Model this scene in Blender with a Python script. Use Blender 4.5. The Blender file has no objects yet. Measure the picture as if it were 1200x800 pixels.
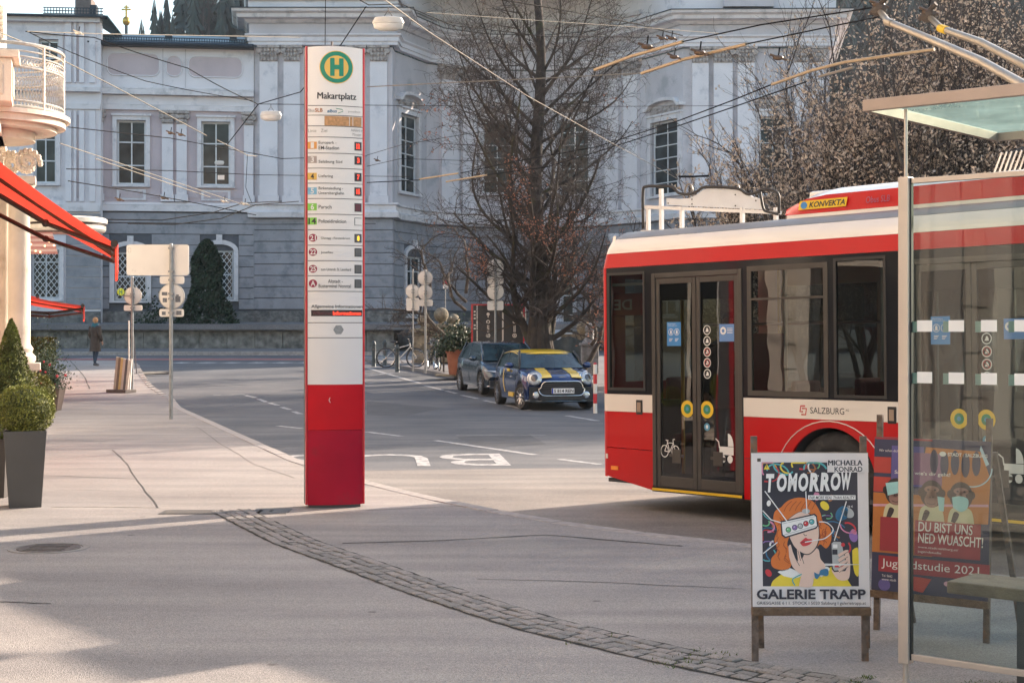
import bpy, bmesh, math, random
from mathutils import Vector, Matrix, noise
R = random.Random(7)
rad = math.radians
PI = math.pi
SC = bpy.context.scene
COL = SC.collection

# ------------------------------------------------------------------ camera, world, sun
CAMZ, FPX, HY = 1.7, 1800.0, 388.0
cam_d = bpy.data.cameras.new("camera"); cam_d.sensor_width = 36; cam_d.lens = 54
cam_d.shift_y = -0.01; cam_d.clip_start = 0.1; cam_d.clip_end = 2000
cam = bpy.data.objects.new("camera", cam_d); COL.objects.link(cam)
cam.location = (0, 0, CAMZ); cam.rotation_euler = (rad(90), 0, 0)
SC.camera = cam
SUN_EL, SUN_AZ = rad(20.5), math.atan2(.79, .61)      # azimuth clockwise from +Y
sun_vec = Vector((math.sin(SUN_AZ)*math.cos(SUN_EL), math.cos(SUN_AZ)*math.cos(SUN_EL), math.sin(SUN_EL)))
w = bpy.data.worlds.new("World"); SC.world = w; w.use_nodes = True
nt = w.node_tree; bg = nt.nodes['Background']
sky = nt.nodes.new('ShaderNodeTexSky'); sky.sky_type = 'NISHITA'; sky.sun_disc = False
sky.sun_elevation = SUN_EL; sky.sun_rotation = SUN_AZ; sky.air_density = 1.3; sky.dust_density = 2.0; sky.ozone_density = 1.6
nt.links.new(sky.outputs[0], bg.inputs[0]); bg.inputs[1].default_value = 0.15
sd = bpy.data.lights.new("sun", 'SUN'); sd.energy = 4.8; sd.angle = rad(0.6); sd.color = (1.0, .82, .66)
so = bpy.data.objects.new("sun", sd); COL.objects.link(so)
so.rotation_euler = sun_vec.to_track_quat('Z', 'Y').to_euler(); so.location = (30, 20, 30)
SC.view_settings.view_transform = 'Standard'; SC.view_settings.look = 'None'
SC.view_settings.exposure = 1.45; SC.view_settings.gamma = 1
SC.cycles.max_bounces = 8; SC.cycles.transparent_max_bounces = 24
SC.cycles.caustics_reflective = False; SC.cycles.caustics_refractive = False

# ------------------------------------------------------------------ ground height
def g(y):
    t = y - 39.0
    if t <= -4: return 0.0
    if t < 4: return .029*(t+4)**2/16
    return .029*t
def X(px, Y): return (px-600)/FPX*Y
def Z(py, Y): return CAMZ + (HY-py)/FPX*Y
def P(px, py, Y): return Vector((X(px, Y), Y, Z(py, Y)))

# ------------------------------------------------------------------ materials
MATS = {}
def nodes_of(m): return m.node_tree.nodes, m.node_tree.links
def mat(name, col, rough=.6, metal=0., var=.12, scale=6., bump=0., bscale=60., spots=None, spec=.5, coat=0., dirt=None, emit=None, detail=4):
    if name in MATS: return MATS[name]
    m = bpy.data.materials.new(name); m.use_nodes = True
    n, l = nodes_of(m); b = n['Principled BSDF']
    tc = n.new('ShaderNodeTexCoord')
    src = tc.outputs['Object']
    c = tuple(col[:3])
    nz = n.new('ShaderNodeTexNoise'); nz.inputs['Scale'].default_value = scale; nz.inputs['Detail'].default_value = detail
    l.new(src, nz.inputs['Vector'])
    rp = n.new('ShaderNodeValToRGB'); l.new(nz.outputs['Fac'], rp.inputs[0])
    e = rp.color_ramp.elements
    e[0].position = .3; e[1].position = .72
    e[0].color = tuple(max(0, v*(1-var)) for v in c)+(1,); e[1].color = tuple(min(1, v*(1+var)) for v in c)+(1,)
    out = rp.outputs[0]
    if dirt:   # (colour, scale, threshold 0..1)
        n2 = n.new('ShaderNodeTexNoise'); n2.inputs['Scale'].default_value = dirt[1]; n2.inputs['Detail'].default_value = 6; n2.inputs['Roughness'].default_value = .65
        l.new(src, n2.inputs['Vector'])
        r2 = n.new('ShaderNodeValToRGB'); l.new(n2.outputs['Fac'], r2.inputs[0])
        r2.color_ramp.elements[0].position = dirt[2]; r2.color_ramp.elements[1].position = min(1, dirt[2]+.15)
        r2.color_ramp.elements[0].color = (0, 0, 0, 1); r2.color_ramp.elements[1].color = (.8, .8, .8, 1)
        mx = n.new('ShaderNodeMixRGB'); l.new(r2.outputs[0], mx.inputs[0]); l.new(out, mx.inputs[1]); mx.inputs[2].default_value = tuple(dirt[0])+(1,)
        out = mx.outputs[0]
    l.new(out, b.inputs['Base Color'])
    b.inputs['Roughness'].default_value = rough; b.inputs['Metallic'].default_value = metal
    b.inputs['Specular IOR Level'].default_value = spec
    b.inputs['Coat Weight'].default_value = coat; b.inputs['Coat Roughness'].default_value = .06
    if bump:
        nb = n.new('ShaderNodeTexNoise'); nb.inputs['Scale'].default_value = bscale; nb.inputs['Detail'].default_value = 5
        l.new(src, nb.inputs['Vector'])
        bp = n.new('ShaderNodeBump'); bp.inputs['Strength'].default_value = bump; bp.inputs['Distance'].default_value = .02
        l.new(nb.outputs['Fac'], bp.inputs['Height']); l.new(bp.outputs[0], b.inputs['Normal'])
    if emit:
        b.inputs['Emission Color'].default_value = tuple(emit[0])+(1,); b.inputs['Emission Strength'].default_value = emit[1]
    MATS[name] = m
    return m
def pane_glass(name, tint, refl=.1, rough=.02, facing=.5, dirt=.04):
    """thin window pane: tinted see-through, lets the sun pass, mirror reflection that grows at grazing angles"""
    if name in MATS: return MATS[name]
    m = bpy.data.materials.new(name); m.use_nodes = True
    n, l = nodes_of(m); n.remove(n['Principled BSDF'])
    o = n['Material Output']
    tr = n.new('ShaderNodeBsdfTransparent'); tr.inputs[0].default_value = tuple(tint)+(1,)
    gl = n.new('ShaderNodeBsdfGlossy'); gl.inputs['Roughness'].default_value = rough; gl.inputs[0].default_value = (.95, .97, 1, 1)
    lw = n.new('ShaderNodeLayerWeight'); lw.inputs[0].default_value = facing
    mr = n.new('ShaderNodeMapRange'); l.new(lw.outputs['Fresnel'], mr.inputs[0])
    mr.inputs[3].default_value = refl*.3; mr.inputs[4].default_value = .8
    mr.inputs[1].default_value = 0; mr.inputs[2].default_value = 1
    tc = n.new('ShaderNodeTexCoord'); nz = n.new('ShaderNodeTexNoise'); nz.inputs['Scale'].default_value = 1.3
    l.new(tc.outputs['Object'], nz.inputs['Vector'])
    bp = n.new('ShaderNodeBump'); bp.inputs['Strength'].default_value = .05; bp.inputs['Distance'].default_value = .05
    l.new(nz.outputs['Fac'], bp.inputs['Height']); l.new(bp.outputs[0], gl.inputs['Normal'])
    mx = n.new('ShaderNodeMixShader'); l.new(mr.outputs[0], mx.inputs[0]); l.new(tr.outputs[0], mx.inputs[1]); l.new(gl.outputs[0], mx.inputs[2])
    df = n.new('ShaderNodeBsdfDiffuse'); df.inputs[0].default_value = (.5, .52, .5, 1)
    n2 = n.new('ShaderNodeTexNoise'); n2.inputs['Scale'].default_value = 4; n2.inputs['Detail'].default_value = 8
    l.new(tc.outputs['Object'], n2.inputs['Vector'])
    m2 = n.new('ShaderNodeMath'); m2.operation = 'MULTIPLY'; l.new(n2.outputs['Fac'], m2.inputs[0]); m2.inputs[1].default_value = dirt*2
    my = n.new('ShaderNodeMixShader'); l.new(m2.outputs[0], my.inputs[0]); l.new(mx.outputs[0], my.inputs[1]); l.new(df.outputs[0], my.inputs[2])
    l.new(my.outputs[0], o.inputs[0])
    MATS[name] = m
    return m

def frosted(name, col, mixv=.6):
    m = bpy.data.materials.new(name); m.use_nodes = True; n, l = nodes_of(m); n.remove(n['Principled BSDF'])
    tl = n.new('ShaderNodeBsdfTranslucent'); tl.inputs[0].default_value = tuple(col)+(1,); tr = n.new('ShaderNodeBsdfTransparent'); tr.inputs[0].default_value = (.6, .78, .74, 1)
    tc = n.new('ShaderNodeTexCoord'); nz = n.new('ShaderNodeTexNoise'); nz.inputs['Scale'].default_value = 3; nz.inputs['Detail'].default_value = 7; l.new(tc.outputs['Object'], nz.inputs['Vector'])
    mr = n.new('ShaderNodeMapRange'); l.new(nz.outputs['Fac'], mr.inputs[0]); mr.inputs[1].default_value = .3; mr.inputs[2].default_value = .7; mr.inputs[3].default_value = mixv-.12; mr.inputs[4].default_value = mixv+.15
    df = n.new('ShaderNodeBsdfDiffuse'); df.inputs[0].default_value = tuple(c*.6 for c in col)+(1,)
    m1 = n.new('ShaderNodeMixShader'); m1.inputs[0].default_value = .3; l.new(tl.outputs[0], m1.inputs[1]); l.new(df.outputs[0], m1.inputs[2])
    m2 = n.new('ShaderNodeMixShader'); l.new(mr.outputs[0], m2.inputs[0]); l.new(tr.outputs[0], m2.inputs[1]); l.new(m1.outputs[0], m2.inputs[2]); l.new(m2.outputs[0], n['Material Output'].inputs[0])
    MATS[name] = m; return m

# ------------------------------------------------------------------ mesh builder
class MB:
    def __init__(s): s.v = []; s.f = []; s.m = []; s.cur = 0
    def use(s, i): s.cur = i; return s
    def add(s, vs, fs):
        b = len(s.v); s.v += [tuple(p) for p in vs]
        for f in fs: s.f.append(tuple(b+i for i in f)); s.m.append(s.cur)
        return s
    def box(s, x0, x1, y0, y1, z0, z1, rz=0, piv=None, taper=None):
        pts = []
        for z in (z0, z1):
            k = 1 if (z == z0 or not taper) else taper
            cx, cy = (x0+x1)/2, (y0+y1)/2
            for (x, y) in ((x0, y0), (x1, y0), (x1, y1), (x0, y1)):
                pts.append([cx+(x-cx)*k, cy+(y-cy)*k, z])
        if rz:
            px, py = piv if piv else ((x0+x1)/2, (y0+y1)/2)
            c, sn = math.cos(rz), math.sin(rz)
            for p in pts:
                dx, dy = p[0]-px, p[1]-py; p[0] = px+dx*c-dy*sn; p[1] = py+dx*sn+dy*c
        return s.add(pts, [(3, 2, 1, 0), (4, 5, 6, 7), (0, 1, 5, 4), (1, 2, 6, 5), (2, 3, 7, 6), (3, 0, 4, 7)])
    def beam(s, a, b, w, h, up=(0, 0, 1)):
        a, b = Vector(a), Vector(b); d = (b-a).normalized(); upv = Vector(up)
        r = d.cross(upv)
        if r.length < 1e-4: r = d.cross(Vector((1, 0, 0)))
        r.normalize(); u = r.cross(d).normalized()
        pts = []
        for q in (a, b):
            for (i, j) in ((-1, -1), (1, -1), (1, 1), (-1, 1)): pts.append(q + r*i*w/2 + u*j*h/2)
        return s.add(pts, [(3, 2, 1, 0), (4, 5, 6, 7), (0, 1, 5, 4), (1, 2, 6, 5), (2, 3, 7, 6), (3, 0, 4, 7)])
    def tube(s, pts, r, n=8, cap=True):
        pts = [Vector(p) for p in pts]; k = len(pts)
        rs = r if isinstance(r, (list, tuple)) else [r]*k
        b = len(s.v); ref = None
        for i, p in enumerate(pts):
            d = (pts[min(i+1, k-1)]-pts[max(i-1, 0)])
            if d.length < 1e-9: d = Vector((0, 0, 1))
            d.normalize()
            if ref is None: ref = d.orthogonal().normalized()
            u = (ref - d*ref.dot(d))
            if u.length < 1e-5: u = d.orthogonal()
            u.normalize(); ref = u; v = d.cross(u)
            for j in range(n):
                a = 2*PI*j/n; s.v.append(tuple(p + (u*math.cos(a)+v*math.sin(a))*rs[i]))
        for i in range(k-1):
            for j in range(n):
                j2 = (j+1) % n
                s.f.append((b+i*n+j, b+i*n+j2, b+(i+1)*n+j2, b+(i+1)*n+j)); s.m.append(s.cur)
        if cap and n > 2:
            s.f.append(tuple(b+j for j in reversed(range(n)))); s.m.append(s.cur)
            s.f.append(tuple(b+(k-1)*n+j for j in range(n))); s.m.append(s.cur)
        return s
    def lathe(s, prof, c=(0, 0, 0), n=24, axis='z', a0=0, a1=2*PI):
        """prof: list of (r, h)"""
        full = abs(a1-a0-2*PI) < 1e-6
        m = n if full else n+1; b = len(s.v)
        for (r, h) in prof:
            for j in range(m):
                a = a0+(a1-a0)*j/n; x, y = r*math.cos(a), r*math.sin(a)
                if axis == 'z': q = (x, y, h)
                elif axis == 'y': q = (x, h, y)
                else: q = (h, x, y)
                s.v.append((q[0]+c[0], q[1]+c[1], q[2]+c[2]))
        for i in range(len(prof)-1):
            for j in range(n):
                j2 = (j+1) % m
                s.f.append((b+i*m+j, b+i*m+j2, b+(i+1)*m+j2, b+(i+1)*m+j)); s.m.append(s.cur)
        return s
    def ball(s, c, r, n=10, m=6, sq=(1, 1, 1)):
        b = len(s.v)
        for i in range(m+1):
            t = PI*i/m
            for j in range(n):
                a = 2*PI*j/n
                s.v.append((c[0]+r*sq[0]*math.sin(t)*math.cos(a), c[1]+r*sq[1]*math.sin(t)*math.sin(a), c[2]+r*sq[2]*math.cos(t)))
        for i in range(m):
            for j in range(n):
                j2 = (j+1) % n
                s.f.append((b+i*n+j, b+(i+1)*n+j, b+(i+1)*n+j2, b+i*n+j2)); s.m.append(s.cur)
        return s
    def prism(s, poly, a, b_, axis='y'):
        """poly in the 2 other axes, extruded along axis from a to b_. axis y: poly (x,z); z: (x,y); x: (y,z)"""
        k = len(poly)
        def q(p, t):
            return (p[0], t, p[1]) if axis == 'y' else ((p[0], p[1], t) if axis == 'z' else (t, p[0], p[1]))
        vs = [q(p, a) for p in poly]+[q(p, b_) for p in poly]
        fs = [tuple(range(k)), tuple(range(2*k-1, k-1, -1))]+[(i, k+i, k+(i+1) % k, (i+1) % k) for i in range(k)]
        return s.add(vs, fs)
    def grid(s, fn, nu, nv):
        b = len(s.v)
        for i in range(nu+1):
            for j in range(nv+1): s.v.append(tuple(fn(i/nu, j/nv)))
        for i in range(nu):
            for j in range(nv):
                a = b+i*(nv+1)+j
                s.f.append((a, a+nv+1, a+nv+2, a+1)); s.m.append(s.cur)
        return s
    def build(s, name, mats, parent=None, smooth=False, bevel=0, sub=0, solid=0, auto=None, recalc=False, loc=None, rot=None):
        me = bpy.data.meshes.new(name); me.from_pydata(s.v, [], s.f)
        if not isinstance(mats, (list, tuple)): mats = [mats]
        for q in mats: me.materials.append(q)
        if len(mats) > 1: me.polygons.foreach_set('material_index', s.m)
        if smooth: me.polygons.foreach_set('use_smooth', [True]*len(me.polygons))
        me.update()
        if recalc:
            bm = bmesh.new(); bm.from_mesh(me); bmesh.ops.remove_doubles(bm, verts=bm.verts, dist=1e-5)
            bmesh.ops.recalc_face_normals(bm, faces=bm.faces); bm.to_mesh(me); bm.free()
        o = bpy.data.objects.new(name, me); COL.objects.link(o)
        if parent: o.parent = parent
        if loc: o.location = loc
        if rot: o.rotation_euler = rot
        if solid: md = o.modifiers.new('solid', 'SOLIDIFY'); md.thickness = solid; md.offset = -1
        if bevel: md = o.modifiers.new('bevel', 'BEVEL'); md.width = bevel; md.segments = 2; md.limit_method = 'ANGLE'; md.angle_limit = rad(40)
        if sub: md = o.modifiers.new('sub', 'SUBSURF'); md.levels = sub; md.render_levels = sub
        if auto:
            me.polygons.foreach_set('use_smooth', [True]*len(me.polygons))
            me.set_sharp_from_angle(angle=rad(auto))
        return o

def tag(o, label=None, cat=None, group=None, kind=None):
    if label: o['label'] = label
    if cat: o['category'] = cat
    if group: o['group'] = group
    if kind: o['kind'] = kind
    return o
def empty(name, loc=(0, 0, 0), rz=0, label=None, cat=None, group=None, kind=None, rot=None):
    o = bpy.data.objects.new(name, None); COL.objects.link(o); o.location = loc
    o.rotation_euler = rot if rot else (0, 0, rz); o.empty_display_size = .2
    return tag(o, label, cat, group, kind)
def copy_tree(o, parent=None):
    c = o.copy(); COL.objects.link(c)
    if parent: c.parent = parent
    for ch in list(o.children): copy_tree(ch, c)
    return c

# lettering: built-in font turned into flat mesh, fitted in a box on the x/z plane
_tc = bpy.data.curves.new('t', 'FONT')
def text_verts(s, bold=0., shear=0.):
    _tc.body = s; _tc.offset = bold; _tc.shear = shear; _tc.size = 1; _tc.resolution_u = 3
    o = bpy.data.objects.new('t', _tc); me = bpy.data.meshes.new_from_object(o)
    vs = [v.co.copy() for v in me.vertices]; fs = [tuple(p.vertices) for p in me.polygons]
    bpy.data.meshes.remove(me); bpy.data.objects.remove(o)
    return vs, fs
class Flat:
    """collects flat print on a plane; map(u, w) -> (x, y, z) local, layer pushes it out"""
    def __init__(s, mapf): s.map = mapf; s.items = {}
    def mb(s, key):
        if key not in s.items: s.items[key] = MB()
        return s.items[key]
    def poly(s, key, pts, layer=1, mi=0):
        m = s.mb(key); m.use(mi); m.add([s.map(u, w_, layer) for u, w_ in pts], [tuple(range(len(pts)))]); return s
    def rect(s, key, u0, u1, w0, w1, layer=1, mi=0, n=1):
        m = s.mb(key); m.use(mi); m.grid(lambda a, b: s.map(u0+(u1-u0)*a, w0+(w1-w0)*b, layer), n, 1); return s
    def disc(s, key, u, w_, ru, rw=None, layer=1, mi=0, n=24, a0=0, a1=2*PI, rot=0):
        rw = rw or ru; c, sn = math.cos(rot), math.sin(rot); pts = []
        for i in range(n):
            a = a0+(a1-a0)*i/(n if abs(a1-a0-2*PI) < 1e-6 else n-1); x, y = ru*math.cos(a), rw*math.sin(a)
            pts.append((u+x*c-y*sn, w_+x*sn+y*c))
        return s.poly(key, pts, layer, mi)
    def ring(s, key, u, w_, r0, r1, layer=1, mi=0, n=24, ky=1., a0=0, a1=2*PI):
        m = s.mb(key); m.use(mi)
        m.grid(lambda a, b: s.map(u+(r0+(r1-r0)*b)*math.cos(a0+(a1-a0)*a), w_+ky*(r0+(r1-r0)*b)*math.sin(a0+(a1-a0)*a), layer), n, 1); return s
    def line(s, key, pts, wd, layer=1, mi=0):
        m = s.mb(key); m.use(mi); L = []; Rr = []
        for i, p in enumerate(pts):
            a = pts[max(i-1, 0)]; b = pts[min(i+1, len(pts)-1)]
            dx, dy = b[0]-a[0], b[1]-a[1]; q = math.hypot(dx, dy) or 1; nx, ny = -dy/q*wd/2, dx/q*wd/2
            L.append((p[0]+nx, p[1]+ny)); Rr.append((p[0]-nx, p[1]-ny))
        vs = [s.map(u, w_, layer) for u, w_ in L+Rr]; k = len(pts)
        m.add(vs, [(i, i+1, k+i+1, k+i) for i in range(k-1)]); return s
    def text(s, key, body, u0, u1, w0, w1, layer=2, mi=0, bold=0., shear=0., keep=False, mirror=False):
        vs, fs = text_verts(body, bold, shear)
        if not vs: return s
        xa = min(v.x for v in vs); xb = max(v.x for v in vs); ya = min(v.y for v in vs); yb = max(v.y for v in vs)
        m = s.mb(key); m.use(mi)
        sx = (u1-u0)/max(1e-6, xb-xa); sy = (w1-w0)/max(1e-6, yb-ya)
        if keep:
            k = min(abs(sx), abs(sy)); sx = math.copysign(k, sx); sy = math.copysign(k, sy)
        m.add([s.map((u1 if mirror else u0)+(-1 if mirror else 1)*(v.x-xa)*sx, w0+(v.y-ya)*sy, layer) for v in vs], fs); return s
    def done(s, parent, mats):
        out = []
        for k, m in s.items.items():
            mm = mats[k] if isinstance(mats[k], (list, tuple)) else [mats[k]]
            o = m.build(k.split('#')[0], list(mm), parent); out.append(o)
        return out
# ================================================================== GROUND
def asphalt(name, c0, c1, cell=130., patch=.5, rough=.85, crack=False):
    m = bpy.data.materials.new(name); m.use_nodes = True
    n, l = nodes_of(m); b = n['Principled BSDF']
    tc = n.new('ShaderNodeTexCoord')
    big = n.new('ShaderNodeTexNoise'); big.inputs['Scale'].default_value = patch; big.inputs['Detail'].default_value = 7; big.inputs['Roughness'].default_value = .6
    l.new(tc.outputs['Object'], big.inputs['Vector'])
    rp = n.new('ShaderNodeValToRGB'); l.new(big.outputs['Fac'], rp.inputs[0])
    rp.color_ramp.elements[0].position = .3; rp.color_ramp.elements[1].position = .7
    rp.color_ramp.elements[0].color = c0+(1,); rp.color_ramp.elements[1].color = c1+(1,)
    vo = n.new('ShaderNodeTexVoronoi'); vo.inputs['Scale'].default_value = cell
    l.new(tc.outputs['Object'], vo.inputs['Vector'])
    sp = n.new('ShaderNodeValToRGB'); l.new(vo.outputs['Color'], sp.inputs[0])
    sp.color_ramp.elements[0].position = .1; sp.color_ramp.elements[1].position = .9
    sp.color_ramp.elements[0].color = (.62, .62, .62, 1); sp.color_ramp.elements[1].color = (1.35, 1.34, 1.32, 1)
    mu = n.new('ShaderNodeMixRGB'); mu.blend_type = 'MULTIPLY'; mu.inputs[0].default_value = .8
    l.new(rp.outputs[0], mu.inputs[1]); l.new(sp.outputs[0], mu.inputs[2])
    out = mu.outputs[0]
    # long wear streaks
    mp = n.new('ShaderNodeMapping'); mp.inputs['Scale'].default_value = (.25, 2.2, 1); mp.inputs['Rotation'].default_value = (0, 0, .25)
    l.new(tc.outputs['Object'], mp.inputs[0])
    st = n.new('ShaderNodeTexNoise'); st.inputs['Scale'].default_value = 1.1; st.inputs['Detail'].default_value = 6
    l.new(mp.outputs[0], st.inputs['Vector'])
    sr = n.new('ShaderNodeValToRGB'); l.new(st.outputs['Fac'], sr.inputs[0])
    sr.color_ramp.elements[0].position = .35; sr.color_ramp.elements[1].position = .65
    sr.color_ramp.elements[0].color = (.82, .82, .83, 1); sr.color_ramp.elements[1].color = (1.1, 1.09, 1.07, 1)
    m2 = n.new('ShaderNodeMixRGB'); m2.blend_type = 'MULTIPLY'; m2.inputs[0].default_value = 1
    l.new(out, m2.inputs[1]); l.new(sr.outputs[0], m2.inputs[2]); out = m2.outputs[0]
    # dark drops of gum / oil
    v2 = n.new('ShaderNodeTexVoronoi'); v2.inputs['Scale'].default_value = 1.6; l.new(tc.outputs['Object'], v2.inputs['Vector'])
    r3 = n.new('ShaderNodeValToRGB'); l.new(v2.outputs['Distance'], r3.inputs[0])
    r3.color_ramp.elements[0].position = .03; r3.color_ramp.elements[1].position = .06
    r3.color_ramp.elements[0].color = (.45, .45, .45, 1); r3.color_ramp.elements[1].color = (1, 1, 1, 1)
    m3 = n.new('ShaderNodeMixRGB'); m3.blend_type = 'MULTIPLY'; m3.inputs[0].default_value = .8
    l.new(out, m3.inputs[1]); l.new(r3.outputs[0], m3.inputs[2]); out = m3.outputs[0]
    l.new(out, b.inputs['Base Color']); b.inputs['Roughness'].default_value = rough
    b.inputs['Specular IOR Level'].default_value = .35
    bp = n.new('ShaderNodeBump'); bp.inputs['Strength'].default_value = .5; bp.inputs['Distance'].default_value = .006
    l.new(vo.outputs['Distance'], bp.inputs['Height']); l.new(bp.outputs[0], b.inputs['Normal'])
    return m
m_road = asphalt('road_asphalt', (.082, .09, .104), (.155, .157, .164), 110., .35)
m_pave = asphalt('pavement_asphalt', (.262, .243, .234), (.342, .319, .305), 150., .45)
m_kerb = mat('kerb_granite', (.345, .315, .295), .8, var=.2, scale=9, bump=.4, bscale=90, dirt=((.25, .23, .21), 3, .55))
m_paint = mat('road_paint', (.42, .415, .41), .8, var=.15, scale=8, dirt=((.17, .17, .18), 7, .44))
m_crack = mat('tar_joint', (.05, .048, .045), .9, var=.3)
m_cob = mat('cobble_stone', (.31, .28, .26), .75, var=.3, scale=7, bump=.5, bscale=60)
m_cob2 = mat('cobble_stone_dark', (.24, .225, .21), .75, var=.3, scale=7, bump=.5, bscale=60)
m_sand = mat('joint_sand', (.035, .034, .03), .95, var=.3, scale=20, bump=.5)
m_iron = mat('cast_iron', (.12, .11, .10), .6, .5, var=.3, scale=30, bump=.3)
m_red_lane = mat('red_lane_surface', (.30, .12, .11), .8, var=.15, scale=2)

def kerb_x(y):   # kerb line of the near pavement, x as a function of y
    T = [(4, 10.2), (8, 6.0), (11.1, 3.05), (12.3, 1.9), (13.36, .74), (14.4, 0.0), (15.9, -.885), (17.5, -1.65), (20.1, -2.74), (24.7, -4.25), (27.3, -5.1), (34, -7.3), (38.2, -8.4), (44, -10.3), (50, -12.0), (56, -13.6), (60, -15.2), (64, -18)]
    if y <= T[0][0]: return T[0][1]
    for (a, xa), (b, xb) in zip(T, T[1:]):
        if y <= b:
            t = (y-a)/(b-a); return xa+(xb-xa)*t
    return T[-1][1]
RZ = -.145
def road_z(y): return g(y)+RZ
m = MB()
ys = [-60, -30, -10, 0]+[2+i*2 for i in range(50)]+[110, 140, 200, 320, 600]
xs = [-400, -150, -80, -60]+[-50+i*5 for i in range(23)]+[80, 150, 400]
for y in ys:
    for x in xs: m.v.append((x, y, road_z(min(y, 110))))
for i in range(len(ys)-1):
    for j in range(len(xs)-1):
        a = i*len(xs)+j; m.f.append((a, a+1, a+1+len(xs), a+len(xs))); m.m.append(0)
tag(m.build('road', m_road), kind='structure')
# near pavement
m = MB(); rows = [-20, -5, 2, 4, 6, 8]+[9+i*.75 for i in range(68)]; rows = [y for y in rows if y < 59]+[59]
for y in rows:
    xk = kerb_x(y)-.13
    cols = [-40, -20, xk-6, xk-2, xk-.5, xk]
    for x in cols: m.v.append((x, y, g(y)))
for i in range(len(rows)-1):
    for j in range(5):
        a = i*6+j; m.f.append((a, a+1, a+7, a+6)); m.m.append(0)
pav = tag(m.build('pavement', m_pave), kind='structure')
# kerb stones, each a part of the kerb
kerb = empty('kerb', kind='structure')
def kerb_run(fx, y0, y1, parent, z_of, L=1.0, wd=.17, side=-1):
    y = y0; n = 0; proto = None
    while y < y1:
        x0 = fx(y); # step by arc length
        y2 = y+.05
        while y2 < y1+1 and math.hypot(fx(y2)-x0, y2-y) < L: y2 += .05
        x1 = fx(y2); a = math.atan2(y2-y, x1-x0); ln = math.hypot(x1-x0, y2-y)-.014
        cx, cy = (x0+x1)/2, (y+y2)/2
        if proto is None:
            q = MB(); q.box(-.5, .5, 0, wd, -.2, 0); proto = q.build('kerb_stone', m_kerb, parent, bevel=.012); o = proto
        else:
            o = proto.copy(); COL.objects.link(o); o.parent = parent
        o.location = (cx, cy, z_of(cy)+R.uniform(.004, .010)); o.rotation_euler = (0, 0, a); o.scale = (ln, 1, 1)
        y = y2; n += 1
kerb_run(kerb_x, 5, 59, kerb, g)

# far pavement (right, behind the parked cars), far pavement before the long building
def slab(name, x0, x1, y0, y1, dz, material, n=14):
    q = MB(); q.grid(lambda a, b: (x0+(x1-x0)*a, y0+(y1-y0)*b, g(y0+(y1-y0)*b)+dz), 2, n)
    for k in (0, 1):
        yy = (y0, y1)[k]
        q.grid(lambda a, b: (x0+(x1-x0)*a, yy, g(yy)+dz-.25*b), 2, 1)
    q.grid(lambda a, b: (x0, y0+(y1-y0)*a, g(y0+(y1-y0)*a)+dz-.25*b), n, 1)
    q.grid(lambda a, b: (x1, y0+(y1-y0)*a, g(y0+(y1-y0)*a)+dz-.25*b), n, 1)
    return tag(q.build(name, material), kind='structure')
m_pave_far = asphalt('far_pavement_asphalt', (.15, .145, .15), (.22, .21, .21), 60., .3)
def kx2(y): # edge of the far right pavement
    return -6.3+(62-y)*.36
q = MB()
rws = [44+i for i in range(20)]
for y in rws:
    for x in (kx2(y), kx2(y)+2, 20, 40): q.v.append((x, y, g(y)-.03))
    q.v.append((kx2(y), y, g(y)-.2))
for i in range(len(rws)-1):
    for j in range(3):
        a = i*5+j; q.f.append((a, a+1, a+6, a+5)); q.m.append(0)
    a = i*5; q.f.append((a, a+5, a+9, a+4)); q.m.append(0)
tag(q.build('far_pavement', m_pave_far), kind='structure')
slab('wall_side_pavement', -60, -7.5, 66.6, 71, -.02, m_pave_far)
slab('cycle_lane', -40, -7.4, 62.2, 63.6, RZ+.006, m_red_lane, 3)
slab('terrace_ground', -80, 60, 70.6, 76, 1.1, m_pave_far, 3)

# stop lane nearest to the kerb: paler asphalt, sunlit brightness put into its colour
m_road_sunlit = asphalt('sunlit_asphalt', (.19, .175, .165), (.27, .25, .235), 130., .5)
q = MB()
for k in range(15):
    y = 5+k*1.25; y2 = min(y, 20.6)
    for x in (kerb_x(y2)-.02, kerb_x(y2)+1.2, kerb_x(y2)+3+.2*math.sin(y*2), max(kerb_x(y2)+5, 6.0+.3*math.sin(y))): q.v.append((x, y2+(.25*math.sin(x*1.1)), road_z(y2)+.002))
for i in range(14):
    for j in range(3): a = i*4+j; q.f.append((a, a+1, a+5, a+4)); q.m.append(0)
tag(q.build('stop_lane', m_road_sunlit), kind='structure')
# painted marks (each stroke a part)
marks = empty('road_marking', kind='structure')
def mark(pts, z=None, name='painted_line', par=marks, lift=.004):
    q = MB(); q.add([(x, y, road_z(y)+lift) for x, y in pts], [tuple(range(len(pts)))]); return q.build(name, m_paint, par)
def gp(px, py):   # point of the road surface seen at that place
    y = 10.0
    for _ in range(60):
        z = road_z(y); s = (HY-py)/FPX; y2 = (z-CAMZ)/s; y += (y2-y)*.5
    return (X(px, y), y)
def strip(p0, p1, wd):
    a, b = gp(*p0), gp(*p1); d = Vector((b[0]-a[0], b[1]-a[1])).normalized(); nx, ny = -d.y*wd/2, d.x*wd/2
    mark([(a[0]+nx, a[1]+ny), (a[0]-nx, a[1]-ny), (b[0]-nx, b[1]-ny), (b[0]+nx, b[1]+ny)])
def ipx(a, b, t): return (a[0]+(b[0]-a[0])*t, a[1]+(b[1]-a[1])*t)
strip((430, 431), (492, 449), .16)                       # parking line, solid then dashed
for (a, b) in (((497, 451.5), (519, 457)), ((523, 458), (535, 461)), ((541, 463), (560, 467)), ((567, 469), (586, 473)), ((592, 474.5), (622, 481)), ((664, 487), (700, 493))): strip(a, b, .14)
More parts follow.
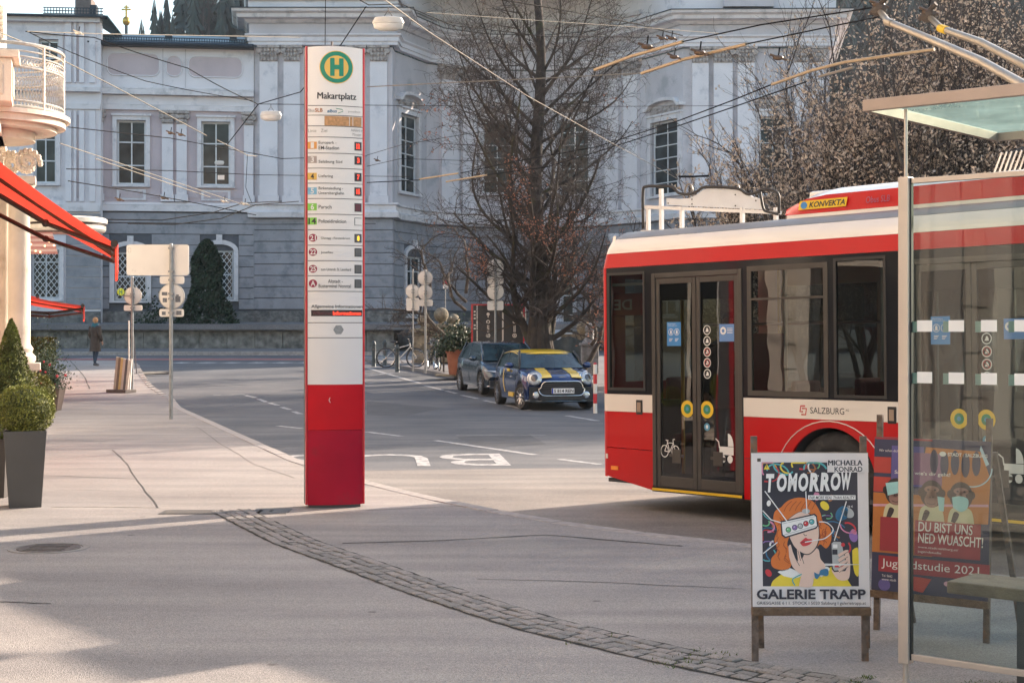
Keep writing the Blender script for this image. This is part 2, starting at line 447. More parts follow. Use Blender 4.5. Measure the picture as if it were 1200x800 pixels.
for (a, b) in (((287, 463), (300, 466)), ((303, 467.5), (312, 471)), ((316, 472), (326, 475)), ((330, 477), (340, 480)), ((344, 482), (352, 485)), ((326, 499), (354, 502)), ((430, 506), (470, 511)), ((510, 516), (628, 533)), ((656, 538), (702, 544)), ((430, 440), (462, 437)), ((430, 449), (470, 446))): strip(a, b, .13)
strip((250, 463), (287, 462), .1); strip((535, 510), (640, 510), .05)
for k in range(9):                                       # zebra blocks of the far crossing
    px = 205+k*31-(k*1.5); strip((px, 425.5), (px+16, 424.5), .75)
strip((60, 421), (118, 419), .3)
# the word BUS painted for traffic coming the other way (upside down from here)
def road_text(body, c, w_, h, rz):
    vs, fs = text_verts(body, -.004); xa = min(v.x for v in vs); xb = max(v.x for v in vs); ya = min(v.y for v in vs); yb = max(v.y for v in vs)
    q = MB(); cs, sn = math.cos(rz), math.sin(rz); pts = []
    for v in vs:
        x = -((v.x-xa)/(xb-xa)-.5)*w_; y = -((v.y-ya)/(yb-ya)-.5)*h
        X_, Y_ = c[0]+x*cs-y*sn, c[1]+x*sn+y*cs; pts.append((X_, Y_, road_z(Y_)+.004))
    q.add(pts, fs); q.build('lettering', m_paint, marks)
road_text('BUS', (-1.72, 22.0), 3.25, 2.1, rad(5))
# repaired patches
for pl in ([(535, 512), (618, 508), (640, 520), (560, 524)], [(430, 470), (520, 478), (470, 488), (430, 486)]):
    q = MB(); q.add([(gp(*p)[0], gp(*p)[1], road_z(gp(*p)[1])+.002) for p in pl], [(0, 1, 2, 3)])
    q.build('asphalt_patch', mat('patch_asphalt', (.075, .078, .085), .9, var=.2, scale=3), marks)

# joints and cracks in the pavement (thin tar-filled lines)
def pg(px, py): y = (CAMZ)*FPX/(py-HY); return (X(px, y), y)
def joint(pts, wd=.018, par=None):
    q = MB(); P2 = [pg(*p) for p in pts]; L = []; Rr = []
    fine = []
    for a, b in zip(P2, P2[1:]):
        for k in range(6): fine.append((a[0]+(b[0]-a[0])*k/6+R.uniform(-.012, .012), a[1]+(b[1]-a[1])*k/6+R.uniform(-.01, .01)))
    fine.append(P2[-1])
    for i, p in enumerate(fine):
        a, b = fine[max(0, i-1)], fine[min(len(fine)-1, i+1)]; d = math.hypot(b[0]-a[0], b[1]-a[1]) or 1
        nx, ny = -(b[1]-a[1])/d*wd/2, (b[0]-a[0])/d*wd/2; kk = R.uniform(.6, 1.3)
        L.append((p[0]+nx*kk, p[1]+ny*kk, g(p[1])+.003)); Rr.append((p[0]-nx*kk, p[1]-ny*kk, g(p[1])+.003))
    n_ = len(fine); q.add(L+Rr, [(i, i+1, n_+i+1, n_+i) for i in range(n_-1)])
    q.build('tar_joint', m_crack, pav)
joint([(131, 527), (146, 540), (160, 560), (185, 595)], .014)
joint([(60, 575), (100, 574), (180, 577)], .01); joint([(20, 480), (70, 486)], .01); joint([(230, 500), (262, 522), (300, 545), (345, 560)], .008); joint([(150, 478), (190, 480)], .012); joint([(48, 557), (110, 559), (158, 561)]); joint([(60, 504), (110, 505)], .02); joint([(60, 515), (125, 517)], .015)
joint([(60, 594), (130, 594), (190, 595)], .02)
joint([(400, 636.5), (520, 633), (640, 626.5), (800, 640)], .03); joint([(430, 598), (560, 592)], .016); joint([(560, 678), (700, 682), (870, 690)], .012)
joint([(0, 705), (60, 707)], .02); joint([(82, 440), (100, 452), (105, 460)], .03); joint([(300, 596), (355, 594)], .02)
# drain grating with its slots, manhole covers
def flat_item(name, label, cat, px, py):
    x, y = pg(px, py); return empty(name, (x, y, g(y)), label=label, cat=cat)
dg = flat_item('drain_grating', 'long slotted metal drain grating in the pavement left of the stop pillar', 'drain', 248, 600)
L, Wd = .93, .30
q = MB()
q.box(-L/2, L/2, -Wd/2, -Wd/2+.03, -.02, .006); q.box(-L/2, L/2, Wd/2-.03, Wd/2, -.02, .006); q.box(-L/2, -L/2+.03, -Wd/2+.03, Wd/2-.03, -.02, .006); q.box(L/2-.03, L/2, -Wd/2+.03, Wd/2-.03, -.02, .006)
q.build('frame', m_iron, dg)
q = MB(); q.box(-L/2+.03, L/2-.03, -Wd/2+.03, Wd/2-.03, -.02, .002); q.build('tray', m_crack, dg)
bar = MB().box(-.008, .008, -Wd/2+.03, Wd/2-.03, 0, .007).build('bar', m_iron, dg)
for k in range(30):
    o = bar if k == 0 else bar.copy()
    if k: COL.objects.link(o); o.parent = dg
    o.location = (-L/2+.045+k*(L-.09)/29, 0, .001)
c2 = flat_item('slab_cover', 'dark square metal cover between the drain grating and the stop pillar', 'cover', 318, 599)
MB().box(-.17, .17, -.2, .2, -.02, .006).build('plate', m_iron, c2, bevel=.004); MB().box(-.015, .015, -.06, .06, .006, .009).build('lifting_slot', m_crack, c2)
mc = flat_item('manhole_cover', 'round dark manhole cover in the pavement in front of the grey planter', 'manhole cover', 57, 642)
MB().lathe([(.0, .006), (.24, .006), (.25, -.01)], n=32).build('lid', m_iron, mc, auto=30)
MB().lathe([(.26, -.01), (.262, .005), (.31, .005), (.312, -.01)], n=32).build('rim', mat('rim_concrete', (.25, .235, .22), .9), mc, auto=30)
for k in range(5): MB().box(-.15, .15, -.16+k*.08-.012, -.16+k*.08+.012, .006, .010).build('rib', m_iron, mc)
# cobbled gutter: curved band, every sett its own object
gut = empty('cobble_gutter', kind='structure')
ctr = [pg(*p) for p in ((268, 597), (300, 613), (345, 635), (420, 661), (500, 690), (580, 716), (640, 734), (700, 748), (760, 762), (820, 775), (880, 787), (940, 797), (1000, 806))]
cl = []
for a, b in zip(ctr, ctr[1:]):
    for k in range(20): cl.append((a[0]+(b[0]-a[0])*k/20, a[1]+(b[1]-a[1])*k/20))
cl.append(ctr[-1])
for _ in range(30): cl = [cl[0]]+[((a[0]+2*b[0]+c[0])/4, (a[1]+2*b[1]+c[1])/4) for a, b, c in zip(cl, cl[1:], cl[2:])]+[cl[-1]]
arc = [0]
for a, b in zip(cl, cl[1:]): arc.append(arc[-1]+math.hypot(b[0]-a[0], b[1]-a[1]))
def along(s_):
    for i in range(len(arc)-1):
        if arc[i+1] >= s_ or i == len(arc)-2:
            t = (s_-arc[i])/max(1e-6, arc[i+1]-arc[i]); a, b = cl[i], cl[i+1]
            return a[0]+(b[0]-a[0])*t, a[1]+(b[1]-a[1])*t, math.atan2(b[1]-a[1], b[0]-a[0])
GW = .36; q = MB(); L_ = []; R_ = []
for i in range(120):
    x, y, a = along(arc[-1]*i/119); w2 = GW/2+.012+.006*math.sin(i*1.7)
    L_.append((x-math.sin(a)*w2, y+math.cos(a)*w2, .0035)); R_.append((x+math.sin(a)*w2, y-math.cos(a)*w2, .0035))
q.add(L_+R_, [(i, i+1, 121+i, 120+i) for i in range(119)]); q.build('joint_bed', m_sand, gut)
shapes = []
for k in range(6):
    q = MB(); n_ = 4; b = []
    j = lambda s_=.1: R.uniform(-s_, s_)*.5
    base = [(-.5+j(), -.5+j()), (.5+j(), -.5+j()), (.5+j(), .5+j()), (-.5+j(), .5+j())]
    q.add([(x, y, -.5) for x, y in base]+[(x*.97, y*.97, .25+j(.3)*.3) for x, y in base]+[(x*.75, y*.75, .5+j(.3)*.4) for x, y in base],
          [(0, 1, 5, 4), (1, 2, 6, 5), (2, 3, 7, 6), (3, 0, 4, 7), (4, 5, 9, 8), (5, 6, 10, 9), (6, 7, 11, 10), (7, 4, 8, 11), (8, 9, 10, 11)])
    o = q.build('cobble', (m_cob, m_cob2)[k % 2], gut); shapes.append(o)
cnt = 0
for row in range(4):
    s_ = R.uniform(0, .06); off = -GW/2+GW*(row+.5)/4
    while s_ < arc[-1]-.02:
        ln = R.uniform(.09, .15); x, y, a = along(s_+ln/2)
        if cnt < 6: o = shapes[cnt]
        else: o = shapes[R.randrange(6)].copy(); COL.objects.link(o); o.parent = gut
        oo = off+R.uniform(-.006, .006)
        o.location = (x-math.sin(a)*oo, y+math.cos(a)*oo, .002+R.uniform(-.003, .003)); o.rotation_euler = (R.uniform(-.05, .05), R.uniform(-.05, .05), a+R.uniform(-.06, .06))
        o.scale = (ln-.012, GW/4-.011, .016); s_ += ln; cnt += 1
print('cobbles', cnt)
# moss and grass tufts along the gutter's near end
m_moss = mat('moss_grass', (.10, .13, .03), .9, var=.4, scale=30)
q = MB()
for k in range(900):
    u = R.random(); s_ = arc[-1]-R.random()**2*1.7; x, y, a = along(s_); o = R.uniform(-.27, .27)
    if noise.noise(Vector((x*6, y*6, 1))) < .08: continue
    x += -math.sin(a)*o; y += math.cos(a)*o; h = R.uniform(.003, .014); t = R.uniform(0, PI); dx, dy = math.cos(t)*.004, math.sin(t)*.004
    q.add([(x-dx, y-dy, .004), (x+dx, y+dy, .004), (x+R.uniform(-.015, .015), y+R.uniform(-.015, .015), .01+h)], [(0, 1, 2)])
for k in range(260):
    x, y = 2.2+R.uniform(-.25, .6), 7.35+R.uniform(-.1, .12)
    if noise.noise(Vector((x*7, y*7, 3))) < .05: continue
    h = R.uniform(.004, .016); q.add([(x-.003, y, .002), (x+.003, y, .002), (x+R.uniform(-.015, .015), y+R.uniform(-.015, .015), h)], [(0, 1, 2)])
tag(q.build('moss', m_moss), 'green moss and grass tufts growing in the joints at the near end of the cobbled gutter', 'moss', kind='stuff')
# far terrain: one hill behind, sky continues above
m_hill = mat('hill_ground', (.045, .055, .04), .95, var=.3, scale=.05)
def hill_z(x, y):
    h = 62*math.exp(-((y-260)/70)**2)*(.55+.45*math.tanh((x+62)/14))*(1.0+.1*math.sin(x/37))
    return h*(.5+.5*math.tanh((x+75)/10))
q = MB(); q.grid(lambda a, b: (-260+620*a, 130+300*b, 2+hill_z(-260+620*a, 130+300*b)+3*noise.noise(Vector((a*40, b*20, 0)))), 90, 50)
tag(q.build('hill', m_hill, smooth=True), kind='structure')
q = MB(); q.grid(lambda a, b: (kx2(44)+60*a, 44-.002, g(44)-.03-.2*b), 4, 1); tag(q.build('far_kerb', m_kerb), kind='structure')
# ================================================================== FAR BUILDINGS
m_white = mat('white_render', (.68, .655, .675), .85, var=.07, scale=.8, dirt=((.40, .40, .44), 1.2, .56))
m_trim = mat('trim_render', (.66, .63, .635), .85, var=.1, scale=1.5, dirt=((.40, .39, .40), 1.6, .52), bump=.1)
m_pink = mat('pink_render', (.50, .425, .44), .88, var=.09, scale=.7, dirt=((.42, .37, .38), .9, .55))
m_grey = mat('grey_render', (.52, .495, .515), .88, var=.08, scale=.8, dirt=((.34, .34, .36), .9, .52))
m_rust = mat('rusticated_render', (.285, .285, .305), .9, var=.13, scale=1.1, dirt=((.17, .185, .2), 1.5, .5), bump=.3, bscale=12)
m_stone = mat('conglomerate_stone', (.17, .165, .155), .92, var=.45, scale=4.5, bump=1, bscale=14, dirt=((.06, .07, .07), 2.2, .5))
m_joint = mat('wall_joint', (.10, .105, .12), .95, var=.1)
m_cap = mat('capital_stone', (.40, .355, .33), .9, var=.3, scale=6, bump=.9, bscale=15, dirt=((.17, .15, .15), 5, .5))
m_frame = mat('window_paint', (.62, .63, .64), .6, var=.06)
m_roof = mat('patina_roof', (.075, .15, .17), .45, .3, var=.25, scale=1.2, dirt=((.16, .2, .21), 2, .55))
m_pipe = mat('dark_blue_pipe', (.02, .035, .05), .5, .3, var=.2)
m_glass_far = mat('far_window_glass', (.035, .045, .048), .12, var=.6, scale=.9, spec=.28, detail=2)
m_gold = mat('gilded', (.5, .32, .08), .35, .8)
m_brick = mat('chimney_render', (.16, .13, .12), .9, var=.2)

class Face:
    """a straight wall: origin at (x0, y0), running at angle rz, outside towards the camera"""
    def __init__(s, px, Y, rz=0): s.x0, s.y0, s.rz = X(px, Y), Y, rz; s.c, s.s = math.cos(rz), math.sin(rz)
    def x(s, px): r = (px-600)/FPX; return (r*s.y0-s.x0)/(s.c-r*s.s)
    def z(s, py, px=None):
        Y = s.y0+s.s*(s.x(px) if px is not None else 0); return Z(py, Y)
def put(o, face, base=(0, 0, 0)):
    o.location = (face.x0-base[0], face.y0-base[1], -base[2]); o.rotation_euler = (0, 0, face.rz); return o
def cells(m, x0, x1, z0, z1, y0, y1, holes):
    xs = sorted({x0, x1}|{h[i] for h in holes for i in (0, 1) if x0 < h[i] < x1}); zs = sorted({z0, z1}|{h[i] for h in holes for i in (2, 3) if z0 < h[i] < z1})
    for a, b in zip(xs, xs[1:]):
        run = None
        for c, d in zip(zs, zs[1:]):
            mx, mz = (a+b)/2, (c+d)/2
            if any(h[0] < mx < h[1] and h[2] < mz < h[3] for h in holes):
                if run: m.box(a, b, y0, y1, run[0], run[1]); run = None
            else: run = (run[0], d) if run else (c, d)
        if run: m.box(a, b, y0, y1, run[0], run[1])
def courses(root, x0, x1, z0, z1, n, holes, y=-.05, name='stone_course', material=None, gap=.035):
    material = material or m_rust
    h = (z1-z0)/n
    for k in range(n):
        a, b = z0+k*h, z0+(k+1)*h-gap
        segs = [(x0, x1)]
        for hh in holes:
            if hh[3] > a+.05 and hh[2] < b-.05:
                ns = []
                for (p, q) in segs:
                    if hh[1] <= p or hh[0] >= q: ns.append((p, q))
                    else:
                        if hh[0]-p > .08: ns.append((p, hh[0]))
                        if q-hh[1] > .08: ns.append((hh[1], q))
                segs = ns
        for (p, q) in segs:
            L = q-p; kk = max(1, round(L/5.0))
            for i in range(kk):
                MB().box(p+L*i/kk, p+L*(i+1)/kk-(.02 if i < kk-1 else 0), y+R.uniform(-.006, .006), .03, a, b).build(name, material, root)
def far_window(root, x0, x1, z0, z1, cols, rows, y=.18, bar=.06, surround=.16, arch=False, lattice=False, head=None, sill=True, blinds=False):
    w_ = empty('window', ((x0+x1)/2, 0, z0)); w_.parent = root
    W_, H_ = (x1-x0)/2, z1-z0
    q = MB(); t = .09
    q.box(-W_, -W_+t, y-.06, y+.05, 0, H_); q.box(W_-t, W_, y-.06, y+.05, 0, H_); q.box(-W_+t, W_-t, y-.06, y+.05, 0, t); q.box(-W_+t, W_-t, y-.06, y+.05, H_-t, H_)
    for k in range(1, cols): x = -W_+2*W_*k/cols; q.box(x-bar/2, x+bar/2, y-.05, y+.04, t, H_-t)
    for r_ in rows: q.box(-W_+t, W_-t, y-.07, y+.04-.004, H_*r_-bar/2, H_*r_+bar/2)
    q.build('frame', m_frame, w_)
    zs = [t]+[H_*r_ for r_ in rows]+[H_-t]
    for i in range(cols):
        for a, b in zip(zs, zs[1:]):
            xa = -W_+2*W_*i/cols; xb = -W_+2*W_*(i+1)/cols
            MB().add([(xa+.03, y, a+.02), (xb-.03, y, a+.02), (xb-.03, y, b-.02), (xa+.03, y, b-.02)], [(0, 1, 2, 3)]).build('pane', m_glass_far, w_, rot=(R.uniform(-.012, .012), 0, R.uniform(-.012, .012)))
    if surround:
        s_ = surround; q = MB()
        q.box(-W_-s_, -W_, -.12, .1, -.02, H_+(.0 if arch else s_)); q.box(W_, W_+s_, -.12, .1, -.02, H_+(.0 if arch else s_))
        if not arch: q.box(-W_, W_, -.12, .1, H_, H_+s_); q.box(-W_-s_-.05, W_+s_+.05, -.2, .1, H_+s_+.003, H_+s_+.1)
        else:
            n_ = 10; rr = W_; k_ = .45
            for i in range(n_):
                a0, a1 = PI*i/n_, PI*(i+1)/n_
                pts = [((rr)*math.cos(a0), H_-.02+rr*k_*math.sin(a0)), ((rr+s_)*math.cos(a0), H_-.02+(rr*k_+s_)*math.sin(a0)), ((rr+s_)*math.cos(a1), H_-.02+(rr*k_+s_)*math.sin(a1)), (rr*math.cos(a1), H_-.02+rr*k_*math.sin(a1))]
                q.prism(pts, -.12, .1)
            q.box(-.14, .14, -.2, .1, H_+rr*k_-.03, H_+rr*k_+s_+.22)
        q.build('surround', m_trim, w_)
        if arch:
            n_ = 10; pts = [(rr*math.cos(PI*i/n_), H_+rr*k_*math.sin(PI*i/n_)) for i in range(n_+1)]
            MB().add([(a, y, b) for a, b in pts], [tuple(range(n_+1))]).build('arch_pane', m_glass_far, w_)
    if sill: MB().box(-W_-.22, W_+.22, -.2, .1, -.12, -.023).build('sill', m_trim, w_)
    if head:   # curved pediment with carved field
        q = MB(); n_ = 12; top = []
        for i in range(n_+1):
            u = -1+2*i/n_; zt = H_+.75+(.38*math.cos(u*PI/2)**.6 if abs(u) < .72 else 0)
            top.append(((W_+.42)*u, zt))
        low = [(x, z-.16) for x, z in top]
        for i in range(n_): q.prism([low[i], low[i+1], top[i+1], top[i]], -.30, .08)
        q.build('pediment', m_trim, w_)
        q = MB()
        for k in range(16): q.ball((R.uniform(-W_*.75, W_*.75), -.1, H_+.42+R.uniform(-.13, .22)), R.uniform(.06, .13), 6, 4, (1.5, .7, .8))
        q.box(-W_-.1, W_+.1, -.06, .05, H_+.16, H_+.72); q.build('carving', m_cap, w_)
    if lattice:
        q = MB(); yy = y-.1; st = .26; n_ = int((2*W_+H_)/st)+1
        def clip(x0_, z0_, x1_, z1_):
            if max(x0_, x1_) < -W_ or min(x0_, x1_) > W_: return
            dx, dz = x1_-x0_, z1_-z0_; t0, t1 = 0, 1
            for (p, q_) in ((-dx, x0_+W_), (dx, W_-x0_), (-dz, z0_), (dz, H_+.3-z0_)):
                if abs(p) < 1e-9:
                    if q_ < 0: return
                else:
                    r_ = q_/p
                    if p < 0: t0 = max(t0, r_)
                    else: t1 = min(t1, r_)
            if t1-t0 > .01: q.beam((x0_+dx*t0, yy, z0_+dz*t0), (x0_+dx*t1, yy, z0_+dz*t1), .03, .03)
        for k in range(-n_, n_*2):
            a = -W_+k*st; clip(a, 0, a+H_, H_*1.3+.001); clip(a+H_, 0, a, H_*1.3+.001)
        q.build('iron_grille', m_frame, w_)
    return w_
def pilaster(root, x0, x1, z0, z1, cap=.9, dep=.16, material=None, name='pilaster'):
    q = MB(); q.box(x0, x1, -dep, .02, z0+.35, z1-cap); q.box(x0-.06, x1+.06, -dep-.07, .02, z0, z0+.34)
    p = q.build(name, material or m_white, root)
    q = MB(); c = (x0+x1)/2; w_ = (x1-x0)/2
    q.box(x0, x1, -dep-.02, .02, z1-cap+.003, z1-.13); q.box(x0-.12, x1+.12, -dep-.14, .02, z1-.127, z1)
    for k in range(3):
        for i in range(5): q.ball((x0+(i+.5)*(x1-x0)/5, -dep-.05, z1-cap+.12+k*.22), .1, 6, 4, (.9, .7, 1.1))
    for s_ in (-1, 1): q.lathe([(.02, -dep-.12), (.13, -dep-.1), (.13, 0)], (c+s_*(w_+.02), 0, z1-.27), 10, 'y')
    q.build('capital', m_cap, root); return p
def sweep(root, name, pts, prof, material, closed_prof=True):
    """pts: plan polyline (x, y) running to the right; prof: (out, z) polygon, out = towards the camera side"""
    n_ = len(pts); offs = []
    for i in range(n_):
        d0 = Vector((pts[i][0]-pts[i-1][0], pts[i][1]-pts[i-1][1])).normalized() if i else None
        d1 = Vector((pts[i+1][0]-pts[i][0], pts[i+1][1]-pts[i][1])).normalized() if i < n_-1 else None
        d0 = d0 or d1; d1 = d1 or d0
        n0, n1 = Vector((d0.y, -d0.x)), Vector((d1.y, -d1.x)); nn = (n0+n1); nn.normalize(); k = 1/max(.35, nn.dot(n0)); offs.append(nn*k)
    q = MB(); k = len(prof)
    for (p, o) in zip(pts, offs):
        for (a, z) in prof: q.v.append((p[0]+o.x*a, p[1]+o.y*a, z))
    for i in range(n_-1):
        for j in range(k if closed_prof else k-1):
            j2 = (j+1) % k; q.f.append((i*k+j, i*k+j2, (i+1)*k+j2, (i+1)*k+j)); q.m.append(0)
    q.f.append(tuple(range(k))); q.m.append(0); q.f.append(tuple((n_-1)*k+j for j in reversed(range(k)))); q.m.append(0)
    return q.build(name, material, root)

# ---------------- the pink and white wing
FB = Face(298, 75, rad(8)); fx, fz = FB.x, FB.z
palace = put(empty('palace_wing', label='pink and white palace wing with green roof behind the road signs', cat='building'), FB)
xl, xr = fx(112), -.02; mid = 205
zz = lambda py: fz(py, mid)
zb = .9
holes = []
for (a, b) in ((137, 171), (236, 270)): holes.append((fx(a), fx(b), zz(217), zz(142)))
garch = [(fx(134), fx(172), zz(352), zz(296)), (fx(240), fx(274), zz(350), zz(293))]
q = MB(); cells(q, xl, xr, zz(247), zz(57), 0, .5, holes); q.build('upper_wall', m_pink, palace)
q = MB(); cells(q, xl, xr, zb, zz(247), .02, .5, [(a, b, c, d+.001) for a, b, c, d in garch]); q.build('ground_floor_wall', m_joint, palace)
for (a, b, c, d) in holes: far_window(palace, a, b, c, d, 2, (.30, .66), surround=.20)
for (a, b, c, d) in garch: far_window(palace, a, b, c, d, 2, (.5,), surround=.22, arch=True, lattice=True)
courses(palace, xl, xr, zz(362), zz(249), 9, [(a-.24, b+.24, c-.2, d+.75) for a, b, c, d in garch])
courses(palace, xl, xr, zb, zz(364), 2, [], -.16, 'plinth_course', m_stone)
def band(root, name, x0, x1, z0, z1, y, material, y1=.02): return MB().box(x0, x1, y, y1, z0, z1).build(name, material, root)
band(palace, 'string_course', xl, xr, zz(248), zz(241), -.16, m_trim); band(palace, 'string_course', xl, xr, zz(240.6), zz(237.5), -.09, m_white)
band(palace, 'cornice', xl, xr, zz(130), zz(124), -.14, m_trim); band(palace, 'cornice', xl, xr, zz(123.6), zz(113), -.07, m_white); band(palace, 'cornice', xl, xr, zz(112.6), zz(106.5), -.36, m_trim)
band(palace, 'cornice', xl, xr, zz(105.8), zz(104), -.24, m_trim)
for (a, b) in ((114, 121), (190, 203), (207, 219), (286, 297)): pilaster(palace, fx(a), fx(b), zz(236.5), zz(130.6), .62, .13)
for (a, b) in ((124, 132), (176, 188), (221, 233), (274, 285)): band(palace, 'wall_panel', fx(a), fx(b), zz(232), zz(223), -.03, m_pink)
for (a, b) in ((137, 171), (236, 270)): band(palace, 'apron_panel', fx(a), fx(b), zz(235), zz(222.6), -.07, m_white); band(palace, 'apron_field', fx(a+3), fx(b-3), zz(232.5), zz(224.5), -.085, m_pink)
band(palace, 'attic_wall', xl, xr, zz(103.6), zz(57), -.05, m_white)
def round_panel(root, x0, x1, z0, z1, y, r=.32):
    pts = []
    for (cx, cz, a0) in ((x1-r, z1-r, 0), (x0+r, z1-r, 90), (x0+r, z0+r, 180), (x1-r, z0+r, 270)):
        for k in range(5): a = rad(a0+k*22.5); pts.append((cx+r*math.cos(a), cz+r*math.sin(a)))
    MB().prism(pts[::-1], y, -.04).build('attic_panel', m_pink, root)
    m_ = MB(); m_.tube([(p[0], y, p[1]) for p in pts+[pts[0]]], .035, 5, False); m_.build('panel_moulding', m_white, root)
for (a, b) in ((126, 187), (195, 213), (221, 284)): round_panel(palace, fx(a), fx(b), zz(90), zz(66 if a > 130 else 64), -.075)
band(palace, 'attic_strip', fx(190.5), fx(191.5), zz(103), zz(58), -.07, m_grey); band(palace, 'attic_strip', fx(217), fx(218), zz(103), zz(58), -.07, m_grey)
# roof, gutter, snow guard, down pipe
q = MB(); q.add([(xl-.3, -.55, zz(54)), (xr, -.55, zz(54)), (xr, 2.6, zz(30)), (xl-.3, 2.6, zz(30)), (xr, 7, zz(26)), (xl-.3, 7, zz(26))], [(0, 1, 2, 3), (3, 2, 4, 5)]); q.build('roof', m_roof, palace, solid=.06)
MB().tube([(xl-.3, -.6, zz(54.5)), (xr, -.6, zz(54.5))], .1, 8).build('gutter', m_pipe, palace); band(palace, 'eaves', xl-.2, xr, zz(57)+.003, zz(54.6), -.5, m_pipe)
q = MB()
for k in range(62): x = xl+.1+(xr-xl-.2)*k/61; q.box(x-.018, x+.018, .18, .21, zz(51.5), zz(44))
for pz in (51, 47.5, 44): q.beam((xl, .195, zz(pz)), (xr, .195, zz(pz)), .04, .04)
q.build('snow_guard', m_pipe, palace)
for px in (135, 195, 272): q = MB(); q.box(fx(px)-.17, fx(px)+.17, 1.2, 1.7, zz(41), zz(36)); q.build('roof_vent', m_pipe, palace)
q = MB(); q.tube([(xl+.05, -.35, zz(54)), (xl+.05, -.3, zz(100)), (xl+.05, -.42, zz(108)), (xl+.05, -.3, zz(118)), (xl+.05, -.3, zb)], .11, 8)
for py in (90, 140, 200, 260, 320): q.tube([(xl+.05, -.3, zz(py)), (xl+.05, -.3, zz(py)+.1)], .14, 8)
q.build('down_pipe', m_pipe, palace)

# ---------------- the taller block at the far left
FA = Face(118, 73.3, rad(6)); ax, az = FA.x, FA.z
tall = put(empty('corner_block', label='taller pale grey corner block with chimney at the far left behind the balcony', cat='building'), FA)
x0, x1 = ax(-40), 0.0; m_ = lambda py: az(py, 85)
ho = [(ax(46), ax(69), m_(80), m_(47)), (ax(37), ax(70), m_(350), m_(293)), (ax(40), ax(66), m_(215), m_(140))]
q = MB(); cells(q, x0, x1, .9, m_(22), 0, .6, ho); q.build('wall', m_white, tall)
for i, (a, b, c, d) in enumerate(ho): far_window(tall, a, b, c, d, 2, (.35, .68) if i != 1 else (.75,), surround=.2, lattice=(i == 1))
for (a, b) in ((77, 84), (87, 90), (93, 99), (105, 112)): band(tall, 'pilaster', ax(a), ax(b), m_(97), m_(27), -.12, m_white); band(tall, 'pilaster', ax(a), ax(b), m_(236), m_(130), -.12, m_white)
band(tall, 'recess', ax(90.5), ax(92.5), m_(95), m_(38), -.05, m_pink); band(tall, 'recess', ax(90.5), ax(92.5), m_(232), m_(135), -.05, m_pink)
for k, (a, b, yy) in enumerate(((27, 22, -.3), (108, 103, -.3), (128, 122, -.12), (248, 240, -.16))): band(tall, 'cornice', x0, x1, m_(a), m_(b), yy, m_trim)
courses(tall, x0, x1, m_(362), m_(249.5), 9, [(a-.3, b+.3, c-.25, d+.3) for a, b, c, d in ho[1:2]]); courses(tall, x0, x1, .9, m_(364), 2, [], -.16, 'plinth_course', m_stone)
q = MB(); q.add([(x0, -.5, m_(20)), (x1+.4, -.5, m_(20)), (x1-1.2, 4, m_(2)), (x0, 4, m_(2)), (x1+.4, 7, m_(20))], [(0, 1, 2, 3), (1, 4, 2)]); q.build('roof', m_roof, tall, solid=.06)
band(tall, 'eaves', x0, x1+.3, m_(22)+.003, m_(20), -.55, m_pipe)
q = MB()
for k in range(20): x = ax(52)+(x1-ax(52))*k/19; q.box(x-.02, x+.02, .1, .13, m_(16.5), m_(9))
for pz in (16, 12.5, 9): q.beam((ax(50), .115, m_(pz)), (x1+.1, .115, m_(pz)), .04, .04)
q.build('snow_guard', m_pipe, tall)
q = MB(); q.box(ax(81), ax(100), 1.6, 3, m_(14), m_(-12)); q.build('chimney', m_brick, tall)
q = MB(); q.box(ax(104), ax(112), .3, .8, m_(17), m_(4)); q.build('roof_vent', m_pipe, tall)

# ---------------- the church with the hollow front
church = empty('church', label='large pale baroque church with paired pilasters and hollow front behind the tree', cat='building')
YC = 75.0
pl = [(298, 77.5), (298, 75), (460, 75), (463, 76.2), (500, 79.6), (560, 81.6), (640, 82), (705, 80.8), (757, 78.2), (800, 75.4), (972, 75.2), (958, 88)]
PL = [(X(a, b), b) for a, b in pl]
zc = lambda py: Z(py, 75)
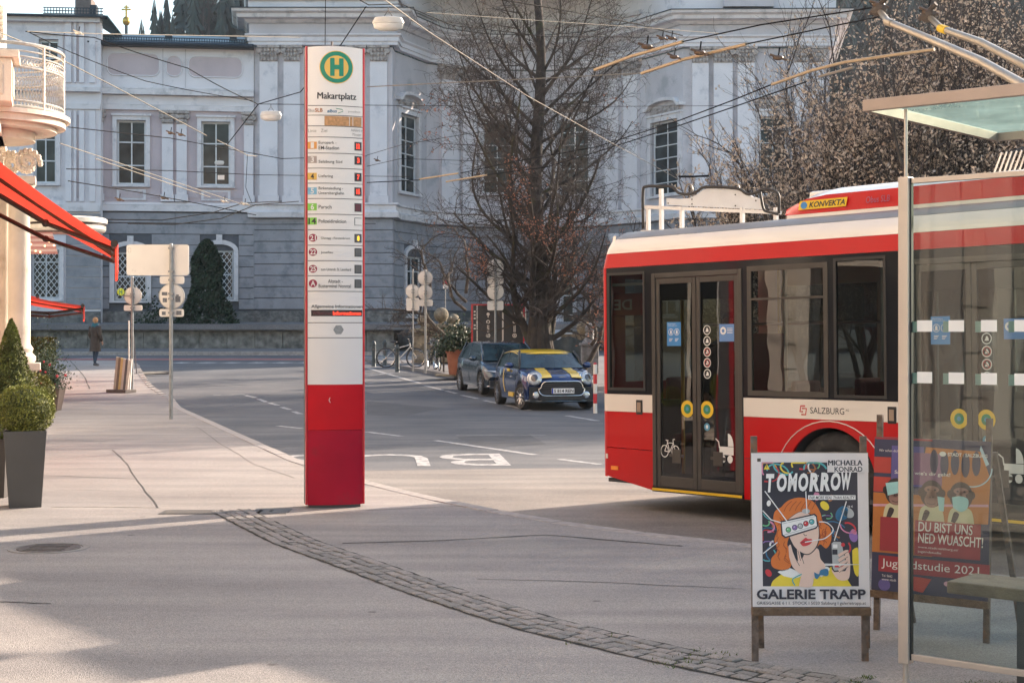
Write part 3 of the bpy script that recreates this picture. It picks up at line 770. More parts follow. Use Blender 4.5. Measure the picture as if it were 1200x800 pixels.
# walls: one per straight stretch, rusticated below
for i in range(len(PL)-1):
    (xa, ya), (xb, yb) = PL[i], PL[i+1]; L = math.hypot(xb-xa, yb-ya); rz = math.atan2(yb-ya, xb-xa)
    seg = empty('wall_section', (xa, ya, 0), rz); seg.parent = church; seg.name = 'wall_section'
    F_ = Face(0, 1, 0); F_.x0, F_.y0, F_.rz, F_.c, F_.s = xa, ya, rz, math.cos(rz), math.sin(rz)
    wins = []
    if i == 3: wins = [(F_.x(468), F_.x(489), Z(225, 77), Z(133, 77), 'up'), (F_.x(475), F_.x(494), Z(370, 77.5), Z(300, 77.5), 'low')]
    if i == 5: wins = [(F_.x(566), F_.x(600), Z(226, 81), Z(140, 81), 'up')]
    if i == 6: wins = [(F_.x(655), F_.x(690), Z(226, 81), Z(140, 81), 'up'), (F_.x(645), F_.x(672), Z(392, 81), Z(300, 81), 'low')]
    if i == 8: wins = [(F_.x(764), F_.x(796), Z(228, 76.5), Z(141, 76.5), 'up'), (F_.x(764), F_.x(794), Z(370, 76.5), Z(300, 76.5), 'low')]
    if i == 9: wins = [(F_.x(890), F_.x(922), zc(228), zc(136), 'up'), (F_.x(890), F_.x(920), zc(370), zc(300), 'low')]
    hs = [w_[:4] for w_ in wins]
    q = MB(); q.use(0); cells(q, 0, L, zc(250), zc(56), 0, .6, hs); q.use(1); cells(q, 0, L, .8, zc(250), .02, .6, hs)
    q.build('wall', [m_grey, m_joint], seg)
    courses(seg, 0.0, L, zc(362), zc(256), 8, [(a-.25, b+.25, c-.2, d+.6) for a, b, c, d in hs])
    courses(seg, 0.0, L, .8, zc(363.5), 2, [h for h in hs], -.14, 'plinth_course', m_stone)
    for (a, b, c, d, k) in wins:
        if k == 'up': far_window(seg, a, b, c, d, 2 if i != 8 else 2, (.17, .34, .5, .67, .84), surround=.26, head=True, bar=.045)
        else: far_window(seg, a, b, c, d, 2, (.25, .5, .75), surround=.2, arch=True)
    def pil(a, b, cap=.78): pilaster(seg, F_.x(a), F_.x(b), zc(238), zc(54.5), cap, .22)
    if i == 1:
        for ab in ((305, 326), (333, 352), (408, 427), (434, 454)): pil(*ab)
        band(seg, 'backing_strip', F_.x(302), F_.x(357), zc(238), zc(56), -.08, m_grey, 0); band(seg, 'backing_strip', F_.x(404), L, zc(238), zc(56), -.08, m_grey, 0)
    if i == 4: pil(515, 535); pil(540, 556)
    if i == 7: pil(712, 728); pil(734, 750)
    if i == 9:
        for ab in ((811, 830), (836, 858), (864, 884), (930, 946), (951, 966)): pil(*ab)
def prof(*pts): return list(pts)
sweep(church, 'string_course', PL, [(0, zc(256)), (.3, zc(255)), (.34, zc(249)), (.2, zc(247)), (.18, zc(241)), (.30, zc(240)), (.30, zc(238)), (0, zc(237.5))], m_trim)
sweep(church, 'architrave', PL, [(0, zc(54)), (.28, zc(54)), (.28, zc(50)), (.34, zc(49.8)), (.34, zc(45)), (.46, zc(43)), (.46, zc(41.5)), (0, zc(41.2))], m_white)
sweep(church, 'frieze', PL, [(0, zc(41)), (.26, zc(41)), (.26, zc(29)), (0, zc(28.8))], m_grey)
sweep(church, 'cornice', PL, [(0, zc(28.6)), (.34, zc(28.5)), (.5, zc(25)), (.82, zc(24)), (.86, zc(20)), (1.05, zc(18)), (1.1, zc(15)), (0, zc(14))], m_trim)
sweep(church, 'cornice_flashing', PL, [(0, zc(13.9)), (1.14, zc(14.9)), (1.14, zc(14)), (0, zc(12.4))], m_pipe)
sweep(church, 'attic', PL, [(0, zc(12.3)), (.3, zc(12.3)), (.3, zc(-40)), (0, zc(-40))], m_white)
sweep(church, 'attic_moulding', PL[:9], [(.3, zc(2)), (.42, zc(2)), (.5, zc(-3)), (.3, zc(-4))], m_trim)
q = MB(); q.prism([(X(848, 74.6), zc(10)), (X(848, 74.6), zc(0)), (X(853, 74.6), zc(-12)), (X(902, 74.6), zc(-12)), (X(907, 74.6), zc(0)), (X(907, 74.6), zc(10))][::-1], 74.55, 74.9); q.build('arched_panel', m_grey, church)
q = MB(); q.add([(PL[1][0], 76, zc(-40)), (PL[-2][0], 76, zc(-40)), (PL[-2][0], 90, zc(-80)), (PL[1][0], 90, zc(-80))], [(0, 1, 2, 3)]); q.build('roof', m_roof, church)
# entrance columns in the hollow front
for px in (722, 738, 652):
    q = MB(); c = (X(px, 79), 79.0, 0); q.lathe([(.42, 1.0), (.42, 2.1), (.34, 2.2), (.30, 2.5), (.26, 6.2), (.34, 6.35), (.4, 6.5), (.4, 6.7)], c, 16); q.build('column', m_white, church, auto=35)
# ---------------- boundary wall in front of the wing
m_wallstone = mat('boundary_stone', (.20, .195, .18), .95, var=.5, scale=3, bump=1, bscale=12, dirt=((.065, .07, .065), 1.6, .5))
rw = empty('boundary_wall', (0, 71, 0), label='low dark weathered stone wall running along the far side of the road', cat='wall')
xw0, xw1 = X(-60, 71), X(462, 71); zt = Z(388, 71)
n_ = 16
for k in range(n_):
    a = xw0+(xw1-xw0)*k/n_; b = xw0+(xw1-xw0)*(k+1)/n_-.02
    MB().box(a, b, -.01+R.uniform(-.012, .012), .5, .5, zt).build('wall_block', m_wallstone, rw)
    MB().box(a, b+.01, -.07, .55, zt+.003, zt+.12+R.uniform(0, .01)).build('coping_stone', mat('coping', (.26, .25, .235), .9, var=.35, scale=4, dirt=((.09, .09, .08), 2, .5)), rw)
MB().box(xw0, xw1, -4.5, -4.3, .3, g(66.6)+.02).build('kerb_edge', m_kerb, rw)
# dark conical bush before the window
def leaf_mass(q, n, fn, size, nrm=None):
    for _ in range(n):
        p = fn(); s_ = size*R.uniform(.6, 1.3); d = Vector((R.uniform(-1, 1), R.uniform(-1, 1), R.uniform(-.6, 1))).normalized(); t = d.orthogonal().normalized(); b_ = d.cross(t)
        q.add([p-t*s_*.3, p+b_*s_*.32, p+t*s_*.7, p-b_*s_*.32], [(0, 1, 2, 3)])
m_yew = mat('dark_evergreen_leaf', (.022, .042, .024), .7, var=.5, scale=3, spec=.25)
m_bark = mat('bark', (.075, .058, .045), .95, var=.45, scale=7, bump=.9, bscale=25, dirt=((.06, .065, .03), 2.5, .55))
bush = empty('yew_bush', (X(242, 72.3), 72.3, .9), label='dark green conical yew bush before the arched window', cat='bush')
def cone_pt():
    t = R.random()**.8; h = .2+t*4.9; r_ = 1.75*(1-t)**.55*(.8+.2*math.sin(t*9)); a = R.uniform(0, 2*PI); k = R.uniform(.75, 1.06)+.14*noise.noise(Vector((math.cos(a)*2, math.sin(a)*2, h)))
    return Vector((math.cos(a)*r_*k, math.sin(a)*r_*k*.7, h))
q = MB(); leaf_mass(q, 9000, cone_pt, .17); q.build('crown', m_yew, bush)
MB().tube([(0, 0, 0), (.05, 0, 2), (0, 0, 4.4)], [.12, .09, .03], 6).build('trunk', m_bark, bush)
bush2 = empty('ivy_shrub', (X(181, 72.3), 72.3, .9), label='small dark shrub between the road sign and the yew bush', cat='bush')
q = MB(); leaf_mass(q, 1200, lambda: Vector((R.gauss(0, .45), R.gauss(0, .25), abs(R.gauss(.4, .9)))), .16); q.build('crown', m_yew, bush2); MB().tube([(0, 0, 0), (0, 0, 1)], .04, 5).build('stem', m_bark, bush2)

# church tower cross peeping over the roof
cr = empty('roof_cross', (X(148, 110), 110, 0), label='small gilded cross on a ball rising above the green roof', cat='cross')
s_ = 110/FPX; zc_ = Z(25, 110)
MB().ball((0, 0, zc_), .28, 12, 8, (1, 1, 1.2)).build('ball', m_gold, cr, smooth=True); MB().tube([(0, 0, 9), (0, 0, zc_-.2)], .12, 6).build('rod', m_pipe, cr)
q = MB(); zt_ = Z(6.5, 110); q.box(-.06, .06, -.04, .04, zc_+.2, zt_); q.box(-.28, .28, -.045, .045, zc_+.78, zc_+.88); q.box(-.2, .2, -.045, .045, zc_+.95, zc_+1.03)
for (x, z) in ((-.28, .83), (.28, .83)): q.ball((x, 0, zc_+z), .07, 6, 4)
q.build('cross', m_gold, cr)

# ---------------- wood on the hill: one mass
m_fir = mat('fir_needles', (.030, .052, .045), .9, var=.5, scale=.2)
m_bare = mat('far_bare_twigs', (.085, .075, .068), .95, var=.4, scale=.3)
q = MB()
for _ in range(2600):
    x = R.uniform(-95, 190); y = R.uniform(140, 300)
    z = 2+hill_z(x, y); 
    if hill_z(x, y) < 1.5 or abs(x) > y*.42+20: continue
    h = R.uniform(7, 14)
    if noise.noise(Vector((x/25, y/25, 0)))+R.uniform(-.25, .25) > -.05:
        q.use(0); n_ = 5; wd = h*.2
        for k in range(9):
            zz_ = z+h*(.08+.098*k); r0 = wd*(1-k*.105)*R.uniform(.75, 1.2); a0 = R.uniform(0, 1)
            for j in range(7):
                a = a0+j*2*PI/7; q.add([(x, y, zz_+h*.17), (x+math.cos(a-.33)*r0, y+math.sin(a-.33)*r0, zz_-R.uniform(0, h*.06)), (x+math.cos(a+.33)*r0, y+math.sin(a+.33)*r0, zz_-R.uniform(0, h*.06))], [(0, 1, 2)])
    else:
        q.use(1); q.tube([(x, y, z), (x+R.uniform(-.5, .5), y, z+h*.7)], [.25, .06], 4, False)
        for k in range(22):
            a = R.uniform(0, 2*PI); b0 = R.uniform(.25, .7)*h; L_ = R.uniform(.12, .3)*h; e_ = (x+math.cos(a)*L_*.6, y+math.sin(a)*L_*.6, z+b0+L_)
            q.add([(x, y, z+b0), (x+.12, y, z+b0), e_], [(0, 1, 2)])
            for j in range(3): q.add([e_, (e_[0]+.1, e_[1], e_[2]), (e_[0]+R.uniform(-1, 1), e_[1]+R.uniform(-1, 1), e_[2]+R.uniform(.2, 1.3))], [(0, 1, 2)])
tag(q.build('hill_wood', [m_fir, m_bare]), 'blue green wood of firs and bare trees covering the hill behind the roofs', 'wood', kind='stuff')
# ================================================================== LEFT STREET FRONT
m_lime = mat('warm_limestone', (.60, .53, .45), .85, var=.14, scale=2.2, bump=.25, bscale=25, dirt=((.42, .34, .25), 2.5, .58))
m_lime2 = mat('pale_limestone', (.66, .59, .51), .85, var=.1, scale=3, bump=.2, dirt=((.45, .38, .3), 4, .6))
m_awn = mat('awning_cloth', (.48, .036, .025), .85, var=.1, scale=5)
n, l = nodes_of(m_awn); b_ = n['Principled BSDF']; tl_ = n.new('ShaderNodeBsdfTranslucent'); tl_.inputs[0].default_value = (.75, .06, .035, 1); mx_ = n.new('ShaderNodeMixShader'); mx_.inputs[0].default_value = .34
l.new(b_.outputs[0], mx_.inputs[1]); l.new(tl_.outputs[0], mx_.inputs[2]); l.new(mx_.outputs[0], n['Material Output'].inputs[0])
m_awn_dark = mat('awning_frame', (.045, .035, .03), .5, .3, var=.1)
m_wrought = mat('wrought_iron_pale', (.44, .42, .39), .5, .3, var=.2, scale=20)
m_wrought_d = mat('wrought_iron_dark', (.13, .12, .11), .5, .4, var=.2)
m_win = mat('street_window_glass', (.012, .014, .016), .08, var=.5, scale=1, spec=.9)
LBZ = math.atan2(.284, .959)
house = empty('stone_house', (-8.7, 25, 0), LBZ, label='warm sunlit stone house with columns and rounded balcony at the left edge', cat='building')
# local: x out of the wall, y along the street (+ away), wall from y=-24 to 0
bays = [(-22.6+i*3.2) for i in range(7)]
def house_holes():
    hs = []
    for c in bays:
        hs.append((c-1.3, c+1.3, .35, 3.7)); hs.append((c-.65, c+.65, 5.4, 7.8)); hs.append((c-.65, c+.65, 9.4, 11.4)); hs.append((c-.6, c+.6, 13, 14.6))
    return hs
q = MB(); hs = house_holes()
tmp = MB(); cells(tmp, -24, 0, 0, 16.5, -.6, 0, hs)
q.v = [(y, x, z) for (x, y, z) in tmp.v]; q.f = [f[::-1] for f in tmp.f]; q.m = tmp.m[:]
q.box(-9, -.6, -24, 0, 0, 16.4)
q.build('wall', m_lime, house)
for (a, b, c, d) in hs:
    w_ = empty('window', (0, (a+b)/2, c)); w_.parent = house; W_ = (b-a)/2; H_ = d-c
    q = MB()
    for (p0, p1, r0, r1) in ((-W_, -W_+.08, 0, H_), (W_-.08, W_, 0, H_), (-W_+.08, W_-.08, 0, .08), (-W_+.08, W_-.08, H_-.08, H_), (-.04, .04, .08, H_-.08)): q.box(-.25, -.17, p0, p1, r0, r1)
    q.box(-.245, -.165, -W_+.08, W_-.08, H_*.68, H_*.68+.06); q.build('frame', m_lime2, w_)
    for s_ in (-1, 1): MB().add([(-.21, min(0, s_*W_), .05), (-.21, max(0, s_*W_), .05), (-.21, max(0, s_*W_), H_), (-.21, min(0, s_*W_), H_)], [(0, 1, 2, 3)]).build('pane', m_win, w_)
    q = MB(); q.box(0, .12, -W_-.2, -W_, -.1, H_+.2); q.box(0, .12, W_, W_+.2, -.1, H_+.2); q.box(0, .12, -W_, W_, H_, H_+.2); q.box(0, .28, -W_-.3, W_+.3, H_+.203, H_+.34); q.box(0, .2, -W_-.25, W_+.25, -.24, -.103)
    q.build('surround', m_lime2, w_)
for (z0, z1, o) in ((4.2, 4.35, .15), (4.36, 4.6, .35), (4.62, 4.72, .45), (8.6, 8.85, .25), (12.2, 12.5, .3), (16.0, 16.25, .5), (16.26, 16.6, .8)):
    MB().box(-.01, o, -24, .35, z0, z1).build('cornice', m_lime2, house)
for c in [b+1.6 for b in bays[:-1]]:
    MB().box(-.01, .14, c-.28, c+.28, 4.73, 16).build('pilaster', m_lime2, house)
for k in range(11):     # ashlar courses of the ground floor between the openings
    z0 = .05+k*.37
    for i, c in enumerate(bays[:-1]):
        MB().box(-.01, .05, c+1.33 if z0 < 3.7 else c-1.2, c+1.87 if z0 < 3.7 else c+1.9, z0, z0+.345).build('ashlar_block', m_lime, house)
# corner columns on pedestals
for (nx, ly, r_) in ((.665, -.8, .17), (.40, -.45, .13)):
    q = MB(); q.lathe([(r_*1.35, 1.2), (r_*1.5, 1.24), (r_*1.5, 1.3), (r_*1.15, 1.36), (r_*1.28, 1.42), (r_, 1.5), (r_*1.03, 2.4), (r_*.95, 3.75), (r_*1.1, 3.8), (r_*1.0, 3.85), (r_*1.35, 3.98), (r_*1.5, 4.02)], (nx, ly, 0), 24)
    q.build('column', m_lime, house, auto=35)
    q = MB(); q.box(nx-r_*1.6, nx+r_*1.6, ly-r_*1.6, ly+r_*1.6, .16, 1.08); q.box(nx-r_*1.9, nx+r_*1.9, ly-r_*1.9, ly+r_*1.9, 0, .157); q.box(nx-r_*1.9, nx+r_*1.9, ly-r_*1.9, ly+r_*1.9, 1.083, 1.197)
    q.build('pedestal', m_lime2, house, bevel=.01)
    q = MB(); q.box(nx-r_*1.5, nx+r_*1.5, ly-r_*1.5, ly+r_*1.5, 4.023, 4.15); q.build('capital', m_lime2, house, bevel=.015)
    for s_ in (-1, 1):   # scroll console above the column
        q = MB()
        for k in range(26):
            a = k*.42; rr = .2*(1-k/30); q.ball((nx+.12+rr*math.cos(a), ly+s_*r_*1.1, 4.38+rr*math.sin(a)), .045, 6, 4)
        q.build('scroll', m_lime2, house)
# balcony: slab with stepped soffit, stone pedestal, bowed iron railing
bc, bl, bp = -1.5, 1.1, 1.34
def bow(k, off=0, n=28): a = -PI/2+PI*k/n; return ((.35+(bp-.35+off)*math.cos(a)), bc+(bl+off)*math.sin(a))
def bowpoly(off, n=28): return [(0, bc-bl-off)]+[bow(k, off, n) for k in range(n+1)]+[(0, bc+bl+off)]
q = MB()
for (o_, z0, z1) in ((.10, 4.93, 5.0), (.03, 4.83, 4.927), (-.10, 4.76, 4.827), (-.42, 4.62, 4.757)): q.prism(bowpoly(o_), z0, z1, 'z')
q.build('balcony_slab', m_lime2, house)
q = MB(); n_ = 28
for zz_, r_ in ((5.97, .028), (5.86, .014), (5.78, .014), (5.62, .018), (5.12, .018), (5.04, .02)):
    q.tube([(*bow(k), zz_) for k in range(n_+1)], r_, 6)
for k in range(0, n_+1, 7): q.tube([(*bow(k), 5.0), (*bow(k), 5.98)], .022, 6)
q.build('balcony_rail', m_wrought, house)
q = MB()
for k in range(n_*2):       # scroll work: small rings and s-curves
    x, y = bow(k/2+.25); nx_, ny_ = bow(k/2+.35); tx, ty = nx_-x, ny_-y; tl = math.hypot(tx, ty) or 1; tx /= tl; ty /= tl
    for (zc2, rr) in ((5.70, .05), (5.08, .035)):
        q.tube([(x+tx*rr*math.cos(a*PI/4), y+ty*rr*math.cos(a*PI/4), zc2+rr*math.sin(a*PI/4)) for a in range(9)], .007, 4, False)
    for ph in (0, PI):
        q.tube([(x+tx*.035*math.sin(ph+t*1.1), y+ty*.035*math.sin(ph+t*1.1), 5.13+t*.06) for t in range(9)], .007, 4, False)
q.build('balcony_scrollwork', m_wrought, house)
q = MB(); q.box(.0, .62, -3.25, -2.55, 5.003, 5.62); q.box(-.0, .72, -3.32, -2.48, 5.623, 5.73); q.build('balcony_pedestal', m_lime2, house, bevel=.012)
MB().box(.61, .64, -3.1, -2.7, 5.1, 5.52).build('pedestal_panel', m_lime, house, bevel=.01); MB().box(.1, .5, -3.28, -3.24, 5.1, 5.52).build('pedestal_panel', m_lime, house, bevel=.01)
# carved garlands and scrolls beside the balcony door
q = MB()
for k in range(170):
    t = k/170; q.ball((.30+.05*math.sin(t*40), -1.15+.09*math.sin(t*23), 6.2+t*3.2), R.uniform(.03, .075), 6, 4)
q.build('garland', mat('carved_stone_dark', (.26, .23, .20), .9, var=.5, scale=14, bump=1), house)
q = MB(); q.box(-.01, .36, -1.0, -.35, 5.003, 12); q.box(-.01, .30, -1.9, -1.3, 5.003, 12); q.build('door_case', m_lime2, house, bevel=.02)
for z0 in (6.6, 8.2):
    q = MB()
    for k in range(30): a = k*.4; rr = .28*(1-k/36); q.ball((.40, -.62+rr*math.cos(a), z0+rr*math.sin(a)), .05, 6, 4)
    q.build('scroll', m_lime2, house)
# ---- awnings
def awning(name, near, far, zt, zb, wallpx, tippx, label, val=.3, arms=True):
    """near / far: distance of the two ends; the front bar runs along the street"""
    a = empty(name, (X(tippx, near), near, 0), label=label, cat='awning', group='red awnings of the street front')
    o = Vector((X(tippx, near), near, 0))
    W = lambda px, Y, z: Vector((X(px, Y), Y, z))-o
    wn, wf, tn, tf = W(wallpx, near, zt), W(wallpx, far, zt), W(tippx, near, zb), W(tippx, far, zb)
    def q_(p, r_, s_, t_): return MB().add([p, r_, s_, t_], [(0, 1, 2, 3)])
    q = MB(); q.grid(lambda u, v: wn.lerp(wf, v).lerp(tn.lerp(tf, v), u)-Vector((0, 0, .05*math.sin(u*PI))), 10, 6); q.build('awning_cloth', m_awn, a, smooth=True)
    q = MB(); q.grid(lambda u, v: tn.lerp(tf, u)+Vector((.03+.02*math.sin(u*40), 0, -val*v*(1+.05*math.sin(u*38)))), 30, 2); q.build('valance', m_awn, a, smooth=True)
    MB().tube([tn, tf], .045, 8).build('front_bar', m_awn_dark, a)
    if arms:
        for t in (.12, .88):
            e_ = tn.lerp(tf, t)-Vector((0, 0, .05)); s_ = wn.lerp(wf, t)-Vector((0, 0, .45)); m_ = s_.lerp(e_, .55)-Vector((0, 0, .10))
            MB().tube([s_, m_], .035, 6).tube([m_, e_], .03, 6).ball(m_, .05, 8, 5).build('folding_arm', m_awn_dark, a)
        for t in (.45,): MB().beam(wn.lerp(wf, t)-Vector((0, 0, .06)), tn.lerp(tf, t)-Vector((0, 0, .05)), .13, .05).build('middle_arm', mat('arm_brown', (.11, .085, .06), .5, .2), a)
    MB().tube([wn+Vector((0, 0, .05)), wf+Vector((0, 0, .05))], .08, 8).build('roller', m_awn_dark, a)
    return a
awning('awning', 18.4, 22.6, 4.10, 2.75, -45, 134, 'large red awning sloping out below the balcony in front of the column', .32)
awning('awning', 36, 48, 2.66, 2.30, 10, 97, 'small flat red awning further down the street, above the person')
aw3 = awning('awning', 46, 49, 3.0, 2.72, 10, 44, 'short dark red awning half hidden behind the second awning', .16, False)
# ---- second house along the street (mostly hidden by the columns)
h2 = empty('stone_house', (-8.7-.284*17, 25+.959*17, 0), LBZ, label='narrow strip of stone house with white round canopy beyond the column', cat='building')
q = MB(); q.box(-8, -.3, -16.9, 8, 0, 15); q.build('wall', m_lime, h2)
for (z0, z1, o) in ((4.5, 4.8, .15), (9, 9.3, .1)): MB().box(-.3, -.3+o, -16.9, 8, z0, z1).build('cornice', m_lime2, h2)
m_cream = mat('cream_canopy', (.72, .68, .60), .6, var=.06)
o_ = Vector((X(78, 36), 36, 0)); can = empty('round_canopy', tuple(o_), label='white rounded canopy edge sticking out above the red awning tip', cat='canopy')
q = MB(); zc2 = Z(272, 36)
q.lathe([(0, zc2), (.86, zc2), (.9, zc2+.05), (.9, zc2+.14), (.86, zc2+.16), (.86, zc2+.18), (.93, zc2+.2), (.93, zc2+.30), (.88, zc2+.33), (0, zc2+.36)], (0, 0, 0), 32); q.build('canopy_top', m_cream, can, auto=30)
MB().lathe([(.905, zc2+.145), (.905, zc2+.195)], n=32).build('dark_strip', m_awn_dark, can)
MB().beam((-1.4, 0, zc2+.2), (-.5, 0, zc2+.2), .5, .2).build('bracket', m_awn_dark, can)
st = empty('striped_sunshade', (X(50, 34), 34, 0), label='pink striped sunshade with a string of bulbs beside the column', cat='sunshade')
za, zb_ = Z(272, 34), Z(299, 34)
for k in range(9):
    MB().add([(-.5, -.3-.02*k, za+(zb_-za)*k/9), (.48-.02*(9-k), -.3-.02*k, za+(zb_-za)*k/9), (.48+.02*(k-8), -.32-.02*k, za+(zb_-za)*(k+1)/9), (-.5, -.32-.02*k, za+(zb_-za)*(k+1)/9)], [(0, 1, 2, 3)]).build('stripe', (mat('stripe_rose', (.32, .15, .14), .85), mat('stripe_pale', (.45, .32, .3), .85))[k % 2], st)
m_bulb = mat('warm_bulb', (.8, .6, .35), .3, emit=((1, .62, .3), 1.2))
for k in range(8): MB().ball((-.3+k*.1, -.5, zb_+.05+.12*math.sin(k*1.3)+.1), .022, 8, 5).build('bulb', m_bulb, st)
MB().beam((-.6, -.3, za), (.5, -.3, za), .03, .03).build('bar', m_awn_dark, st)
# ---- plants
m_box = mat('boxwood_leaf', (.17, .18, .035), .55, var=.6, scale=5, spec=.3)
m_box2 = mat('topiary_leaf', (.12, .135, .03), .6, var=.55, scale=5, spec=.3)
m_pot = mat('grey_planter', (.075, .072, .07), .55, var=.08, scale=3, dirt=((.12, .115, .11), 5, .62))
m_soil = mat('soil', (.05, .04, .03), .95)
def tapered(root, w0, w1, h, c=(0, 0), rz=0, material=m_pot):
    q = MB(); t = .02
    for (a0, a1, z0, z1) in ((w0/2, w1/2, 0, h),):
        pts = [(-a0, -a0, 0), (a0, -a0, 0), (a0, a0, 0), (-a0, a0, 0), (-a1, -a1, h), (a1, -a1, h), (a1, a1, h), (-a1, a1, h), (-a1+t, -a1+t, h), (a1-t, -a1+t, h), (a1-t, a1-t, h), (-a1+t, a1-t, h), (-a1+t, -a1+t, h-.06), (a1-t, -a1+t, h-.06), (a1-t, a1-t, h-.06), (-a1+t, a1-t, h-.06)]
        q.add(pts, [(3, 2, 1, 0), (0, 1, 5, 4), (1, 2, 6, 5), (2, 3, 7, 6), (3, 0, 4, 7), (4, 5, 9, 8), (5, 6, 10, 9), (6, 7, 11, 10), (7, 4, 8, 11), (8, 9, 13, 12), (9, 10, 14, 13), (10, 11, 15, 14), (11, 8, 12, 15)])
    o = q.build('planter', material, root, bevel=.006, rot=(0, 0, rz)); MB().add([(-w1/2+.02, -w1/2+.02, h-.055), (w1/2-.02, -w1/2+.02, h-.055), (w1/2-.02, w1/2-.02, h-.055), (-w1/2+.02, w1/2-.02, h-.055)], [(0, 1, 2, 3)]).build('soil', m_soil, root, rot=(0, 0, rz))
    return o
def shell_pt(c, r_, sz=1., lum=.1):
    while True:
        d = Vector((R.gauss(0, 1), R.gauss(0, 1), R.gauss(0, 1)))
        if d.length > .1: break
    d.normalize(); k = r_*(1+lum*noise.noise(d*3.2)+R.uniform(-.10, .03))
    return Vector((c[0]+d.x*k, c[1]+d.y*k, c[2]+d.z*k*sz))
def shrub_ball(name, loc, label, r_=.28, h=.74, w0=.30, w1=.40, rz=.29):
    e_ = empty(name, loc, label=label, cat='potted shrub', group='clipped shrubs in tall planters')
    tapered(e_, w0, w1, h, rz=rz)
    q = MB(); leaf_mass(q, 7000, lambda: shell_pt((0, 0, h+r_*.72), r_, .86), .020); leaf_mass(q, 1500, lambda: shell_pt((0, 0, h+r_*.72), r_*.85, .86), .022)
    q.build('crown', m_box, e_)
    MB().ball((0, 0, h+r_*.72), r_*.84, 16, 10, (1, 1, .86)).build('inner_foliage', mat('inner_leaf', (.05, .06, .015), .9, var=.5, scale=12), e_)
    MB().tube([(0, 0, h-.06), (0, 0, h+.15)], .02, 6).build('stem', m_bark, e_)
    return e_
shrub_ball('box_ball', (X(26, 14.85), 14.95, 0), 'clipped round boxwood ball in a tall tapered grey planter at the left edge')
e_ = empty('box_cone', (X(13, 17.5), 17.5, 0), label='clipped pointed evergreen cone behind the round boxwood ball', cat='potted shrub', group='clipped shrubs in tall planters')
tapered(e_, .34, .44, .72, rz=.29)
def cone2(h0, h1, r0):
    def f():
        t = R.random()**.85; a = R.uniform(0, 2*PI); rr = r0*(1-t)**.75*(1+.16*noise.noise(Vector((math.cos(a)*2, math.sin(a)*2, t*6))))*R.uniform(.86, 1.03); return Vector((rr*math.cos(a), rr*math.sin(a), h0+t*(h1-h0)))
    return f
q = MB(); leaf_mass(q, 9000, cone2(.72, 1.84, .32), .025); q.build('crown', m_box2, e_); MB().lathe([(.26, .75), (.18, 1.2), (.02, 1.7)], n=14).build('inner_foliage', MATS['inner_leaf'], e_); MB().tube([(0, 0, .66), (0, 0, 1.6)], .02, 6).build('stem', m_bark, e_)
e_ = empty('dark_planter', (X(-6, 15.8), 15.8, 0), label='dark planter half cut off by the left edge behind the round shrub', cat='potted shrub', group='clipped shrubs in tall planters')
tapered(e_, .28, .34, .6, material=mat('dark_pot', (.05, .045, .045), .6)); q = MB(); leaf_mass(q, 1500, lambda: shell_pt((0, 0, .75), .16), .03); q.build('crown', m_box2, e_)
e_ = empty('box_cone', (X(36, 21), 21, 0), label='looser clipped bush squeezed between the cone and the flower boxes', cat='potted shrub', group='clipped shrubs in tall planters')
tapered(e_, .3, .38, .55); q = MB(); leaf_mass(q, 4000, lambda: shell_pt((0, 0, .84), .33, .9), .035); q.build('crown', m_box2, e_)
m_fl = mat('red_flower', (.5, .04, .05), .6, var=.3); m_leaf_d = mat('dark_leaf', (.035, .06, .028), .6, var=.5, scale=9)
e_ = empty('flowering_shrub', (X(60, 33), 33, 0), label='leafy potted shrub dotted with red flowers beyond the clipped balls', cat='potted shrub')
tapered(e_, .34, .5, .5, material=mat('terracotta_dark', (.14, .10, .08), .8))
q = MB(); leaf_mass(q, 4500, lambda: Vector((R.gauss(-.12, .20), R.gauss(0, .2), .45+abs(R.gauss(.0, .42)))), .045); q.build('crown', m_leaf_d, e_)
for k in range(16): MB().ball((R.gauss(-.08, .2), -.32+R.gauss(0, .06), .5+R.random()*.65), R.uniform(.02, .035), 6, 4).build('flower', m_fl, e_)
e_ = empty('hedge_box', (X(44, 38), 38, 0), label='trimmed green hedge in a trough behind the flowering shrub', cat='potted shrub')
MB().box(-.6, .45, -.25, .25, 0, .5).build('trough', m_pot, e_, bevel=.01); q = MB(); leaf_mass(q, 4500, lambda: Vector((R.uniform(-.6, .42), R.uniform(-.25, .25), .5+R.random()**.6*1.05)), .06); q.build('crown', m_box2, e_)
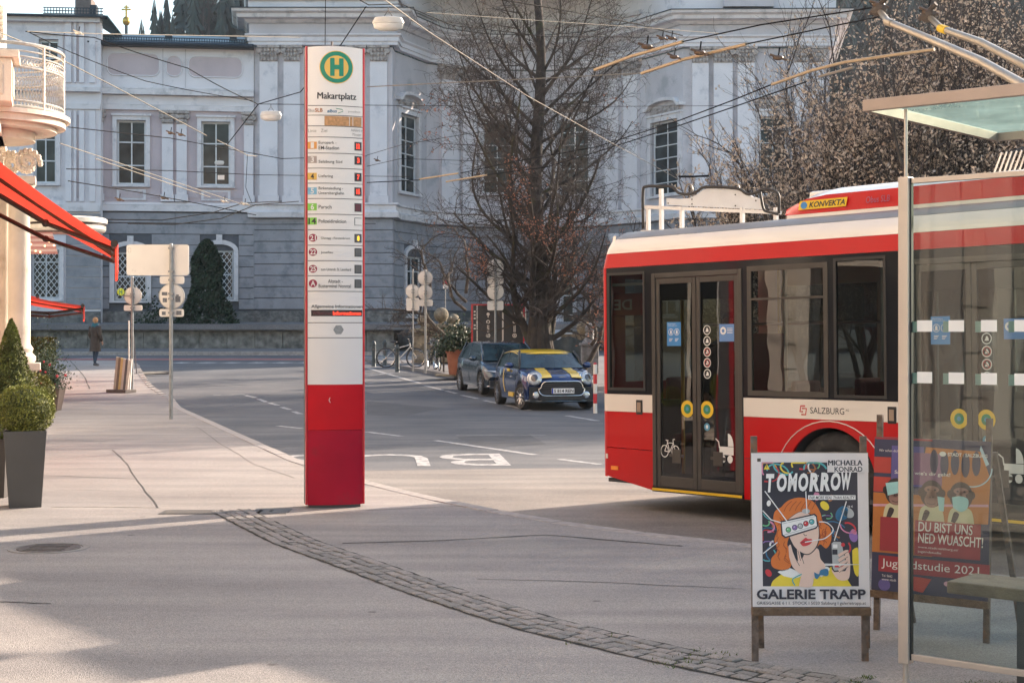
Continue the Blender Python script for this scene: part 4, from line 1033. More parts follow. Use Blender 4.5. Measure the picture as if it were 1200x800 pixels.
# ================================================================== STOP PILLAR
m_pw = mat('pillar_white', (.78, .755, .75), .35, var=.03, scale=2, dirt=((.62, .6, .6), 7, .68), coat=.3)
m_pr = mat('pillar_red', (.56, .006, .016), .5, var=.08, scale=3, spec=.2, dirt=((.36, .02, .03), 4, .6))
m_pr2 = mat('pillar_crimson', (.40, .005, .028), .5, var=.1, scale=3, spec=.2, dirt=((.27, .02, .035), 3.5, .55))
m_seam = mat('seam_dark', (.09, .085, .09), .7)
m_ink = mat('print_black', (.035, .033, .035), .6); m_ink2 = mat('print_grey', (.30, .29, .29), .6)
pr = empty('stop_pillar', (X(391.5, 14.93), 14.93, 0), .22, label='tall white and red bus stop pillar with a round green H sign and line list', cat='bus stop pillar')
PW, PH = .572, 4.44
def front(x): return -.10-.055*(1-(2*x/PW)**2)
def pillar_shell(name, z0, z1, material, par, e_=.0, inset=.022):
    q = MB(); n_ = 16; xa = -PW/2+inset; xb = PW/2-inset
    top = lambda x: z1(x) if callable(z1) else z1
    for i in range(n_+1):
        x = xa+(xb-xa)*i/n_; q.v += [(x, front(x)+e_, z0), (x, front(x)+e_, top(x)), (x, -front(x)-e_, top(x)), (x, -front(x)-e_, z0)]
    for i in range(n_):
        a = i*4
        for j in range(4): q.f.append((a+j, a+4+j, a+4+(j+1) % 4, a+(j+1) % 4)); q.m.append(0)
    q.f.append((3, 2, 1, 0)); q.m.append(0); a = n_*4; q.f.append((a, a+1, a+2, a+3)); q.m.append(0)
    return q.build(name, material, par, auto=30)
topz = lambda x: PH-.012*(2*x/PW)**2
TL = 594.0
def pz(py): return CAMZ+(HY-py)/121.0
pillar_shell('crimson_base', .03, pz(503)-.003, m_pr2, pr, .003); pillar_shell('red_panel', pz(503), pz(450)-.002, m_pr, pr)
pillar_shell('white_panel', pz(450), topz, m_pw, pr)
pillar_shell('foot', 0, .03, m_seam, pr, .02, .04)
m_prs = mat('edge_red', (.50, .012, .025), .3, coat=.4)
for s_ in (-1, 1):
    q = MB(); xa = s_*(PW/2-.0215); xb = s_*PW/2; q.box(min(xa, xb), max(xa, xb), -.105, -.045, .03, PH-.002); q.build('edge_strip', m_prs, pr, bevel=.006)
for s_ in (-1, 1): MB().box(min(s_*PW/2-.0215*s_, s_*PW/2-.003*s_), max(s_*PW/2-.0215*s_, s_*PW/2-.003*s_), -.0445, .09, .03, PH-.004).build('side_cover', m_seam, pr)
fl = Flat(lambda u, v, L: (u, front(u)-.0012*L, v))
K = 1/121.0/.972
def pu(px): return (px-391.7)*K
for py in (125.8, 137, 149.5, 162.3, 181, 198.5, 216, 233.8, 252, 270, 288, 306, 323.5, 341.5, 378, 395.5): fl.rect('seam', -PW/2+.023, PW/2-.023, pz(py+.5), pz(py-.3), 1, n=14)
def T(key, s_, x0, x1, yb, yt, **k): fl.text(key, s_, pu(x0), pu(x1), pz(yb), pz(yt), **k)
hb = empty('haltestelle_sign', (0, 0, 0)); hb.name = 'round_sign'; hb.parent = pr
f2 = Flat(lambda u, v, L: (u, front(u)-.0012*L, v)); f2.ring('sign_rim', pu(392.6), pz(81), 18.4*K, 19.2*K, 2, n=48, ky=1/(121*K)); f2.ring('sign_ring', pu(392.6), pz(81), 13.6*K, 18.4*K, 2, n=48, ky=1/(121*K)); f2.ring('sign_disc', pu(392.6), pz(81), 0, 13.6*K, 2, n=48, ky=1/(121*K))
f2.rect('letter_h', pu(385.3), pu(390.3), pz(91.3), pz(70.5), 4); f2.rect('letter_h', pu(395.5), pu(400.5), pz(91.3), pz(70.5), 4); f2.rect('letter_h', pu(390.3), pu(395.5), pz(83.5), pz(78.3), 4)
m_hg = mat('sign_green', (.012, .24, .15), .4, var=.03); m_hy = mat('sign_yellow', (.78, .50, .11), .4, var=.03)
f2.done(hb, {'sign_rim': m_hy, 'sign_ring': m_hg, 'sign_disc': m_hy, 'letter_h': m_hg})
T('stop_name', 'Makartplatz', 371, 415, 120.5, 110.5); T('stop_name', 'Makartplatz', 371.5, 415.5, 120.5, 110.5)
T('operator_name#a', 'Obus', 360.5, 368, 133.5, 129.5); T('operator_name#b', 'SLB', 368.5, 377, 133.5, 129, bold=.02); T('operator_name#c', 'albus', 382, 393, 134, 130, bold=.02, shear=.2); T('operator_name#d', 'postbus', 406, 420, 133.5, 130.5)
fl.line('operator_swoosh', [(pu(392), pz(129)), (pu(399), pz(130)), (pu(400), pz(132)), (pu(394), pz(134.5))], .006, 2)
T('column_heading', 'Linie', 361, 370, 157, 153); T('column_heading', 'Ziel', 375, 382, 157, 153); T('column_heading', 'Abfahrt in', 409, 423, 155, 151.5); T('column_heading', 'Minuten', 411, 421, 160, 156.5)
m_cop = mat('copper_map', (.50, .27, .12), .4, var=.25, scale=40); fl.rect('copper_strip', pu(379), pu(421.5), pz(149), pz(138), 2, n=8)
for i in range(2): fl.rect('copper_line', pu(407+i*4), pu(407.6+i*4), pz(148.6), pz(138.5), 3)
rows = [(172, '1', 'o', ['Europark -', 'EM-Stadion'], 'r', '12'), (188.5, '3', 'g', ['Salzburg Süd'], 'r', '3'), (208, '4', 'y', ['Liefering'], 'r', '7'), (225, '5', 'b', ['Birkensiedlung -', 'Untersbergbahn'], 'r', '15'),
        (243.5, '6', 'l', ['Parsch'], 'm', ''), (260, '14', 'l', ['Polizeidirektion'], 'w', ''), (279.5, '21', 'c', ['Glanegg - Fürstenbrunn'], 'a', '8'), (296, '22', 'c', ['Josefiau'], 'd', ''), (315.5, '25', 'c', ['zum Untersb. St. Leonhard'], 'd', ''), (332.5, 'A', 'c', ['Altstadt -', 'Busterminal Nonntal'], 'd', '')]
cm = {'o': mat('line_orange', (.72, .33, .08), .5), 'g': mat('line_grey', (.40, .34, .32), .5), 'y': mat('line_yellow', (.72, .45, .10), .5), 'b': mat('line_blue', (.22, .48, .68), .5), 'l': mat('line_green', (.22, .55, .08), .5), 'c': mat('line_maroon', (.30, .03, .07), .5)}
mats = {'seam': m_seam, 'stop_name': m_ink, 'operator_name#a': m_ink2, 'operator_name#b': mat('ink_orange', (.4, .15, .05), .6), 'operator_name#c': mat('ink_blue', (.04, .16, .3), .6), 'operator_name#d': m_ink2, 'operator_swoosh': m_hg, 'column_heading': m_ink2, 'copper_strip': m_cop, 'copper_line': m_pw, 'line_text': m_ink}
m_led = mat('led_red', (.5, .01, .01), .4, emit=((1, .05, .02), .9)); m_leda = mat('led_amber', (.6, .35, .02), .4, emit=((1, .5, .03), .8)); m_dis = mat('display_black', (.035, .02, .028), .25); m_dism = mat('display_maroon', (.12, .02, .04), .3); m_disg = mat('display_grey', (.12, .12, .125), .3); m_disr = mat('display_rim', (.05, .05, .06), .4)
for i, (py, num, c, tx, dk, dv) in enumerate(rows):
    k = 'line_badge#%d' % i; mats[k] = cm[c]
    if c == 'c': fl.disc(k, pu(366.3), pz(py), 4.6*K, 4.6/121, 2); nx0, nx1, ny = 363.2, 369.5, 3.0
    else: fl.rect(k, pu(360.5), pu(370.5), pz(py+4.2), pz(py-4), 2); nx0, nx1, ny = (363.8, 367.4, 3.3) if len(num) == 1 else (361.5, 369.6, 3.6)
    if num == 'A': nx0, nx1 = 363.7, 369
    kk = 'line_number#%d' % i; mats[kk] = m_ink if num in ('4', '14') else m_pw
    T(kk, num, nx0, nx1, py+ny, py-ny, layer=3, bold=.02)
    fw = {'Europark -': 392.5, 'EM-Stadion': 395.5, 'Salzburg Süd': 399, 'Liefering': 388.5, 'Birkensiedlung -': 400, 'Untersbergbahn': 401, 'Parsch': 387, 'Polizeidirektion': 403.5, 'Glanegg - Fürstenbrunn': 408, 'Josefiau': 388.5, 'zum Untersb. St. Leonhard': 409, 'Altstadt -': 399.5, 'Busterminal Nonntal': 409}
    for j, t in enumerate(tx):
        x0 = 372.5 if c != 'c' else 375; yb = py+2.2 if len(tx) == 1 else py+(-.6 if j == 0 else 5)
        if t == 'Altstadt -': x0 = 383
        if t == 'Busterminal Nonntal': x0 = 372.5
        if t == 'Salzburg Süd': yb = py+5
        T('line_text', t, x0, fw[t], yb, yb-(4.2 if c != 'c' or t[0] in 'AB' else 3.2), layer=2, bold=.006)
    x0, x1 = 413.2, 421.6; kd = 'display#%d' % i
    d = (lambda a: a)(dk)
    if dk == 'w':
        mats[kd] = [m_disr]; fl.rect(kd, pu(x0), pu(x0+.6), pz(py+4.5), pz(py-4.5), 2); fl.rect(kd, pu(x0), pu(x1), pz(py+4.5), pz(py+3.9), 2); fl.rect(kd, pu(x0), pu(x1), pz(py-3.9), pz(py-4.5), 2)
    else:
        mats[kd] = m_disr; fl.rect(kd, pu(x0), pu(x1), pz(py+5), pz(py-5), 2, n=3)
        ki = 'display_screen#%d' % i; mats[ki] = {'r': m_dis, 'm': m_dism, 'a': m_disg, 'd': m_disg}[dk]; fl.rect(ki, pu(x0+1), pu(x1-1), pz(py+4), pz(py-4), 3, n=3)
        if dv: kv = 'display_digits#%d' % i; mats[kv] = m_leda if dk == 'a' else m_led; T(kv, dv, x0+(2.2 if len(dv) > 1 else 3.2), x1-(2 if len(dv) > 1 else 2.6), py+3, py-3, layer=4, bold=.05)
T('info_heading', 'Allgemeine Informationen', 364.5, 422.5, 362, 357.3, bold=.012); mats['info_heading'] = m_ink
fl.rect('ticker', pu(364.3), pu(422.3), pz(370.5), pz(363.2), 2, n=8); mats['ticker'] = m_dis
T('ticker_text#a', 'Willkommen', 366, 387, 369, 365, layer=3, bold=.01); mats['ticker_text#a'] = m_dism
T('ticker_text#b', 'Informationen', 388.5, 421, 369.2, 364.8, layer=3, bold=.03); mats['ticker_text#b'] = m_led
fl.poly('hexagon_badge', [(pu(394.8)+6*K*math.cos(PI/3*k), pz(386.3)+6/121*math.sin(PI/3*k)) for k in range(6)], 2); mats['hexagon_badge'] = mat('badge_grey', (.30, .30, .31), .4, .4, var=.2, scale=60)
fl.line('scratch', [(pu(385.5), pz(471)), (pu(384), pz(468)), (pu(385.3), pz(465))], .006, 3); mats['scratch'] = m_pw
fl.done(pr, mats)
MB().tube([(-.02, 0, PH-.01), (-.02, 0, PH+.07)], .012, 6).build('mast_stub', m_seam, pr)

# ================================================================== BUS SHELTER
m_alu = mat('cream_metal', (.56, .49, .44), .35, .55, var=.06, scale=4, dirt=((.45, .38, .34), 8, .65))
m_roofedge = mat('roof_edge_metal', (.42, .33, .28), .5, .4, var=.1, scale=5)
m_seal = mat('black_seal', (.015, .015, .017), .5)
m_wood = mat('bench_wood', (.26, .19, .13), .7, var=.25, scale=9, bump=.3, dirt=((.12, .09, .06), 6, .55))
g_shel = pane_glass('shelter_glass', (.62, .72, .70), .05, .01, .22, .05)
g_roof = frosted('roof_glass', (.34, .50, .47), .45)
u2 = Vector((.761, -.648, 0)).normalized(); v2 = Vector((.648, .761, 0)).normalized()
y0s = 7.44; x0s = X(1061.5, y0s)
sh = empty('bus_shelter', (x0s, y0s, 0), math.atan2(u2.y, u2.x), label='glass bus shelter with cream metal posts, bench and flat glass roof', cat='bus shelter')
zt_, zb_ = 2.44, .115
def post(x, y, z0=zb_-.02, z1=zt_+.005):
    q = MB(); q.box(x-.027, x+.027, y-.03, y+.03, z0, z1); o = q.build('post', m_alu, sh, bevel=.004); MB().tube([(x, y, -.0), (x, y, z0)], .014, 8).build('post_foot', m_alu, sh); return o
LW = 3.2; DP = 1.35
post(0, 0); post(1.6, 0); post(LW, 0); post(LW, DP)
MB().box(.0275, .034, -.012, .012, zb_, zt_).build('seal', m_seal, sh)
for (a, b) in ((.034, 1.573), (1.627, LW-.027)):
    MB().box(a, b, -.012, .012, zt_-.028, zt_-.002).build('top_rail', m_alu, sh, bevel=.003); MB().box(a, b, -.014, .014, zb_, zb_+.03).build('bottom_rail', m_alu, sh, bevel=.003)
    MB().add([(a, 0, zb_+.03), (b, 0, zb_+.03), (b, 0, zt_-.028), (a, 0, zt_-.028)], [(0, 1, 2, 3)]).build('glass_pane', g_shel, sh)
# the side pane towards the far end of the shelter
MB().box(LW-.014, LW+.014, .03, DP-.03, zb_, zb_+.03).build('bottom_rail', m_alu, sh); MB().add([(LW, .03, zb_+.03), (LW, DP-.03, zb_+.03), (LW, DP-.03, zt_), (LW, .03, zt_)], [(0, 1, 2, 3)]).build('glass_pane', g_shel, sh)
# thin rods carry the roof
for (x, y) in ((.0, 0), (1.6, 0), (LW, 0), (LW, DP)): MB().tube([(x, y, zt_), (x, y, 2.775)], .009, 6).build('roof_rod', m_alu, sh)
rx0, rx1, ry0, ry1, rz0 = -.20, LW+.3, -.03, 1.5, 2.775
q = MB(); q.box(rx0, rx1, ry0-.03, ry0, rz0, rz0+.057); o = q.build('roof_edge', m_roofedge, sh, bevel=.003)
q = MB(); q.box(rx0, rx0+.03, ry0+.001, ry1, rz0, rz0+.05); q.build('roof_edge', m_roofedge, sh); MB().box(rx0, rx1, ry1, ry1+.03, rz0, rz0+.05).build('roof_edge', m_roofedge, sh)
for x in (.9, 1.8, 2.7): MB().box(x-.02, x+.02, ry0, ry1, rz0+.005, rz0+.04).build('roof_beam', m_roofedge, sh)
MB().add([(rx0+.03, ry0, rz0+.045), (rx1, ry0, rz0+.045), (rx1, ry1, rz0+.045), (rx0+.03, ry1, rz0+.045)], [(0, 1, 2, 3)]).build('roof_pane', g_roof, sh)
# safety marking: two rows of little squares, white outside, narrower pale green ones set behind
fs = Flat(lambda u, v, L: (u, -.0008*L, v)); fb = Flat(lambda u, v, L: (u-.03, .02, v))
m_dec = mat('white_decal', (.82, .81, .80), .5, var=.02); m_dec2 = mat('pale_green_square', (.42, .55, .50), .5)
for r_, zc2 in enumerate((1.725, 1.478)):
    for k in range(14):
        u = .098+k*.168*.955; MB().box(u-.038, u+.038, -.0030, -.0008, zc2-.027, zc2+.027).build('square_marker', m_dec, sh)
        if k < 8: MB().box(u-.068, u-.040, .0008, .0030, zc2-.030, zc2+.022).build('square_marker', m_dec2, sh)
# bench
bn = MB(); bn.box(.13, 2.9, .17, .50, .425, .485); bn.build('bench_seat', m_wood, sh, bevel=.008)
for x in (.50, 1.6, 2.7):
    MB().box(x-.03, x+.03, .2, .47, 0, .424).build('bench_leg', m_seam, sh)

# ================================================================== POSTER STANDS
m_rustwood = mat('weathered_frame', (.15, .095, .06), .85, var=.4, scale=14, bump=.6, bscale=60, dirt=((.38, .34, .30), 9, .6))
m_leg = mat('rusty_leg', (.16, .12, .10), .8, .2, var=.4, scale=25, bump=.3, dirt=((.22, .11, .05), 14, .52))
m_paper = mat('poster_paper', (.76, .70, .70), .55, var=.02)
m_back = mat('board_back', (.12, .09, .07), .9, var=.3)
def stand(name, px0, px1, Y0, Y1, ytop, ybot, label, lt, lb):
    """board between two legs, leaning back; returns (root, width, z0, z1)"""
    A, B = Vector((X(px0, Y0), Y0, 0)), Vector((X(px1, Y1), Y1, 0)); d = B-A
    e_ = empty(name, tuple(A), math.atan2(d.y, d.x), label=label, cat='poster stand', group='poster stands on the pavement')
    W = d.length; z1, z0 = Z(ytop, (Y0+Y1)/2), Z(ybot, (Y0+Y1)/2)
    lean = .10
    yb = lambda z: lean*(z-z0)/(z1-z0)*.5
    for x in (.02, W-.02):
        MB().beam((x, .03, 0), (x, .03+lean*.5, lt), .033, .022, (0, 1, 0)).build('leg', m_leg, e_)
        MB().beam((x+.085, .36, 0), (x+.02, .05+lean*.5, z1-.06), .03, .02, (0, 1, 0)).build('leg', m_leg, e_)
    q = MB(); q.add([(0, yb(z0), z0), (W, yb(z0), z0), (W, yb(z1), z1), (0, yb(z1), z1), (0, yb(z0)+.018, z0), (W, yb(z0)+.018, z0), (W, yb(z1)+.018, z1), (0, yb(z1)+.018, z1)], [(0, 1, 2, 3), (7, 6, 5, 4), (0, 4, 5, 1), (1, 5, 6, 2), (2, 6, 7, 3), (3, 7, 4, 0)]); q.build('board', m_back, e_)
    MB().box(-.002, W+.002, -.014, .03, z0-.042, z0-.002).build('bottom_rail', m_rustwood, e_, bevel=.003)
    return e_, W, z0, z1, yb
ps, Wp, pz0, pz1, yb1 = stand('poster_stand', 881.5, 1020, 7.9, 7.9, 531, 711, 'weathered poster stand with a comic style woman in a white visor', Z(512, 7.9), 0)
# poster 1: artwork measured on a 611 x 800 sheet
def art(root, W, z0, z1, yb, sw, sy0, sy1, sx0=0):
    def mp(u, v, L):
        t = (sy1-v)/(sy1-sy0); z = z0+(z1-z0)*t; return ((u-sx0)/sw*W, yb(z)-.001-.00035*L, z)
    return Flat(mp)
A = art(ps, Wp, pz0, pz1, yb1, 590, 2, 757, 2)
c_ = lambda n, c: mat('ink_'+n, c, .5, var=.04, scale=8)
K1 = {'paper': m_paper, 'black': c_('black', (.03, .025, .04)), 'hair': c_('hair', (.66, .17, .03)), 'hair2': c_('hair_dark', (.32, .06, .02)), 'skin': c_('skin', (.78, .55, .46)), 'white': c_('white', (.82, .80, .80)), 'yellow': c_('yellow', (.82, .62, .05)), 'blue': c_('blue', (.06, .35, .60)), 'red': c_('red', (.60, .04, .05)), 'grey': c_('grey', (.45, .45, .46)), 'pink': c_('pink', (.7, .25, .4)), 'green': c_('green', (.15, .45, .22)), 'purple': c_('purple', (.28, .15, .42)), 'teal': c_('teal', (.10, .42, .45)), 'orange': c_('orange', (.75, .32, .05))}
m_of = {}
def ak(k): kk = 'picture#'+k; m_of[kk] = K1[k]; return kk
A.rect(ak('paper'), 4, 590, 4, 755, 0); A.rect('tack#t', 34, 52, 30, 46, 2); m_of['tack#t'] = m_back
A.rect(ak('black'), 56, 536, 50, 655, 1)
rr = random.Random(3)
def spl(pts, n=6):
    out = []; P_ = [pts[0]]+list(pts)+[pts[-1]]
    for i in range(1, len(P_)-2):
        a, b, c, d = P_[i-1], P_[i], P_[i+1], P_[i+2]
        for k in range(n):
            t = k/n; out.append(tuple(.5*((2*b[j])+(-a[j]+c[j])*t+(2*a[j]-5*b[j]+4*c[j]-d[j])*t*t+(-a[j]+3*b[j]-3*c[j]+d[j])*t**3) for j in (0, 1)))
    out.append(pts[-1]); return out
for k in range(34):    # swirls of colour behind the figure
    cx, cy = rr.choice([(70+rr.uniform(0, 60), rr.uniform(240, 560)), (rr.uniform(360, 520), rr.uniform(240, 470)), (rr.uniform(80, 360), rr.uniform(55, 110))]); r_ = rr.uniform(15, 48); a0 = rr.uniform(0, 6)
    pts = [(min(533, max(59, cx+r_*math.cos(a0+i*.35)*(1+i*.06))), min(650, max(52, cy+r_*math.sin(a0+i*.35)))) for i in range(9)]
    A.line(ak(rr.choice(['pink', 'green', 'purple', 'teal', 'orange', 'yellow', 'red', 'white', 'blue'])), pts, rr.uniform(3, 10), 2)
for (cx, cy, r_, k) in ((330, 215, 22, 'pink'), (512, 410, 30, 'purple'), (455, 300, 40, 'blue'), (485, 295, 34, 'grey'), (370, 262, 26, 'yellow'), (410, 390, 15, 'blue'), (90, 250, 15, 'white'), (85, 590, 20, 'red'), (515, 390, 16, 'pink'), (400, 225, 18, 'orange')): A.disc(ak(k), cx, cy, r_, r_*.7, 2, rot=rr.uniform(0, 3))
A.poly(ak('yellow'), [(66, 84), (82, 56), (96, 84)], 3); A.line(ak('black'), [(81, 62), (81, 76)], 3, 4)
# shoulders, neck, face
A.poly(ak('yellow'), spl([(95, 655), (110, 625), (165, 590), (240, 575), (300, 600), (360, 590), (400, 560), (440, 580), (470, 610), (500, 655)]), 4)
A.poly(ak('yellow'), spl([(505, 480), (522, 468), (535, 480), (535, 600), (515, 590), (505, 530)]), 4)
A.poly(ak('white'), spl([(130, 585), (175, 565), (215, 575), (250, 600), (215, 615), (160, 605)]), 5); A.poly(ak('white'), spl([(330, 600), (370, 560), (390, 575), (350, 610)]), 5)
hairL = [(150, 270), (190, 235), (250, 222), (310, 240), (345, 290), (360, 340), (395, 370), (400, 430), (375, 470), (345, 450), (320, 470), (300, 440), (250, 330), (200, 400), (180, 450), (200, 500), (195, 560), (150, 575), (105, 560), (100, 520), (130, 480), (115, 430), (130, 380), (112, 330), (120, 290)]
A.poly(ak('black'), [(250+(x-250)*1.03, 400+(y-400)*1.03) for x, y in spl(hairL+[hairL[0]])], 5); A.poly(ak('hair'), spl(hairL+[hairL[0]]), 6)
for k in range(26):
    y0_ = rr.uniform(240, 540); x0_ = 120+rr.uniform(0, 60) if k % 2 else rr.uniform(335, 380)
    if not k % 2: y0_ = rr.uniform(300, 440)
    A.line(ak('hair2'), spl([(x0_, y0_), (x0_+rr.uniform(-14, 14), y0_+18), (x0_+rr.uniform(-12, 18), y0_+38)], 4), 3, 7)
for k in range(6): A.line(ak('hair2'), spl([(165+k*28, 290-k*2), (180+k*27, 262), (205+k*24, 240)], 4), 3, 7)
A.poly(ak('skin'), spl([(262, 480), (330, 470), (345, 520), (370, 560), (330, 610), (290, 615), (250, 590), (262, 540)]), 7)
A.poly(ak('black'), spl([(182, 330), (250, 290), (322, 320), (342, 380), (335, 450), (300, 495), (262, 500), (215, 470), (190, 420)]), 8); A.poly(ak('skin'), spl([(185, 330), (250, 292), (320, 322), (338, 380), (330, 448), (298, 490), (264, 495), (220, 466), (194, 420)]), 9)
A.poly(ak('red'), spl([(242, 442), (258, 428), (272, 418), (284, 424), (300, 424), (306, 434), (290, 452), (262, 460), (250, 452)]), 10); A.line(ak('black'), spl([(248, 444), (270, 436), (300, 434)]), 3, 11)
A.line(ak('black'), [(262, 398), (268, 408), (278, 406)], 3, 10)
# visor
A.poly(ak('black'), [(146, 338), (318, 300), (330, 310), (335, 362), (325, 374), (170, 420), (152, 408)], 11); A.poly(ak('white'), [(153, 343), (315, 308), (325, 316), (329, 360), (320, 368), (172, 412), (158, 402)], 12); A.line(ak('grey'), [(155, 350), (320, 314)], 3, 13); A.line(ak('grey'), [(165, 404), (322, 360)], 4, 13)
for (x, y, k) in ((186, 379, 'green'), (218, 368, 'purple'), (246, 361, 'grey'), (274, 349, 'red'), (303, 340, 'teal')): A.disc(ak('black'), x, y, 14, layer=13, n=16); A.disc(ak(k), x, y, 11, layer=14, n=16); A.disc(ak('white'), x-3, y-3, 3, layer=15, n=8)
for p in ([(70, 190), (185, 345)], [(275, 190), (280, 300)], [(478, 240), (415, 432)], [(130, 440), (58, 495)], [(58, 285), (100, 330), (150, 345)]): A.line(ak('white'), p, 5, 16)
A.disc(ak('grey'), 275, 288, 20, 12, 15); A.line(ak('white'), spl([(268, 440), (320, 430), (370, 420), (410, 380), (380, 345), (340, 340)]), 5, 16)
# hands and the little device
A.poly(ak('skin'), spl([(185, 460), (196, 452), (205, 480), (222, 520), (232, 530), (228, 475), (238, 470), (250, 520), (262, 505), (274, 510), (275, 540), (300, 575), (305, 640), (250, 640), (245, 600), (205, 560), (188, 510)]), 14); A.poly(ak('skin'), spl([(250, 590), (300, 590), (300, 655), (235, 655)]), 13)
for p in ([(205, 480), (225, 530), (240, 555)], [(232, 480), (245, 530)], [(252, 515), (262, 545)]): A.line(ak('black'), p, 2.5, 15)
A.poly(ak('skin'), spl([(425, 500), (460, 480), (490, 500), (490, 600), (470, 625), (430, 620), (400, 580)]), 13)
A.poly(ak('black'), [(396, 440), (410, 430), (450, 432), (458, 445), (478, 560), (468, 580), (412, 585), (400, 570)], 14); A.poly(ak('grey'), [(401, 446), (412, 437), (446, 438), (453, 450), (472, 556), (464, 573), (414, 578), (405, 565)], 15)
A.rect(ak('white'), 408, 430, 450, 468, 16); A.rect(ak('black'), 404, 430, 475, 500, 16); A.disc(ak('red'), 458, 452, 10, layer=16); A.rect(ak('red'), 415, 462, 548, 562, 16)
for k in range(4): A.poly(ak('skin'), spl([(430, 500+k*24), (470, 478+k*24), (484, 484+k*24), (440, 516+k*24)]), 17); A.line(ak('black'), [(436, 515+k*24), (482, 486+k*24)], 2, 18)
for k in range(3): A.line(ak('white'), [(365, 545+k*4), (535, 548)], 3, 19)
A.poly(ak('blue'), spl([(312, 585), (335, 595), (345, 575), (378, 570), (384, 595), (372, 605), (345, 600), (328, 618), (316, 612), (312, 590)]), 16)
A.line(ak('teal'), spl([(215, 650), (205, 620), (250, 595)]), 6, 16)
# lettering
for i, chh in enumerate('TOMORROW'):
    x0_ = 76+i*54; yb_ = 196-i*1.5-2*math.sin(i); yt_ = 105-i*1.2
    wd = 50 if chh in 'OMRW' else 42
    for (o1, o2, L, kk) in ((-4, 5, 20, 'black'), (0, 0, 21, 'white')):
        A.text(ak(kk), chh, x0_-(3 if kk == 'black' else 0), x0_+wd+(6 if kk == 'black' else 0), yb_+o2, yt_+(2 if kk == 'black' else 0), layer=L, bold=.05 if kk == 'white' else .08, shear=.15)
A.rect(ak('white'), 286, 524, 210, 232, 19); A.text(ak('black'), 'FAR MORE REAL THAN REALITY', 292, 520, 229, 214, layer=20, bold=.01, shear=.3)
A.rect(ak('paper'), 384, 590, 30, 98, 22); [A.text(ak('black'), 'MICHAELA', 388+i_, 558+i_, 64, 38, layer=23+i_*.1) for i_ in (0, 1.5, 3)]; A.text(ak('black'), 'KONRAD', 420, 560, 95, 70, layer=23, bold=.02)
A.text(ak('white'), '78 €', 482, 510, 270, 260, layer=22)
A.text(ak('black'), 'GALERIE TRAPP', 24, 568, 717, 668, layer=23, bold=.03); A.text(ak('black'), 'GRIESGASSE 6 I 1. STOCK I 5020 Salzburg I galerietrapp.at', 24, 568, 747, 728, layer=23, bold=.004)
A.done(ps, m_of)
# poster 2 (partly behind the shelter post): orange street scene, three masked apes, red text fields
ps2, W2, q0, q1, yb2 = stand('poster_stand', 1021, 1158, 8.75, 8.35, 515, 697, 'dark poster stand with three masked apes and red text fields behind the glass', Z(488, 8.6), 0)
B_ = art(ps2, W2, q0, q1, yb2, 562, 20, 790, 5)
m_of = {}
def bk(k, c): kk = 'picture#'+k; m_of[kk] = mat('print_'+k, c, .5, var=.08, scale=10); return kk
red2 = (.32, .03, .045); w_ = (.78, .75, .73)
B_.rect(bk('night', (.035, .04, .09)), 5, 567, 20, 790, 0); B_.rect(bk('amber', (.48, .17, .04)), 5, 300, 300, 600, 1); B_.poly(bk('amber', (.48, .17, .04)), [(260, 60), (520, 70), (567, 200), (560, 420), (300, 430), (240, 200)], 1)
B_.rect(bk('brick', (.45, .05, .04)), 5, 90, 120, 200, 2); B_.rect(bk('brick', (.45, .05, .04)), 5, 90, 220, 295, 2); B_.rect(bk('violet', (.12, .10, .30)), 92, 250, 60, 260, 1); B_.rect(bk('plum', (.25, .12, .22)), 200, 340, 90, 250, 2)
B_.line(bk('pinkish', (.65, .35, .45)), [(5, 365), (560, 330)], 12, 3); B_.ring(bk('paleblue', (.45, .6, .7)), 480, 150, 90, 96, 3, a0=0, a1=2); B_.poly(bk('paleblue', (.45, .6, .7)), [(520, 40), (560, 130), (545, 140), (515, 60)], 3)
for k in range(5): B_.disc(bk('night', (.035, .04, .09)), 300+k*50, 130+10*(k % 2), 20, 60, 3)
for i, cx in enumerate((118, 292, 432)):    # ape: fur, shirt, face, mask
    fur, face = bk('fur', (.04, .03, .035)), bk('face', (.30, .17, .15))
    B_.poly(bk('shirt', (.62, .58, .38)), spl([(cx-62, 425), (cx-50, 365), (cx-15, 345), (cx+20, 345), (cx+52, 365), (cx+64, 425)]), 4)
    B_.disc(fur, cx, 290, 55, 68, 5); B_.disc(fur, cx-52, 285, 14, 20, 5); B_.disc(fur, cx+52, 285, 14, 20, 5); B_.disc(face, cx, 268, 36, 18, 6); B_.disc(face, cx, 322, 34, 36, 6); B_.disc(face, cx, 295, 24, 24, 6)
    for s_ in (-1, 1): B_.disc(fur, cx+s_*16, 270, 6, 5, 7, n=10); B_.disc(fur, cx+s_*7, 306, 3, 4, 7, n=8)
    B_.line(fur, spl([(cx-20, 336), (cx, 342), (cx+20, 336)]), 3, 7)
    msk = bk('mask', (.36, .66, .68))
    if i == 0: B_.poly(msk, [(66, 250), (150, 234), (150, 290), (78, 312)], 8)
    if i == 1: B_.poly(msk, [(320, 300), (355, 304), (352, 372), (330, 370)], 8)
    if i == 2: B_.poly(msk, spl([(390, 300), (430, 292), (466, 306), (462, 350), (430, 368), (396, 350)]), 8)
    B_.poly(fur, spl([(cx-45, 420), (cx-30, 372), (cx-8, 378), (cx-12, 400), (cx-26, 425)]), 9)
B_.rect(bk('redfield', red2), 44, 150, 420, 590, 10); B_.rect(bk('redfield', red2), 215, 528, 424, 596, 10); B_.rect(bk('redfield', red2), 40, 572, 614, 694, 10); B_.rect(bk('redfield', red2), 5, 290, 21, 30, 2)
WT = bk('whitetext', w_)
